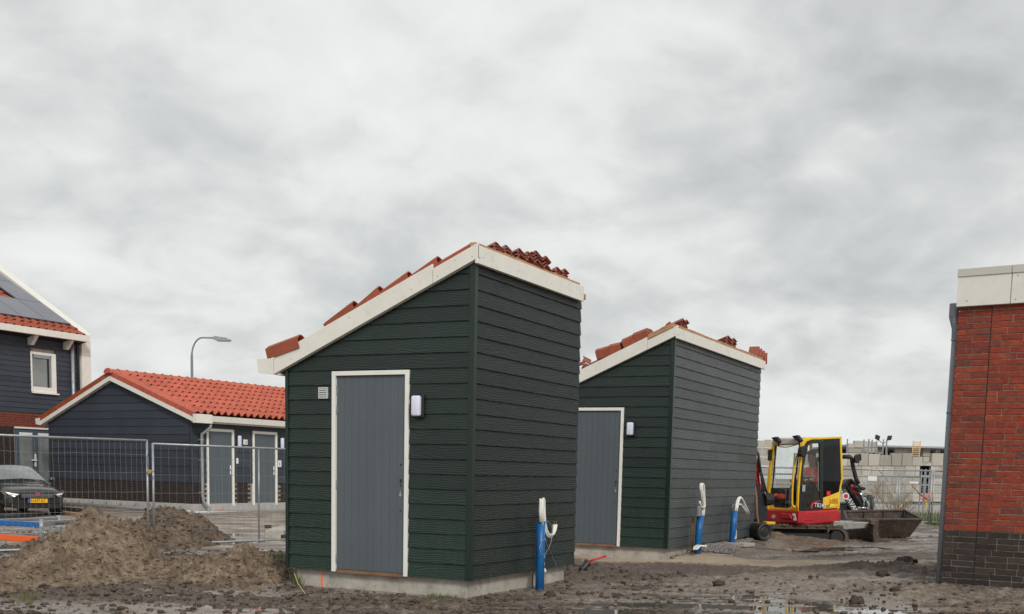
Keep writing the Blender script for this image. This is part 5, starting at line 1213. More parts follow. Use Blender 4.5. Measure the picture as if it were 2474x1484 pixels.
# kerb and bits before the building
z940 = at(*m4(1800, 960), 44.5)[2]
q = MB(); q.box(6, 44.6, -.2, 24, 45.3, .12); o = q.obj('kerb', M_concw); tag(o, kind='structure')
q = MB(); q.box(5, 37.2, -.06, 26, 38.5, -.012); o = q.obj('wet_path', M_concw); tag(o, kind='structure')
for x0, lab in ((1735, 'small yellow marker peg left, below the middle of the far fence'), (1990, 'small yellow marker peg right, below the scaffold trestle')):
    p = at(*m4(x0, 925), 44.4); q = MB(); q.lathe([(0, .05), (.2, .05), (.24, .02)], (0, 0, 0), (0, 0, 1), 8); o = q.obj('marker_peg', M_yel); o.location = (p[0], p[1], p[2]-.1); tag(o, lab, 'peg')
# grass by the far fence
def blades(name, n, fn, h0, h1, w, material, label, cat, seed=1):
    r = np.random.default_rng(seed); P = fn(r, n); n = len(P); a = r.random(n)*2*pi; h = h0+(h1-h0)*r.random(n); le = (r.random((n, 2))-.5)*.9*h[:, None]
    V = np.empty((n, 3, 3)); V[:, 0] = P; V[:, 1] = P; V[:, 0, 0] += np.cos(a)*w; V[:, 0, 1] += np.sin(a)*w; V[:, 1, 0] -= np.cos(a)*w; V[:, 1, 1] -= np.sin(a)*w
    V[:, 2] = P; V[:, 2, 2] += h; V[:, 2, :2] += le
    o = big_mesh(name, V.reshape(-1, 3), np.arange(n*3).reshape(-1, 3), material, smooth=False); tag(o, label, cat, kind='stuff'); return o
def rect(x0, x1, y0, y1, z=-.03, thr=.42, sc_=1.2):
    def f(r, n):
        x = x0+(x1-x0)*r.random(n); y = y0+(y1-y0)*r.random(n); k = fbm(x*sc_, y*sc_, 3, 55) > thr; x, y = x[k], y[k]; return np.stack([x, y, np.full_like(x, z)], -1)
    return f
blades('grass', 9000, rect(6, 22, 38.8, 43.5, -.04, .40), .12, .34, .03, M_grassd, 'rough grass strip beyond the pale path, along the far fence', 'grass', 2)
blades('grass', 5500, rect(8, 20, 34.2, 36.9, -.04, .46, .9), .08, .26, .022, M_grass, 'fresh green grass edge in front of the far fence', 'grass', 3)
# bare bush behind the loader
pb = at(*m4(1500, 930), 39.5); r_ = random.Random(4); q = MB()
def twig(p, d, l, rad, lv):
    e = p+d*l; m_ = p+d*l*.5+Vector((r_.uniform(-.05, .05), r_.uniform(-.05, .05), 0))*l; q.tube([p, m_, e], [rad, rad*.8, rad*.5], 3, False)
    if lv:
        for k in range(4): 
            t = r_.uniform(.35, 1); nd = (d+Vector((r_.uniform(-.6, .6), r_.uniform(-.4, .4), r_.uniform(-.1, .4)))).normalized(); twig(p+d*l*t, nd, l*r_.uniform(.45, .7), rad*.6, lv-1)
for k in range(26):
    d = Vector((r_.uniform(-.75, .9), r_.uniform(-.3, .3), r_.uniform(.5, 1))).normalized(); twig(Vector((r_.uniform(-.7, .9), r_.uniform(-.3, .3), 0)), d, r_.uniform(.5, 1.15), .012, 2)
o = q.obj('bare_bush', M_twig, fix=False); o.location = (pb[0], pb[1], 0); tag(o, 'bare twiggy bush between the loader and the far fence', 'bush')
# ================================================================== EXCAVATOR
def D3(x, y): return ((3000+x/2.968)/1.6556, (1700+y/2.968)/1.6556)
EX = Fr(1929, 1235, 24.55, 57.0)
RE = EX.empty('mini_excavator', 'yellow and red mini excavator with dark cab between the further shed and the bucket', 'excavator')
def ps(x, y, yl=0.0): u, z = EX.fx(*D3(x, y), yl); return (u, yl, z)         # point on the side plane
def pn(x, y, yl=0.0): u, z = EX.fx(*D3(x, y), 0.0); return (u, yl, z)         # near-side outline carried over to the plane yl
def pf(x, y, xl=0.0): u, z = EX.fy(*D3(x, y), xl); return (xl, u, z)         # point on the front plane
CW = EX.fy(*D3(215, 1005))[0]                                                # cab width, along local y
def side_poly(pts, depth, name, m, par=None, yl=0.0, bevel=.0):
    q = MB(); q.prism([ps(x, y, yl) for x, y in pts], (0, depth, 0)); return q.obj(name, m, par or RE, bevel=bevel)
def front_poly(pts, depth, name, m, par=None, xl=0.0, bevel=0):
    q = MB(); q.prism([pf(x, y, xl) for x, y in pts], (depth, 0, 0)); return q.obj(name, m, par or RE, bevel=bevel)
def both(fn): fn(0.0); fn(CW-.045)
# cab side: yellow frame round the door and the rear window, both flanks
outer = [(578, 1022), (566, 960), (568, 820), (586, 600), (600, 420), (612, 270), (628, 205), (660, 172), (715, 152), (1080, 138)]
inner = [(1070, 163), (735, 176), (680, 196), (650, 235), (636, 300), (622, 440), (604, 620), (588, 820), (586, 1022)]
def fl(y0):
    q = MB(); q.prism([(p[0], y0, p[2]) for p in [ps(*a) for a in outer+inner]], (0, .05, 0)); q.obj('cab_frame', M_yel, RE, bevel=.012)
    q = MB(); q.prism([(p[0], y0, p[2]) for p in [ps(*a) for a in ((1068, 138), (1090, 138), (1106, 640), (1072, 800), (1060, 1000), (1040, 1000), (1060, 790), (1086, 640))]], (0, .05, 0)); q.obj('rear_pillar', M_yel, RE, bevel=.01)
fl(0.0); fl(CW-.05)
q = MB(); q.prism([(p[0], .004, p[2]) for p in [ps(*a) for a in ((866, 868), (1076, 790), (1068, 985), (866, 1000))]], (0, .07, 0)); yp_ = q.obj('side_panel', M_yel, RE, bevel=.01)
q = MB(); q.prism([(p[0], -.008, p[2]) for p in [ps(*a) for a in ((944, 880), (1050, 834), (1060, 850), (1054, 968), (940, 982))]], (0, .011, 0)); q.obj('hatch', M_yel, yp_, bevel=.006)
# roof
za = ps(1080, 140)[2]; zf_ = pf(300, 205)[2]
xr_ = ps(1085, 150)[0]; zr0 = ps(715, 155)[2]
q = MB(); q.prism([(.03, .03, zr0-.16), (-.03, .03, zr0-.10), (.12, .03, zr0-.005), (xr_, .03, za-.004), (xr_, .03, za-.05), (.15, .03, zr0-.09)], (0, CW-.06, 0)); q.obj('roof', M_yel, RE, bevel=.02)
q = MB(); q.prism([(-.045, .06, zr0-.13), (-.01, .06, zr0-.03), (.16, .06, zr0+.01), (.2, .06, zr0-.02), (.0, .06, zr0-.15)], (0, CW-.12, 0)); q.obj('visor', M_concw, RE)
# front frame: pillars, sill and header, with the dark rubber and the glass
ft = [(215, 1005), (205, 940), (225, 640), (250, 440), (285, 250), (300, 222), (330, 210), (600, 205), (622, 215)]
def fbar(a, b, w, name='front_pillar', m=M_yel, off=0.0, t=.06):
    q = MB(); q.bar(pf(*a, off), pf(*b, off), w, t, up=(1, 0, 0)); return q.obj(name, m, RE, bevel=.01)
fbar((215, 1000), (222, 700), .075); fbar((222, 705), (250, 440), .07); fbar((250, 445), (292, 232), .06); fbar((290, 222), (610, 215), .07, 'header', M_yel)
q = MB(); q.prism([pf(*a) for a in ((208, 1000), (212, 935), (260, 935), (290, 978), (455, 985), (500, 950), (560, 960), (578, 1022))], (.07, 0, 0)); q.obj('front_sill', M_yel, RE, bevel=.01)
for a, b in (((252, 900), (312, 240)), ((252, 900), (300, 975)), ((300, 975), (462, 985)), ((462, 985), (500, 930)), ((312, 240), (585, 228)), ((500, 940), (590, 235))):
    fbar(a, b, .030, 'window_seal', M_blackm, .015, .03)
q = MB(); q.prism([pf(*a, .03) for a in ((252, 900), (312, 240), (585, 228), (500, 940), (462, 985), (300, 975))], (.006, 0, 0)); q.obj('windscreen', M_glass, RE)
fbar((238, 700), (510, 712), .016, 'screen_bar', M_galv, .0, .02)
q = MB(); q.tube([pf(330, 250, -.02), pf(370, 262, -.03), pf(440, 264, -.03), pf(520, 245, -.03), pf(585, 222, -.02)], .010, 5); q.obj('wiper_hose', M_blackm, RE)
q = MB(); q.tube([pf(520, 455, -.03), pf(570, 330, -.03)], .012, 5); q.obj('wiper', M_blackm, RE)
# door: black frame, glass, handle, lower black bulge
do = [(640, 1020), (600, 1018), (584, 960), (590, 820), (606, 620), (624, 440), (640, 300), (658, 230), (700, 192), (735, 182), (856, 178), (866, 200), (866, 1005)]
di = [(835, 895), (828, 220), (720, 222), (690, 250), (672, 330), (650, 440), (632, 560), (622, 650), (660, 700), (680, 740), (672, 830), (640, 880), (612, 905), (612, 972), (690, 985), (730, 950), (835, 895)]
q = MB()
def ring(outer_, inner_, yl, t):
    """frame between two outlines as quads, joined at both faces"""
    A = [Vector(ps(*a, yl)) for a in outer_]; B = [Vector(ps(*a, yl)) for a in inner_]
    n = 40
    def samp(P):
        L = [0]
        for i in range(len(P)): L.append(L[-1]+(P[(i+1) % len(P)]-P[i]).length)
        out = []
        for k in range(n):
            t_ = L[-1]*k/n; i = max(j for j in range(len(P)) if L[j] <= t_); f = (t_-L[i])/max(1e-9, L[i+1]-L[i]); out.append(P[i].lerp(P[(i+1) % len(P)], f))
        return out
    a, b = samp(A), samp(B); tv = Vector((0, t, 0)); q = MB()
    q.add(a+b+[p+tv for p in a]+[p+tv for p in b], [(i, (i+1) % n, n+(i+1) % n, n+i) for i in range(n)]+[(2*n+i, 3*n+i, 3*n+(i+1) % n, 2*n+(i+1) % n) for i in range(n)]+[(i, 2*n+i, 2*n+(i+1) % n, (i+1) % n) for i in range(n)]+[(n+i, n+(i+1) % n, 3*n+(i+1) % n, 3*n+i) for i in range(n)])
    return q
# outline start points must face each other: both run from the lower left clockwise
do2 = [(584, 1020), (584, 960), (590, 820), (606, 620), (624, 440), (640, 300), (658, 230), (700, 192), (735, 182), (856, 178), (868, 200), (868, 600), (868, 1010)]
di2 = [(612, 972), (612, 905), (672, 830), (680, 740), (622, 650), (640, 480), (672, 330), (690, 250), (720, 222), (826, 220), (830, 250), (832, 600), (835, 890)]
dr = MB()
for i in range(len(do2)-1):
    a, b, c, d = ps(*do2[i], -.012), ps(*do2[i+1], -.012), ps(*di2[i+1], -.012), ps(*di2[i], -.012); dr.prism([a, b, c, d], (0, .045, 0))
dr.prism([ps(*a, -.012) for a in ((584, 1020), (612, 972), (690, 985), (730, 950), (835, 890), (868, 1010))], (0, .045, 0))
door_ = dr.obj('door', M_blackp, RE)
q = MB(); q.prism([ps(*a, .01) for a in ((605, 975), (605, 905), (640, 880), (672, 830), (680, 740), (622, 650), (640, 480), (672, 330), (690, 250), (720, 222), (828, 220), (835, 895), (730, 950), (690, 985))], (0, .006, 0)); q.obj('door_glass', M_glass, door_)
a, b = ps(618, 712, -.02), ps(650, 795, -.02); q = MB(); q.box(a[0], -.035, b[2], b[0], -.0125, a[2]); q.obj('door_handle', M_chrome, door_, bevel=.008)
q = MB(); q.tube([ps(812, 440, -.02), ps(812, 760, -.02), ps(822, 782, -.02)], .008, 5); q.obj('glass_rail', M_galv, door_)
q = MB(); q.prism([ps(*a, -.0145) for a in ((722, 990), (724, 945), (745, 920), (835, 896), (835, 903), (762, 932), (742, 955), (740, 990))], (0, .003, 0)); q.obj('red_stripe', M_redh, door_)
o = ps(763, 973, -.016); text('model_lettering', 'TB240', .125, M_textw, door_, o, (1, 0, .04), (.12, 0, 1), .001, .95)
o = ps(944, 934, -.0095); text('lettering', 'JdBS', .155, M_textr, yp_, o, (1, 0, .03), (0, 0, 1), .001, .98)
q = MB(); q.prism([ps(*a, -.0095) for a in ((950, 940), (998, 935), (996, 962), (948, 968))], (0, .001, 0)); q.obj('faded_sticker', mat('pale sticker', (.80, .62, .2), .5), yp_)
o = ps(875, 988, .0025); text('lettering', 'R38', .10, M_textk, yp_, o, (1, 0, .02), (0, 0, 1), .001)
a, b = ps(908, 786, .0), ps(950, 838, .0); q = MB(); q.box(a[0], -.008, b[2], b[0], -.002, a[2]); q.obj('red_sticker', M_redh, RE)
# rear window: dark tinted
q = MB(); q.prism([ps(*a, .012) for a in ((868, 168), (1078, 160), (1094, 640), (1064, 795), (868, 868))], (0, .008, 0)); q.obj('rear_window', M_glassd, RE)
q = MB(); q.prism([pn(*a, CW-.02) for a in ((868, 168), (1078, 160), (1094, 640), (868, 640))], (0, .006, 0)); q.obj('far_window', M_glass, RE)
q = MB(); q.prism([pn(*a, CW-.02) for a in ((620, 440), (640, 300), (700, 190), (866, 180), (866, 640), (600, 640))], (0, .006, 0)); q.obj('far_window', M_glass, RE)
q = MB(); q.prism([pn(*a, CW-.02) for a in ((600, 760), (1080, 760), (1064, 1000), (586, 1000))], (0, .012, 0)); q.obj('far_side_panel', M_blackm, RE)
q = MB(); q.box(xr_-.10, .05, ps(1060, 990)[2], xr_-.06, CW-.05, za-.95); q.obj('rear_panel', M_blackm, RE)
q = MB(); q.box(xr_-.09, .05, za-.94, xr_-.083, CW-.05, za-.06); q.obj('rear_glass', M_glass, RE)
# grab rail and hand rails, mirror, lights
q = MB(); q.tube([pf(575, 405, -.03), pf(540, 408, -.05), pf(528, 440, -.06), pf(512, 600, -.07), pf(502, 800, -.07), pf(500, 940, -.07), pf(512, 972, -.05), pf(540, 975, -.03)], .024, 8); q.obj('grab_rail', M_yel, RE, smooth=True)
q = MB(); q.tube([pf(262, 300, 0), pf(240, 290, -.06), pf(215, 300, -.08)], .02, 6); q.tube([pf(215, 345, -.08), pf(225, 285, -.08)], .03, 6); q.obj('mirror_bracket', M_yel, RE)
q = MB(); a = pf(238, 360, -.08); q.box(a[0]-.03, a[1]-.05, a[2]-.12, a[0]+.03, a[1]+.05, a[2]+.13); q.obj('mirror', M_blackm, RE, bevel=.02)
q = MB(); q.prism([ps(*a, -.16) for a in ((620, 262), (650, 248), (682, 256), (692, 290), (680, 350), (655, 382), (618, 380), (608, 345), (612, 300))], (0, .12, 0)); q.obj('mirror', M_blackm, RE, bevel=.02)
for x0, y0 in ((590, 265), (588, 325)): q = MB(); q.tube([ps(x0, y0, -.0), ps(x0+10, y0-12, -.06), ps(x0+50, y0-5, -.12)], .018, 6); q.obj('mirror_arm', M_yel, RE)
for x0, y0 in ((318, 178), (565, 160)):
    a = pf(x0, y0, -.06); q = MB(); q.prism([(a[0]-.05, a[1]+.13, a[2]+.05), (a[0]-.05, a[1]-.02, a[2]+.07), (a[0]-.03, a[1]-.12, a[2]-.04), (a[0]-.03, a[1]-.09, a[2]-.08), (a[0]-.05, a[1]+.04, a[2]-.03)], (.09, 0, 0)); q.obj('work_light', M_blackm, RE, bevel=.01)
    q = MB(); q.tube([(a[0], a[1]-.03, a[2]-.02), (a[0]+.03, a[1]-.03, a[2]-.14)], .015, 6); q.obj('light_bracket', M_blackm, RE)
# upper body: red housing with rounded tail
zt0 = ps(866, 1008)[2]; zb_ = ps(600, 1165)[2]; tail = ps(1142, 930)[0]; tz = ps(1110, 670)[2]
q = MB(); q.prism([(-.05, -.05, zt0-.03), (.35, -.06, zt0-.02), (xr_-.02, -.06, zt0+.02), (tail-.02, .12, zt0+.02), (tail+.04, .45, zt0+.02), (tail, CW+.35, zt0+.02), (tail-.3, CW+.72, zt0), (.0, CW+.72, zt0), (-.08, CW*.6, zt0-.03)][::-1], (0, 0, -(zt0-zb_)*1.08)); q.obj('body', M_red, RE, bevel=.045, seg=3)
q = MB(); q.prism([(xr_-.06, .0, zt0), (tail-.05, .14, zt0), (tail+.06, .5, zt0), (tail, CW+.3, zt0), (xr_, CW+.35, zt0), (xr_-.05, .5, zt0)][::-1], (0, 0, tz-zt0-.1)); q.obj('counterweight', M_red, RE, bevel=.06, seg=3)
for k in range(3):
    z_ = ps(1120, 930+k*26)[2]; q = MB(); q.box(xr_+.06, .02, z_-.022, tail+.05, .25, z_+.0); q.obj('vent_slot', M_blackm, RE)
# raised box panel, hatches and stickers on the red flank
a, b = ps(600, 1068, -.06), ps(760, 1135, -.06); q = MB(); q.box(a[0], -.075, b[2], b[0], -.0605, a[2]); q.obj('hatch', M_red, RE, bevel=.012)
def fred(pts, name, m, off=-.10, t=.05): q = MB(); q.prism([pf(*a, off) for a in pts], (t, 0, 0)); return q.obj(name, m, RE, bevel=.012)
fred(((165, 1008), (575, 1025), (570, 1165), (330, 1160), (190, 1128), (150, 1060)), 'front_cowl', M_red, -.12, .22)
fred(((365, 1052), (475, 1058), (492, 1118), (372, 1112)), 'tool_hatch', M_red, -.145, .03)
fred(((247, 1088), (278, 1060), (308, 1088), (278, 1118)), 'warning_sign', M_concw, -.128, .006)
fred(((500, 1050), (535, 1052), (552, 1135), (515, 1138)), 'sticker', M_ceramic, -.128, .006)
fred(((505, 1080), (528, 1085), (532, 1100), (508, 1100)), 'sticker', M_redh, -.132, .004)
# interior: seat, console, levers, orange cloth, foot pedals
q = MB(); sx = ps(800, 760, .5)[0]; sz = ps(740, 760, .5)[2]
q.box(sx-.26, .30, sz-.16, sx+.26, .82, sz); q.box(sx+.16, .30, sz, sx+.34, .82, sz+.72); q.obj('seat', M_blackm, RE, bevel=.05)
q = MB(); q.box(sx-.35, .12, zt0-.02, sx+.30, .28, sz+.05); q.box(sx-.35, .86, zt0-.02, sx+.3, 1.0, sz+.05); q.obj('console', M_grey, RE, bevel=.03)
q = MB(); q.lathe([(0, .055), (.02, .06)], (sx-.03, .118, sz-.05), (0, -1, 0), 12); q.obj('socket', M_blackm, RE)
q = MB(); q.box(.05, .06, zt0-.06, xr_-.12, CW-.06, zt0-.01); q.obj('cab_floor', M_blackm, RE)
q = MB(); q.tube([(sx-.32, .22, sz), (sx-.36, .22, sz+.26)], .02, 6); q.tube([(.25, .5, zt0), (.22, .5, zt0+.42)], .018, 6); q.tube([(.25, .62, zt0), (.22, .62, zt0+.42)], .018, 6); q.obj('control_lever', M_galvd, RE)
a = pf(355, 845, .10); q = MB(); r_ = random.Random(2)
for k in range(7): q.ball((a[0]+r_.uniform(-.03, .06), a[1]+r_.uniform(-.14, .14), a[2]+r_.uniform(-.03, .03)), .06, .07, .045, 7, 5)
cl = q.obj('work_gloves', M_jacket, None, smooth=True); cl.matrix_world = Matrix.Translation((EX.o[0], EX.o[1], 0)) @ Matrix.Rotation(radians(90-EX.az), 4, 'Z'); tag(cl, 'orange cloth bundle lying behind the excavator windscreen', 'cloth')
# slewing ring, undercarriage, tracks
q = MB(); q.lathe([(0, .42), (.12, .42)], (xr_*.5, CW*.75, zb_-.11), (0, 0, 1), 20); q.obj('slew_ring', M_blackm, RE)
def P3(px, py, Y=None, z=None):
    w = at(px, py, Y) if Y else onz(px, py, z); return EX.local(w)
TZ = zb_-.16
# the tracks lie along the picture, the undercarriage turned against the cab
TR = Fr(2040, 1285, 24.75, 80.0)
def track(y0, x0, x1, name='track'):
    r0 = .225; zc = .26; pts = []
    for i in range(13): a = pi/2+pi*i/12; pts.append((x0+r0+r0*cos(a), zc+r0*sin(a)))
    for i in range(13): a = -pi/2+pi*i/12; pts.append((x1-r0+r0*cos(a), zc+r0*sin(a)))
    n = len(pts); inn = [( (x-(x0+x1)/2)*.93+(x0+x1)/2, zc+(z-zc)*.80) for x, z in pts]
    T = []
    for (x, z), (xi, zi) in zip(pts, inn): T.append([(x, y0, z), (x, y0+.32, z), (xi, y0+.32, zi), (xi, y0, zi)])
    q = MB()
    for i in range(n):
        a, b = T[i], T[(i+1) % n]; q.add(a+b, [(0, 1, 5, 4), (2, 3, 7, 6), (1, 2, 6, 5), (3, 0, 4, 7)])
    # grousers
    L = [0]
    for i in range(n): L.append(L[-1]+hypot(pts[(i+1) % n][0]-pts[i][0], pts[(i+1) % n][1]-pts[i][1]))
    k = 0
    while k*.1 < L[-1]:
        s = k*.1; i = max(j for j in range(n) if L[j] <= s+1e-9); f = (s-L[i])/max(1e-9, L[i+1]-L[i]); p0, p1 = pts[i], pts[(i+1) % n]
        x, z = p0[0]+f*(p1[0]-p0[0]), p0[1]+f*(p1[1]-p0[1]); dx, dz = p1[0]-p0[0], p1[1]-p0[1]; l = hypot(dx, dz) or 1; nx, nz = -dz/l, dx/l
        q.bar((x-nx*.0, y0, z-nz*.0), (x-nx*.0, y0+.32, z-nz*.0), .035, .05, up=(dx/l, 0, dz/l)); k += 1
    # wheels inside
    return q, zc, r0
ut = TR.empty('x', 'x', 'x'); bpy.data.objects.remove(ut)
mU = Matrix.Translation((EX.o[0], EX.o[1], 0)) @ Matrix.Rotation(radians(90-EX.az), 4, 'Z')
mT = Matrix.Translation((TR.o[0], TR.o[1], -.17)) @ Matrix.Rotation(radians(90-TR.az), 4, 'Z'); mTL = mU.inverted() @ mT
for y0 in (0, 1.05):
    q, zc, r0 = track(y0, -2.0, .10); o = q.obj('track', M_mudd, RE); o.matrix_basis = mTL
    for xw, rr in ((-1.77, .17), (-.13, .17), (-1.4, .09), (-1.05, .09), (-.7, .09), (-.42, .09)):
        q = MB(); q.lathe([(0, rr), (.20, rr)], (xw, y0+.04, zc if rr > .1 else .17), (0, 1, 0), 14); w_ = q.obj('track_wheel', M_blackm, o)
    q = MB(); q.box(-1.6, y0+.08, .2, -.3, y0+.24, .34); q.obj('track_frame', M_blackm, o)
q = MB(); q.box(-1.5, .3, .26, -.4, 1.1, .44); o = q.obj('undercarriage', M_blackm, RE); o.matrix_basis = mTL
# dozer blade and its grey arms at the right
q = MB(); q.prism([(-.25, .10, .40), (.58, .10, .47), (.62, .10, .60), (-.2, .10, .62)], (0, .10, 0)); o = q.obj('blade_arm', mat('muddy grey steel', (.30, .30, .29), .5, .3, dirt=(.16, .12, .09), dirt_amt=.9, vscale=6), RE, bevel=.02); o.matrix_basis = mTL
q = MB(); q.prism([(-.3, .9, .40), (.58, .9, .47), (.62, .9, .60), (-.2, .9, .62)], (0, .10, 0)); o2 = q.obj('blade_arm', bpy.data.materials['muddy grey steel'], RE); o2.matrix_basis = mTL
def bl(pts, w0, w1, name, m):
    q = MB(); q.prism([(x, w0, z) for x, z in pts], (0, w1-w0, 0)); o = q.obj(name, m, RE, bevel=.012); o.matrix_basis = mTL; return o
bl([(.56, .66), (.74, .67), (.76, .58), (.74, .44), (.78, .30), (.86, .22), (.90, .13), (.78, .10), (.66, .18), (.62, .36), (.63, .55), (.56, .57)], -.10, .0, 'blade_cutting_end', M_steel)
bl([(.62, .60), (.72, .60), (.70, .40), (.76, .28), (.84, .20), (.80, .14), (.70, .2), (.64, .38)], .0, 1.35, 'dozer_blade', M_steel)
# boom at the left: swing bracket, boom, cylinder and hoses, mostly behind the shed
def bx(pts, y0, y1, name, m, bev=.02):
    q = MB(); P = [ps(x, y, y0) for x, y in pts]; q.prism(P, (0, y1-y0, 0)); return q.obj(name, m, RE, bevel=bev)
BY = .30
bx(((60, 700), (95, 680), (160, 860), (215, 1010), (205, 1130), (120, 1160), (50, 1120)), BY-.25, BY-.05, 'swing_bracket', M_blackm)
bx(((20, 300), (70, 290), (110, 520), (130, 760), (120, 1000), (95, 1150), (40, 1160), (10, 900)), BY, BY+.22, 'boom', M_red)
bx(((-150, -260), (-60, -300), (60, 300), (20, 320)), BY, BY+.22, 'boom', M_red)
bx(((-420, 420), (-330, 380), (-70, -280), (-140, -300)), BY+.02, BY+.2, 'dipper_arm', M_red)
bx(((-560, 900), (-420, 620), (-300, 640), (-260, 900), (-380, 1120), (-520, 1100)), BY-.1, BY+.35, 'digging_bucket', M_steel)
bx(((95, 690), (150, 700), (200, 740), (205, 800), (150, 800), (110, 760)), BY+.1, BY+.3, 'boom_foot', M_red)
for k, pts in enumerate((((90, 320), (110, 480), (150, 620), (190, 780), (235, 850), (245, 910), (215, 950)), ((100, 340), (125, 520), (140, 640), (165, 760), (160, 900), (130, 1000)), ((85, 720), (140, 800), (200, 850), (215, 930), (190, 960)), ((120, 560), (150, 690), (140, 820), (110, 960)))):
    q = MB(); q.tube([ps(x, y, BY-.08-.03*k) for x, y in pts], .022, 6); q.obj('hydraulic_hose', M_blackm, RE, smooth=True)
for k, pts in enumerate((((92, 330), (100, 520), (128, 600), (138, 700)), ((104, 330), (118, 500), (148, 600), (150, 700)))):
    q = MB(); q.tube([ps(x, y, BY-.04) for x, y in pts], .014, 5); q.obj('hydraulic_pipe', M_red, RE)
q = MB(); q.tube([ps(150, 890, .1), ps(240, 880, .1)], .14, 10); q.obj('boom_pin', M_blackm, RE)
q = MB(); a = ps(180, 1160, .1); q.box(a[0], .05, a[2]-.03, a[0]+.25, .3, a[2]+.02); q.obj('step', M_yel, RE)

# ------------------------------------------------------------------ operator (seated, facing left)
def skin_body(name, pts, edges, radii, m, parent, lv=1, root=0):
    me = bpy.data.meshes.new(name); me.from_pydata([tuple(p) for p in pts], edges, []); me.materials.append(m)
    o = link(name, me, parent); o.modifiers.new('skin', 'SKIN'); lay = me.skin_vertices[0].data
    for i, r_ in enumerate(radii):
        lay[i].radius = (r_, r_) if isinstance(r_, (int, float)) else r_; lay[i].use_root = (i == root)
    o.modifiers['skin'].use_smooth_shade = True
    s_ = o.modifiers.new('sub', 'SUBSURF'); s_.levels = lv; s_.render_levels = lv
    return o
hx_, hy_ = ps(745, 600, .5)[0], .5
hd = ps(735, 380, .5)                                   # head height as in the photo
RP = empty('person', tuple(EX.world(hx_, hy_, sz)), radians(90-EX.az), 'person in orange hi-vis jacket and dark cap driving the excavator', 'person')
hz_ = hd[2]-sz-.04
pts = [(0, 0, .09), (.0, 0, .28), (-.01, 0, hz_-.30), (-.02, 0, hz_-.20), (-.05, 0, hz_-.10), (-.06, 0, hz_+.0), (-.06, 0, hz_+.10),
       (0, -.20, hz_-.26), (-.10, -.26, hz_-.50), (-.32, -.20, hz_-.46), (0, .20, hz_-.26), (-.10, .26, hz_-.50), (-.32, .20, hz_-.46),
       (-.05, -.11, .08), (-.45, -.13, .10), (-.52, -.13, -.28), (-.05, .11, .08), (-.45, .13, .10), (-.52, .13, -.28), (-.64, -.13, -.34), (-.64, .13, -.34)]
ed = [(0, 1), (1, 2), (2, 3), (3, 4), (4, 5), (5, 6), (2, 7), (7, 8), (8, 9), (2, 10), (10, 11), (11, 12), (0, 13), (13, 14), (14, 15), (0, 16), (16, 17), (17, 18), (15, 19), (18, 20)]
rad = [.14, .15, .17, .09, .06, .09, .075, .07, .05, .04, .07, .05, .04, .07, .05, .035, .07, .05, .035, .03, .03]
skin_body('body', pts, ed, rad, M_skin, RP, 2)
# jacket over torso and sleeves, trousers, hands, cap, reflective bands
skin_body('jacket', [(0, 0, .10), (.0, 0, .28), (-.01, 0, hz_-.31), (-.02, 0, hz_-.20), (0, -.21, hz_-.27), (-.10, -.27, hz_-.50), (-.27, -.215, hz_-.47), (0, .21, hz_-.27), (-.10, .27, hz_-.50), (-.27, .215, hz_-.47)],
          [(0, 1), (1, 2), (2, 3), (2, 4), (4, 5), (5, 6), (2, 7), (7, 8), (8, 9)], [.185, .195, .21, .10, .105, .08, .06, .105, .08, .06], M_jacket, RP, 2)
skin_body('trousers', [(0, 0, .07), (-.06, -.11, .08), (-.45, -.13, .10), (-.52, -.13, -.33), (-.06, .11, .08), (-.45, .13, .10), (-.52, .13, -.33)], [(0, 1), (1, 2), (2, 3), (0, 4), (4, 5), (5, 6)], [.17, .11, .09, .065, .11, .09, .065], M_dcloth, RP, 1)
for sy in (-1, 1): q = MB(); q.ball((-.58, sy*.13, -.36), .13, .06, .06, 10, 6); q.obj('boot', M_blackm, RP, smooth=True)
for zz, rr in ((hz_-.42, .235), (hz_-.54, .225)):
    q = MB(); q.lathe([(0, rr), (.045, rr)], (-.005, 0, zz), (0, 0, 1), 16); q.obj('reflective_band', M_refl, RP, smooth=True)
for sy in (-1, 1):
    q = MB(); q.tube([(-.16, sy*.11, hz_-.48), (-.17, sy*.11, hz_-.34), (-.08, sy*.12, hz_-.215), (.05, sy*.12, hz_-.22), (.15, sy*.11, hz_-.36)], .02, 4); q.obj('reflective_band', M_refl, RP)
    h = (-.36, sy*.20, hz_-.46); hp = [h, (h[0]-.05, h[1], h[2]-.01), (h[0]-.08, h[1], h[2]-.03)]; he = [(0, 1), (1, 2)]; hr = [.026, .034, .024]
    for k, dy in enumerate((-.028, -.010, .010, .027)):
        b = len(hp); hp += [(h[0]-.10, h[1]+dy, h[2]-.02), (h[0]-.13+abs(dy)*.4, h[1]+dy, h[2]-.045), (h[0]-.115+abs(dy)*.4, h[1]+dy, h[2]-.07)]; he += [(1, b), (b, b+1), (b+1, b+2)]; hr += [.0105, .0095, .008]
    b = len(hp); hp += [(h[0]-.05, h[1]-sy*.035, h[2]-.015), (h[0]-.085, h[1]-sy*.048, h[2]-.04)]; he += [(1, b), (b, b+1)]; hr += [.011, .009]
    skin_body('hand', hp, he, hr, M_skin, RP, 1)
hc = (-.07, 0, hz_+.04)
q = MB(); q.ball(hc, .098, .078, .125, 14, 10); q.ball((hc[0]-.098, 0, hc[2]-.012), .022, .016, .026, 8, 6); q.ball((hc[0]-.075, 0, hc[2]-.085), .035, .035, .03, 8, 6)
for sy in (-1, 1): q.ball((hc[0]+.005, sy*.078, hc[2]-.01), .022, .012, .034, 8, 6)
hd_ = q.obj('head', M_skin, RP, smooth=True)
q = MB()
for sy in (-1, 1): q.ball((hc[0]-.088, sy*.030, hc[2]+.018), .012, .012, .008, 8, 6)
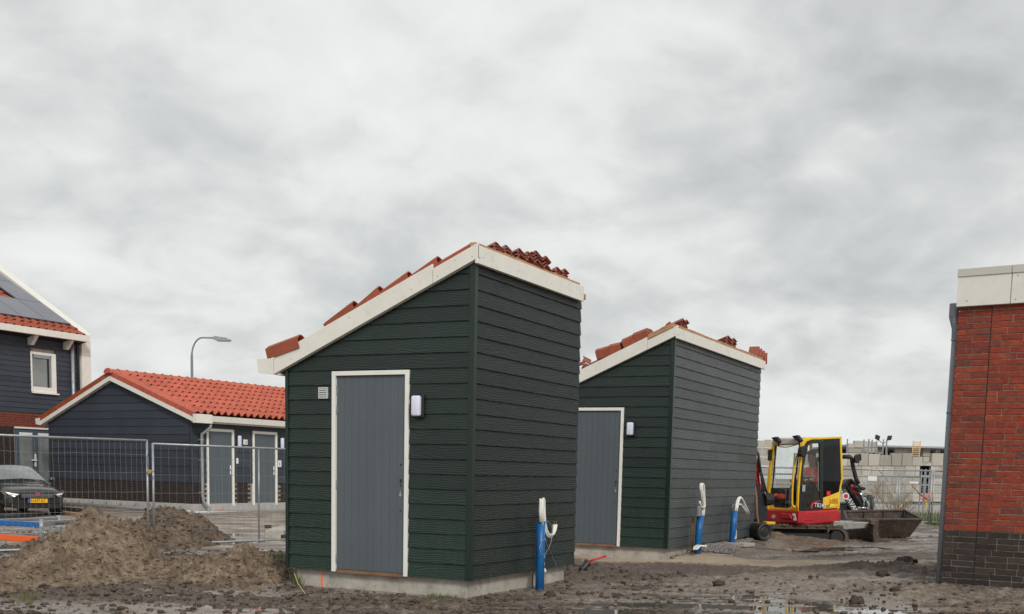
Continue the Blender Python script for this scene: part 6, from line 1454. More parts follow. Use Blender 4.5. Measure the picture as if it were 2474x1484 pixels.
q.ball((hc[0]-.094, 0, hc[2]-.055), .010, .024, .005, 8, 6); q.obj('eyes_and_mouth', M_blackm, hd_)
q = MB(); q.ball((hc[0]+.03, 0, hc[2]+.01), .085, .084, .11, 12, 8); q.obj('hair', mat('dark grey hair', (.05, .045, .04), .8), hd_, smooth=True)
q = MB(); q.ball((hc[0], 0, hc[2]+.085), .112, .095, .072, 14, 8); q.prism([(hc[0]-.08, -.07, hc[2]+.075), (hc[0]-.19, -.05, hc[2]+.055), (hc[0]-.20, .05, hc[2]+.055), (hc[0]-.08, .07, hc[2]+.075)], (0, 0, .014)); q.obj('cap', M_dcloth, RP, smooth=False)

# ================================================================== DRUM, POLE, DUCTS
dc = at(1838, 1300, 22.35); gg = gz(dc[0], dc[1]); c0 = at((2900+345/2.473)/1.6556, (1650+1185/2.473)/1.6556, dc[1])
r = empty('black_drum', tuple(c0), 0, 'black rubber drum lying on its side at the right corner of the further shed', 'drum')
ax = Vector((.45, -.88, .0)).normalized(); q = MB(); q.lathe([(t*.72, r_*.70) for t, r_ in ((-.30, .20), (-.28, .235), (-.20, .245), (.15, .245), (.17, .252), (.20, .252), (.22, .235), (.225, .21), (.215, .20), (.20, .14), (.205, .135), (.21, .10), (.20, .05))], (0, 0, 0), ax, 28); o = q.obj('drum_body', M_black, r, smooth=True)
q = MB(); q.lathe([(.135, .05), (.160, .05), (.162, .035)], (0, 0, 0), ax, 18); q.obj('drum_cap', M_black, r)
o = o; o.modifiers.new('es', 'EDGE_SPLIT').split_angle = radians(40)
r.location.z = gg+.165
a = at((2900+290/2.473)/1.6556, (1650+690/2.473)/1.6556, 22.75); b = at((2900+335/2.473)/1.6556, (1650+1100/2.473)/1.6556, 22.5)
r = empty('spade', (b[0], b[1], max(b[2]-.15, 0)), 0, 'old wooden handled spade leaning against the right corner of the further shed', 'spade'); d = Vector(a-b)
q = MB(); q.tube([(0, 0, .1), tuple(d*.3+Vector((-.01, 0, .1))), tuple(d*.7+Vector((.015, 0, .1))), tuple(d+Vector((0, 0, .15)))], .022, 7); q.obj('handle', M_woodd, r); q = MB(); q.bar(tuple(d+Vector((-.07, 0, .16))), tuple(d+Vector((.05, 0, .14))), .03); q.obj('grip', M_blackm, r)
q = MB(); q.prism([(-.09, 0, .16), (.09, 0, .16), (.075, .03, -.12), (0, .03, -.16), (-.075, .03, -.12)], (0, .012, 0)); q.obj('blade', M_steel, r)

def duct(fr, bpx, tpx, rad_, lab, yl):
    """blue duct standing before the side wall; bottom and top pixel"""
    a = fr.fx(*bpx, yl); b = fr.fx(*tpx, yl); w = fr.world(a[0], yl, 0); r = empty('service_duct', (w[0], w[1], 0), radians(90-fr.az), lab, 'service duct', 'blue service ducts standing beside the sheds')
    q = MB(); dx = b[0]-a[0]; q.tube([(0, 0, min(a[1], 0)-.15), (dx*.5, 0, (a[1]+b[1])/2), (dx, 0, b[1])], rad_, 18, cap=False); o = q.obj('blue_pipe', M_blue, r, smooth=True)
    s_ = o.modifiers.new('so', 'SOLIDIFY'); s_.thickness = .006
    return r, a, b
def loc(fr, r, px, py, yl, x0, y0=None):
    u, z = fr.fx(px, py, yl); return (u-x0, yl-(y0 if y0 is not None else 0), z)
DY = -.17
r, a, b = duct(SH1, (1304, 1417), (1307, 1259), .052, 'blue duct by the nearer shed, with a white hooked double tube and loose wire', DY)
def p6(x, y): return ((2050+x/2.968)/1.6556, (1900+y/2.968)/1.6556)
def L1(x, y, yl=DY): px, py = p6(x, y); u, z = SH1.fx(px, py, yl); return (u-a[0], yl-DY, z)
for k, pts in enumerate((((332, 560), (328, 430), (332, 330), (334, 290), (346, 300), (352, 420), (360, 560), (380, 660), (410, 720), (445, 738), (470, 720), (490, 660), (492, 590)),
                         ((358, 600), (352, 430), (358, 300), (366, 285), (374, 300), (376, 420), (382, 560), (400, 650), (425, 705), (455, 722), (486, 700), (508, 650), (518, 590)))):
    q = MB(); q.tube([L1(x, y, DY-.02-.012*k) for x, y in pts], .0175, 10); q.obj('white_tube', M_whitep, r, smooth=True)
    q = MB(); e = L1(*pts[-1], DY-.02-.012*k); q.tube([e, (e[0]+.002, e[1], e[2]+.045)], .006, 6); q.obj('wire_end', M_brass, r)
for pts in (((392, 552), (430, 560), (462, 600), (474, 680), (462, 780), (430, 870), (390, 935), (350, 955), (325, 920), (320, 860), (350, 790), (388, 752)), ((388, 752), (410, 830), (450, 910), (490, 1000), (525, 1090), (532, 1150), (515, 1188), (470, 1182), (410, 1140), (380, 1090), (380, 1040))):
    q = MB(); q.tube([L1(x, y, DY-.06) for x, y in pts], .0038, 5); q.obj('grey_wire', M_galvd, r, smooth=True)
q = MB(); q.tube([L1(440, 720, DY-.03), L1(490, 718, DY-.05), L1(515, 745, DY-.05), L1(512, 790, DY-.05)], .005, 5); q.obj('cable_tie', M_blackm, r)
e = L1(395, 510); f = L1(430, 620); q = MB(); q.box(e[0], .03, f[2], f[0], .08, e[2]); q.obj('meter_box', M_galvd, r, bevel=.01)
q = MB(); q.lathe([(0, .0545), (.05, .0545)], (L1(330, 985)[0]+.01, 0, L1(330, 985)[2]), (0, 0, 1), 16, ); q.obj('tape_band', mat('clear tape', (.12, .30, .52), .3), r)
q = MB(); q.tube([L1(262, 1140, DY+.12), L1(240, 1180, DY+.10), L1(236, 1260, DY+.08), L1(240, 1345, DY+.05)], .009, 6); q.obj('black_cable', M_blackm, r)
q = MB(); e = L1(385, 1135, DY+.10); q.ball(e, .025, .02, .03); q.obj('cable_end', M_ceramic, r)
def p8(x, y): return ((2650+x/4.24)/1.6556, (1900+y/4.24)/1.6556)
DY2 = -.20
r, a2, b2 = duct(SH2, p8(592, 1195), p8(645, 690), .058, 'blue duct left on the further shed side, tall white tube loop above it', DY2)
def L2(x, y, yl=DY2): px, py = p8(x, y); u, z = SH2.fx(px, py, yl); return (u-a2[0], yl-DY2, z)
for k, pts in enumerate((((670, 700), (680, 620), (690, 540), (672, 400), (650, 280), (638, 190), (650, 152), (672, 160), (690, 260), (704, 420), (712, 520), (690, 556)), ((694, 700), (704, 620), (700, 480), (684, 330), (668, 200), (678, 152), (696, 165), (704, 260), (712, 420), (716, 530), (700, 560), (660, 540), (640, 490), (628, 455)))):
    q = MB(); q.tube([L2(x, y, DY2-.02*k) for x, y in pts], .019, 9); q.obj('white_tube', M_whitep, r, smooth=True)
e = L2(600, 530); f = L2(632, 680); q = MB(); q.box(e[0], -.03, f[2]-.02, f[0], .02, e[2]); q.obj('label_tag', M_galvd, r, bevel=.008)
e = L2(640, 1210, DY2-.1); q = MB(); q.prism([(e[0]-.20, -.12, e[2]-.05), (e[0]-.08, -.10, e[2]+.0), (e[0]+.05, -.10, e[2]+.02), (e[0]+.27, -.13, e[2]+.005), (e[0]+.28, -.13, e[2]-.05), (e[0]+.20, -.13, e[2]-.02), (e[0], -.11, e[2]-.005), (e[0]-.1, -.12, e[2]-.03)], (0, .09, 0)); o = q.obj('white_membrane', M_whitep, r, bevel=.008); 
w = MB(); a_, b_ = L2(560, 430, -.034), L2(530, 1180, -.034)
q = MB(); q.bar((L2(540, 720, -.1)[0], .12, L2(540, 720, -.1)[2]), (L2(528, 1190, -.1)[0], .12, L2(528, 1190, -.1)[2]-.1), .035, .03); q.obj('stake', M_woodd, r)
r, a3, b3 = duct(SH2, p8(1180, 1092), p8(1222, 612), .060, 'blue duct right on the further shed side, white tubes bent over to the right', DY2)
def L3(x, y, yl=DY2): px, py = p8(x, y); u, z = SH2.fx(px, py, yl); return (u-a3[0], yl-DY2, z)
for k, pts in enumerate((((1232, 615), (1245, 540), (1262, 450), (1285, 395), (1310, 380), (1335, 400), (1370, 500), (1405, 590), (1430, 670)), ((1258, 615), (1270, 540), (1282, 470), (1300, 410), (1325, 385), (1350, 410), (1395, 500), (1435, 590), (1466, 655)), ((1300, 500), (1330, 500), (1370, 560), (1400, 620)))):
    q = MB(); q.tube([L3(x, y, DY2-.02*k) for x, y in pts], .021 if k < 2 else .016, 9); q.obj('white_tube', M_whitep, r, smooth=True)
q = MB(); q.tube([L3(1225, 500), L3(1200, 505), L3(1182, 550), L3(1195, 605)], .008, 5); q.obj('grey_wire', M_galvd, r)
e = L3(1240, 1085, DY2-.06); q = MB(); q.prism([(e[0]-.03, -.06, e[2]+.0), (e[0]+.06, -.06, e[2]+.0), (e[0]+.05, -.06, e[2]+.16)], (0, .02, 0)); q.obj('membrane_flap', M_whitep, r)
w = SH2.world(a3[0]+.05, DY2-.12, 0); q = MB(); q.box(-.30, -.18, -.03, .42, .14, .035); o = q.obj('paving_slab', M_conc, bevel=.006); o.location = (w[0], w[1], gz(w[0], w[1])+.01); o.rotation_euler = (0, .03, radians(63)); tag(o, 'concrete slab lying at the foot of the right blue duct', 'paving slab')
# gravel strip and its edging
ga = SH2.fx(1612, 1330)[0]
e0 = onz(*p8(60, 1305), .07); e1 = onz(*p8(1180, 1360), .07)
q = MB(); d = Vector(e1-e0); q.box(0, -.03, -.12, d.length, .03, .0); o = q.obj('edging_kerb', M_conc, bevel=.008); o.location = (e0[0], e0[1], .075); o.rotation_euler = (0, 0, atan2(d.y, d.x)); tag(o, 'narrow concrete edging strip before the gravel beside the further shed', 'kerb')
def place_gravel(r, n):
    pts = [onz(*p8(90, 1290), .07), onz(*p8(1160, 1345), .07), onz(*p8(1500, 1110), 0), onz(*p8(1300, 1090), 0)]
    P = [np.array([p[0], p[1]]) for p in pts]; u = r.random(n); v = r.random(n); A_ = P[0][None]*(1-u)[:, None]+P[1][None]*u[:, None]
    S0 = np.array(SH2.world(.15, -.05, 0)[:2]); S1 = np.array(SH2.world(5.4, -.02, 0)[:2]); B_ = S0[None]*(1-u)[:, None]+S1[None]*u[:, None]
    XY = A_*(1-v)[:, None]+B_*v[:, None]; z = ground_fields(XY[:, 0], XY[:, 1])[0]; return np.stack([XY[:, 0], XY[:, 1], np.maximum(z, .03)+.012*r.random(n)], -1)
o = rocks('gravel', 4200, place_gravel, .012, .034, M_gravel, power=1.2, seed=12); tag(o, 'mixed brown and pale gravel between the further shed and its edging strip', 'gravel', kind='stuff')

# mallet and red handled tool
mc = onz(1410, 1381, .06); gm = gz(mc[0], mc[1])
r = empty('rubber_mallet', (mc[0], mc[1], gm+.07), 0, 'black rubber mallet with wooden handle lying on the soil beside the nearer shed', 'mallet')
def P6(x, y): w = at(*p6(x, y), mc[1]); return (w[0]-mc[0], 0, w[2]-gm-.07)
zo_ = P6(850, 1130)[2]
def Q6(x, y, dy=0): p = P6(x, y); return (p[0], dy, p[2]-zo_)
hd1, hd2 = Q6(895, 1085, -.03), Q6(808, 1175, -.09); ax = Vector(hd2)-Vector(hd1); q = MB(); q.lathe([(-.008, .040), (0, .047), (ax.length*.92, .047), (ax.length, .040)], hd1, ax, 20); q.obj('mallet_head', M_black, r, smooth=False, bevel=.004)
q = MB(); q.tube([Q6(800, 1118, .0), Q6(730, 1095, .02), Q6(665, 1082, .03)], [.015, .014, .017], 9); q.obj('handle', M_woodd, r, smooth=True)
q = MB(); e = Q6(885, 1142, -.095); q.lathe([(0, .014), (.006, .012)], e, (.3, -1, .1), 10); q.obj('plug', M_mudd, r)
r2 = empty('red_hammer', (mc[0], mc[1]+.06, gm+.07), 0, 'second hammer with bright red handle, crossed under the black mallet', 'hammer')
q = MB(); q.tube([Q6(905, 1082, .05), Q6(1000, 1050, .08), Q6(1060, 1032, .10), Q6(1120, 1018, .12)], [.013, .014, .013, .015], 9); q.obj('handle', M_redh, r2, smooth=True)
q = MB(); q.bar(Q6(870, 1065, .02), Q6(905, 1130, .09), .045, .045); q.obj('hammer_head', M_steel, r2, bevel=.005)

# ================================================================== LOADER AND BUCKET behind the excavator
def lY(x, y, Y): return Vector(at(*D3(x, y), Y))
LO = lY(1250, 1000, 29.5); RL = empty('wheel_loader', (LO.x, LO.y, 0), 0, 'grey compact wheel loader behind the excavator tail, black roll bar with mirror', 'loader')
def lp_(x, y, dy=0.0): v = lY(x, y, 29.5+dy); return (v.x-LO.x, 29.5+dy-LO.y, v.z)
def lpoly(pts, t, name, m, dy=0, bev=.015): q = MB(); q.prism([lp_(x, y, dy) for x, y in pts], (0, t, 0)); return q.obj(name, m, RL, bevel=bev)
ar = lpoly(((1118, 770), (1140, 760), (1190, 850), (1300, 1026), (1215, 1026), (1140, 900), (1118, 860)), .12, 'lift_arm', M_grey)
text('lettering', 'AVANT', .17, M_textw, ar, (lp_(1148, 885)[0], -.004, lp_(1148, 885)[2]), (.56, 0, -.83), (.83, 0, .56), .001)
q = MB(); c = lp_(1138, 846); q.lathe([(0, .09), (.006, .085)], (c[0], -.001, c[2]), (0, -1, 0), 14); q.obj('round_badge', M_ceramic, ar); q = MB(); q.lathe([(0, .06), (.004, .055)], (c[0], -.0075, c[2]), (0, -1, 0), 14); q.obj('round_badge', M_redh, ar)
q = MB(); q.tube([lp_(1100, 378), lp_(1190, 380), lp_(1208, 400), lp_(1218, 470), lp_(1258, 640), lp_(1290, 700)], .055, 8); q.obj('roll_bar', M_blackm, RL, smooth=True)
q = MB(); q.tube([lp_(1100, 378, .9), lp_(1190, 380, .9), lp_(1208, 400, .9), lp_(1218, 470, .9), lp_(1258, 640, .9)], .055, 8); q.obj('roll_bar', M_blackm, RL, smooth=True)
lpoly(((1000, 362), (1120, 358), (1190, 372), (1190, 384), (1000, 380)), 1.0, 'canopy', M_concw)
lpoly(((1240, 365), (1262, 355), (1308, 350), (1314, 400), (1302, 448), (1262, 458), (1240, 400)), .07, 'mirror', M_blackm, -.2)
q = MB(); q.tube([lp_(1215, 430), lp_(1240, 440, -.1), lp_(1240, 400, -.15), lp_(1250, 365, -.15)], .03, 6); q.tube([lp_(1250, 358, -.16), lp_(1312, 350, -.16), lp_(1316, 415, -.16), lp_(1300, 420, -.16)], .02, 6); q.obj('mirror_arm', M_blackm, RL)
lpoly(((1130, 700), (1160, 650), (1210, 640), (1240, 670), (1262, 720), (1300, 760), (1320, 830), (1340, 900), (1330, 1000), (1250, 1000), (1190, 850), (1150, 780)), .5, 'engine_cover', M_blackm, .15, .05)
q = MB(); q.tube([lp_(1150, 760), lp_(1145, 700), lp_(1165, 655), lp_(1200, 648), lp_(1250, 690), lp_(1300, 740)], .03, 7); q.obj('hydraulic_hose', M_blackm, RL, smooth=True)
lpoly(((1196, 715), (1222, 705), (1248, 760), (1280, 800), (1260, 828), (1225, 800)), .08, 'red_coupling', M_redh, -.06)
for k, (x, y, rx, rz_) in enumerate(((1255, 745, .09, .055), (1330, 755, .10, .05), (1290, 775, .06, .05))):
    q = MB(); c = lp_(x, y, -.12); q.ball(c, rx, .07, rz_, 10, 7); q.obj('joystick_cover', M_blackm, RL, smooth=True)
for pts, rr, m in ((((1280, 780), (1330, 840), (1350, 900), (1350, 1010)), .035, M_chrome), (((1300, 830), (1380, 850), (1440, 860), (1450, 900), (1450, 1020)), .045, M_grey), (((1330, 860), (1370, 880), (1400, 940), (1410, 1020)), .05, M_galvd), (((1230, 800), (1290, 900), (1340, 1010)), .05, M_blackm), (((1370, 850), (1430, 850), (1450, 880)), .05, M_blackm), (((1280, 990), (1340, 985), (1420, 990)), .05, M_chrome), (((1385, 870), (1382, 960), (1372, 1020)), .035, M_blackm), (((1290, 760), (1340, 820), (1345, 860)), .02, M_chrome)):
    q = MB(); q.tube([lp_(x, y, -.05+rr) for x, y in pts], rr, 7); q.obj('hydraulic_ram' if m is M_chrome else 'link_arm', m, RL, smooth=True)
q = MB(); c = lp_(1420, 905, .2); q.box(c[0]-.16, c[1]+.1, .55, c[0]+.14, c[1]+.5, c[2]+.16); q.obj('quick_hitch', M_grey, RL, bevel=.04)
for dx in (-1.9, -.3):
    q = MB(); q.lathe([(0, .30), (.03, .36), (.22, .36), (.25, .30)], (dx, .2, .36), (0, 1, 0), 22); q.lathe([(-.01, .15), (.01, .15)], (dx, .2, .36), (0, 1, 0), 14); q.obj('wheel', M_black, RL)
q = MB(); q.box(-2.4, .3, .3, .1, 1.2, .75); q.obj('chassis', M_grey, RL, bevel=.04)
# bucket (m4 coordinates): wedge shaped trough, open to the top
def bp(x, y, Y): w = at(*m4(x, y), Y); return Vector(w)
YN, YF = 26.3, 27.25
BO = bp(1500, 1235, YN); RBk = empty('loader_bucket', (BO.x, BO.y, 0), 0, 'large rusty brown steel bucket on the mud right of the excavator', 'bucket')
f = lambda x, y, Y: tuple(bp(x, y, Y)-Vector((BO.x, BO.y, 0)))
n0, n1, n2_, n3 = f(1205, 1062, YN), f(1945, 1055, YN), f(1815, 1228, YN+.25), f(1225, 1238, YN+.25)
b0, b1 = f(1180, 978, YF), f(1775, 968, YF); b2, b3 = f(1760, 1205, YF), f(1250, 1210, YF)
def quad(pts, t, name, m=M_steel):
    P = [Vector(p) for p in pts]; n = (P[1]-P[0]).cross(P[-1]-P[0]).normalized()*t; q = MB(); q.add(P+[p+n for p in P], [tuple(range(len(P)-1, -1, -1)), tuple(range(len(P), 2*len(P)))]+[(i, (i+1) % len(P), len(P)+(i+1) % len(P), len(P)+i) for i in range(len(P))]); return q.obj(name, m, RBk, bevel=.004)
quad((n0, n1, n2_, n3), -.02, 'front_plate'); quad((b0, b1, b2, b3), .02, 'back_plate', M_steel); quad((n1, b1, b2, n2_), -.02, 'end_plate'); quad((n0, b0, b3, n3), .02, 'end_plate'); quad((n3, n2_, b2, b3), .02, 'bottom_plate')
for a_, b_, w in ((n0, n1, .055), (b0, b1, .05), (n1, b1, .05), (n0, b0, .05), (n2_, n1, .03)):
    q = MB(); q.bar(a_, b_, w, .05); q.obj('rim', M_steel, RBk, bevel=.006)
for t_ in (.34, .66):
    a_ = Vector(b0).lerp(Vector(b1), t_); q = MB(); q.bar((a_.x, a_.y-.02, a_.z), (a_.x, a_.y-.02, a_.z-.4), .04, .03); q.obj('stiffener', M_steel, RBk)

# ================================================================== CAR
RCa = None
def V5(x, y): return (x/4.914, (1750+y/2.968)/1.6556)
CA = radians(0)
nose = onz(90, 1248)
CAZ = 45                                   # the nose points towards the camera, turned to its right
car = empty('parked_car', (nose[0], nose[1], 0), radians(CAZ), 'black hatchback with yellow plate parked before the house at the left edge', 'car')
# local axes: -y is forward (towards the camera), x to the picture's right
def section(y, pts): return [(x, y, z) for x, z in pts]
HWd = .86
secs = [  # y, half-profile from the sill to the centre line
 (.0, [(.55, .22), (.60, .36), (.62, .52), (.58, .62), (.40, .68), (0, .70)]),
 (.10, [(.76, .20), (.80, .36), (.80, .54), (.74, .68), (.50, .74), (0, .77)]),
 (.40, [(.84, .20), (.87, .40), (.86, .60), (.80, .76), (.55, .82), (0, .85)]),
 (.95, [(.86, .20), (.885, .42), (.88, .64), (.82, .82), (.58, .90), (0, .92)]),
 (1.15, [(.86, .20), (.885, .42), (.88, .66), (.84, .85), (.60, .94), (0, .95)]),
 (1.9, [(.86, .20), (.885, .42), (.88, .66), (.85, .88), (.60, 1.32), (0, 1.36)]),
 (2.6, [(.86, .20), (.885, .42), (.88, .66), (.85, .89), (.61, 1.38), (0, 1.42)]),
 (3.3, [(.86, .20), (.885, .42), (.88, .68), (.84, .91), (.60, 1.33), (0, 1.37)]),
 (3.75, [(.84, .22), (.86, .42), (.86, .68), (.80, .90), (.55, 1.05), (0, 1.08)]),
 (3.9, [(.74, .24), (.78, .42), (.78, .66), (.72, .82), (.5, .90), (0, .92)])]
q = MB(); n = 11; V = []
for y, P in secs: V += [(x, y, z) for x, z in P]+[(-x, y, z) for x, z in P[-2::-1]]
Fc = []
for i in range(len(secs)-1):
    for k in range(n-1): Fc.append((i*n+k, i*n+k+1, (i+1)*n+k+1, (i+1)*n+k))
Fc += [tuple(range(n)), tuple(range(len(V)-1, len(V)-n-1, -1))]
Fc += [(i*n, (i+1)*n, (i+1)*n+n-1, i*n+n-1) for i in range(len(secs)-1)]
q.add(V, Fc); bd = q.obj('body', M_car, car, smooth=True); s_ = bd.modifiers.new('s', 'SUBSURF'); s_.levels = 2; s_.render_levels = 2
def cq(pts, name, m, par=car, t=.012, bev=0):
    q = MB(); P = [Vector(p) for p in pts]; nn = (P[1]-P[0]).cross(P[-1]-P[0]).normalized()*t; L = len(P); q.add([p-nn for p in P]+[p+nn for p in P], [tuple(range(L-1, -1, -1)), tuple(range(L, 2*L))]+[(i, (i+1) % L, L+(i+1) % L, L+i) for i in range(L)]); return q.obj(name, m, par, bevel=bev)
q = MB(); G = []
for i in range(6):
    t_ = i/5
    for k in range(9):
        u_ = k/4-1; G.append((u_*(.70-.15*t_), 1.12+.72*t_-.06*(1-u_*u_)*(1-t_), .955+.375*t_+.045*(1-u_*u_)+.02*sin(pi*t_)))
q.add(G, [(i*9+k, i*9+k+1, (i+1)*9+k+1, (i+1)*9+k) for i in range(5) for k in range(8)]); q.obj('windscreen', M_glassc, car, smooth=True)
for sx_ in (-1, 1):
    cq(((sx_*.835, 1.45, .93), (sx_*.835, 3.3, .95), (sx_*.63, 3.05, 1.29), (sx_*.63, 1.98, 1.28)), 'side_window', M_glassc, t=.012)
    h = cq(((sx_*.46, -.045, .60), (sx_*.80, .10, .66), (sx_*.84, .36, .72), (sx_*.80, .20, .60), (sx_*.60, -.01, .52)), 'headlight', M_chrome, t=.02, bev=.008)
    cq(((sx_*.52, -.06, .61), (sx_*.70, .02, .635), (sx_*.70, .01, .60), (sx_*.54, -.065, .575)), 'lens', M_ceramic, h, t=.012)
    for k in range(3): q = MB(); q.ball((sx_*(.56+.09*k), -.035+.055*k+.02*k*k, .585+.012*k), .035, .03, .028, 8, 6); q.obj('reflector', M_ceramic, h, smooth=True)
    q = MB(); q.ball((sx_*.62, .0, .30), .05, .03, .035, 10, 6); q.obj('fog_light', M_chrome, car, smooth=True)
    q = MB(); q.ball((sx_*.97, 1.32, .98), .11, .07, .075, 10, 8); q.tube([(sx_*.85, 1.34, .93), (sx_*.93, 1.32, .95)], .025, 6); q.obj('door_mirror', M_car, car, smooth=True)
    for yw in (.72, 3.15):
        q = MB(); q.lathe([(-.10, .27), (-.09, .305), (.09, .305), (.10, .27)], (sx_*.80, yw, .305), (1, 0, 0), 24); w_ = q.obj('wheel', M_black, car); q = MB(); q.lathe([(-.105, .19), (.105, .19)], (sx_*.80, yw, .305), (1, 0, 0), 16); q.obj('rim', M_galvd, w_)
cq(((-.44, -.035, .50), (.44, -.035, .50), (.46, -.035, .63), (-.46, -.035, .63)), 'grille', M_blackm, t=.02)
for k in range(3): q = MB(); q.box(-.43, -.068, .525+k*.035, .43, -.052, .537+k*.035); q.obj('grille_bar', M_galvd, car)
cq(((-.07, -.085, .625), (-.085, -.085, .655), (.085, -.085, .655), (.07, -.085, .625), (.045, -.085, .56), (0, -.085, .545), (-.045, -.085, .56)), 'badge', M_chrome, t=.008)
cq(((-.045, -.095, .63), (.045, -.095, .63), (.03, -.095, .58), (-.03, -.095, .58)), 'badge_centre', M_redh, t=.002)
q = MB(); q.box(-.26, -.078, .375, .26, -.063, .485); pl = q.obj('number_plate', M_plate, car); q = MB(); q.box(-.262, -.081, .373, -.205, -.0785, .487); q.obj('euro_band', M_euro, pl)
car.scale = (.9, .9, .9)
text('plate_lettering', 'N·677·GT', .105, M_textk, pl, (-.19, -.0815, .395), (1, 0, 0), (0, 0, 1), .0015, .92)
cq(((-.62, .0, .22), (.62, .0, .22), (.66, .0, .34), (-.66, .0, .34)), 'lower_grille', M_blackm, t=.03)
q = MB(); q.tube([(-.6, 1.11, .965), (0, 1.04, 1.005), (.6, 1.11, .965)], .012, 5); q.obj('wiper', M_blackm, car)

# ================================================================== STORAGE RACK (galvanised posts, blue and orange bars)
SY_ = 17.6
RO = Vector(at(*V5(480, 1080), SY_)); rk = empty('barrier_rack', (RO.x, RO.y, 0), 0, 'galvanised rack with blue and orange bars behind the mesh fence at the left', 'rack')
def sv(x, y, dy=0.0): w = at(*V5(x, y), SY_+dy); return (w[0]-RO.x, SY_+dy-RO.y, w[2])
q = MB(); t0 = sv(490, 970); q.tube([(t0[0], 0, -.05), (t0[0], 0, t0[2])], .036, 12); q.obj('post', M_galv, rk, smooth=True); q = MB(); c = sv(495, 1155); q.lathe([(-.04, .055), (.03, .06), (.05, .04)], c, (0, 0, 1), 14); q.obj('post_foot', M_galv, rk)
q = MB(); t1 = sv(695, 925, 1.6); q.tube([(t1[0], t1[1], -.05), (t1[0], t1[1], t1[2])], .036, 12); q.obj('post', M_galv, rk, smooth=True); q = MB(); c = sv(700, 1080, 1.6); q.lathe([(-.04, .055), (.03, .06), (.05, .04)], c, (0, 0, 1), 14); q.obj('post_foot', M_galv, rk)
def rail(a, b, w, h, name, m): q = MB(); q.bar(a, b, w, h); return q.obj(name, m, rk, bevel=.01)
rail(sv(-120, 990, .1), sv(690, 960, 1.6), .05, .05, 'rail', M_galv)
rl = rail(sv(500, 1025), sv(985, 990, .7), .04, .085, 'rail', M_galv); o_ = sv(660, 1040, .18); text('lettering', 'www.to', .09, M_textk, rl, (o_[0], o_[1]-.04, o_[2]), Vector(sv(985, 990, .7))-Vector(sv(500, 1025)), (0, 0, 1), .001)
rail(sv(-140, 1005), sv(465, 1040), .04, .085, 'blue_bar', M_bluep); rail(sv(-140, 1175), sv(462, 1215), .04, .10, 'orange_bar', M_orange)
rail(sv(-140, 1140, 1.0), sv(520, 1165), .04, .05, 'rail', M_galv); rail(sv(0, 1345, .2), sv(420, 1335, .2), .05, .05, 'rail', M_galvd); rail(sv(120, 1375), sv(330, 1390), .04, .07, 'orange_bar', M_orange); rail(sv(10, 1440, -.2), sv(60, 1395, .1), .03, .03, 'strut', M_orange)
for cx_, cy_ in ((450, 1095), (540, 1095), (10, 1240), (0, 1080)):
    q = MB(); p = Vector(sv(cx_, cy_, -.05)); q.tube([(p.x-.07, p.y, p.z+.05), (p.x-.06, p.y, p.z-.03), (p.x, p.y, p.z-.06), (p.x+.06, p.y, p.z-.03), (p.x+.07, p.y, p.z+.05)], .011, 6); q.obj('hook', M_galv, rk)
for xq in (-100, 200):
    q = MB(); t0 = sv(xq, 1000, .05); q.tube([(t0[0], t0[1]+.1, -.05), (t0[0], t0[1]+.1, t0[2])], .03, 8); q.obj('post', M_galvd, rk) if xq < 0 else None
# timber, blocks and pipes lying about
def lying(px0, py0, px1, py1, w, h, name, m, lab, cat, z=.0):
    a = onz(px0, py0, z); b = onz(px1, py1, z); q = MB(); d = Vector(b-a); q.box(0, -w/2, 0, d.length, w/2, h); o = q.obj(name, m, bevel=.006); o.location = tuple(a); o.rotation_euler = (0, 0, atan2(d.y, d.x)); tag(o, lab, cat); return o
lying(*V5(690, 905), *V5(985, 950), .12, .09, 'timber_plank', M_wood, 'orange brown timber plank lying before the garage base, right of the car', 'plank')
lying(663, 1302, 700, 1288, .35, .16, 'concrete_kerb_block', M_conc, 'grey concrete block on the sand, cut off by the nearer shed left edge', 'block')
lying(686, 1306, 705, 1302, .12, .10, 'loose_brick', M_brickd, 'brown loose brick just below the grey concrete block', 'brick')
lying(640, 1276, 655, 1276, .12, .07, 'loose_brick', M_brickd, 'dark loose brick on the muddy patch left of the concrete block', 'brick')
for k in range(3):
    a = onz(*V5(640, 850+k*14)); b = onz(*V5(1200, 905+k*10)); q = MB(); q.tube([tuple(a+[0, 0, .05]), tuple((a+b)/2+[0, .05, .06]), tuple(b+[0, 0, .04])], .03, 6); o = q.obj('black_cable', M_blackm, smooth=True); tag(o, ('uppermost', 'middle', 'lowest')[k]+' of the black cables along the garage plinth', 'cable', 'black cables beside the garage plinth')
lying(*V5(0, 975), *V5(450, 925), .5, .10, 'paving_stack', M_blackm, 'dark paving edge on the ground under the car', 'paving', 0)
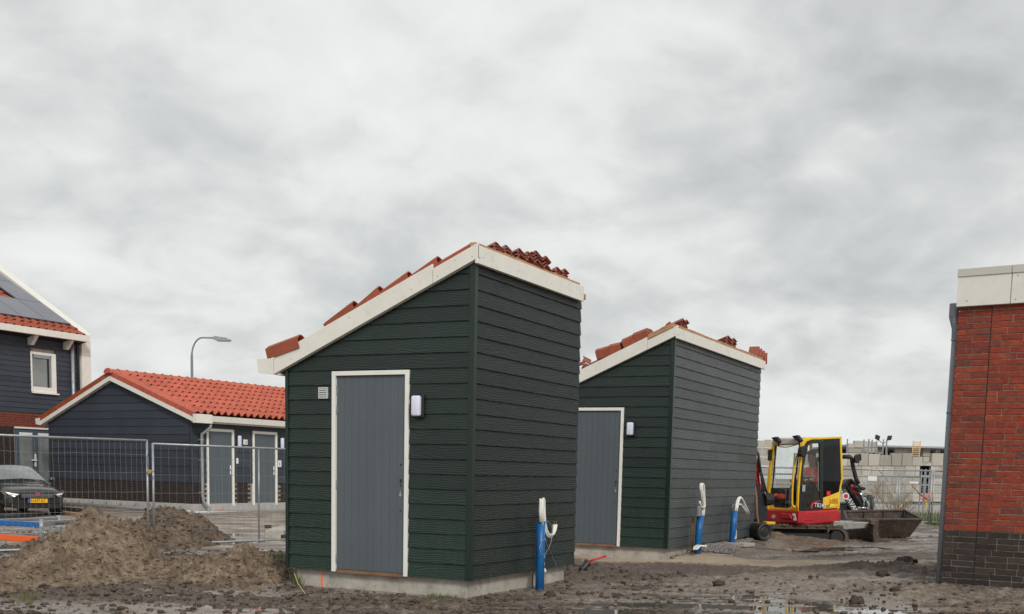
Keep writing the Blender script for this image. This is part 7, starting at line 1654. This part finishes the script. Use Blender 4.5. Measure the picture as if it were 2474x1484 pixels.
# stack of dark bricks standing behind the nearer shed's left edge
p = onz(698, 1395); r = empty('brick_stack', (p[0]-.0, p[1]+1.2, 0), radians(10), 'narrow stack of dark bricks peeping out behind the nearer shed left edge', 'brick stack')
ux = at(699, 1300, p[1]+1.2)[0]; r.location.x = ux+.12
for k in range(10):
    for j in range(2):
        q = MB(); q.box(-.13+random.uniform(-.008, .008), j*.11, k*.068, .09+random.uniform(-.008, .008), j*.11+.10, k*.068+.062); q.obj('brick', M_brickd, r)
# grass and weeds
def spots(lst, s):
    def f(r, n):
        c = np.array([onz(px, py) for px, py in lst]); i = r.integers(0, len(c), n); P = c[i]+r.normal(size=(n, 3))*np.array([s, s*1.2, 0]); P[:, 2] = ground_fields(P[:, 0], P[:, 1])[0]-.01; return P
    return f
blades('grass', 260, spots([(60, 1452), (66, 1456), (54, 1448), (10, 1440)], .07), .02, .11, .003, M_grassd, 'small green grass tuft at the lower left corner', 'grass', 21)
blades('grass', 420, spots([(1060, 1440), (1075, 1444), (1040, 1446), (1095, 1446)], .07), .02, .07, .004, M_grassd, 'sparse grass on the soil below the shed corner', 'grass', 22)
blades('grass', 500, spots([(640, 1347), (660, 1350), (680, 1352), (695, 1356), (665, 1345)], .16), .04, .12, .006, M_grass, 'green weeds under the fence beside the nearer shed', 'grass', 23)
blades('grass', 200, spots([(718, 1425)], .03), .05, .2, .004, M_grassd, 'weed growing at the left end of the concrete base', 'weed', 24)
q = MB(); a = onz(738, 1440); q.tube([(0, 0, .02), (-.1, .1, .12), (-.16, .2, .22)], .004, 5); o = q.obj('dry_straw', mat('dry straw', (.5, .42, .22), .7)); o.location = tuple(a); tag(o, 'single dry yellow stalk leaning on the concrete base corner', 'straw')

MUDH = heap('soil_heap', 'low brown mud bank heaped against the excavator track', [(1828, 1292), (1850, 1276), (1880, 1278), (1910, 1284), (1945, 1288), (1975, 1290), (2010, 1296)], 24.2, .9, .5, M_heapd, .03, .35, 401, 1.0)

# mud lumps carried up by the track
mrk = rocks('caked_mud', 420, lambda r, n: np.stack([-1.9+1.9*r.random(n), .0+.36*r.random(n), .475+.02*r.random(n)], -1), .015, .07, M_mudd, power=1.6, seed=31)
mrk.parent = RE; mrk.matrix_basis = mTL; tag(mrk, kind='stuff')
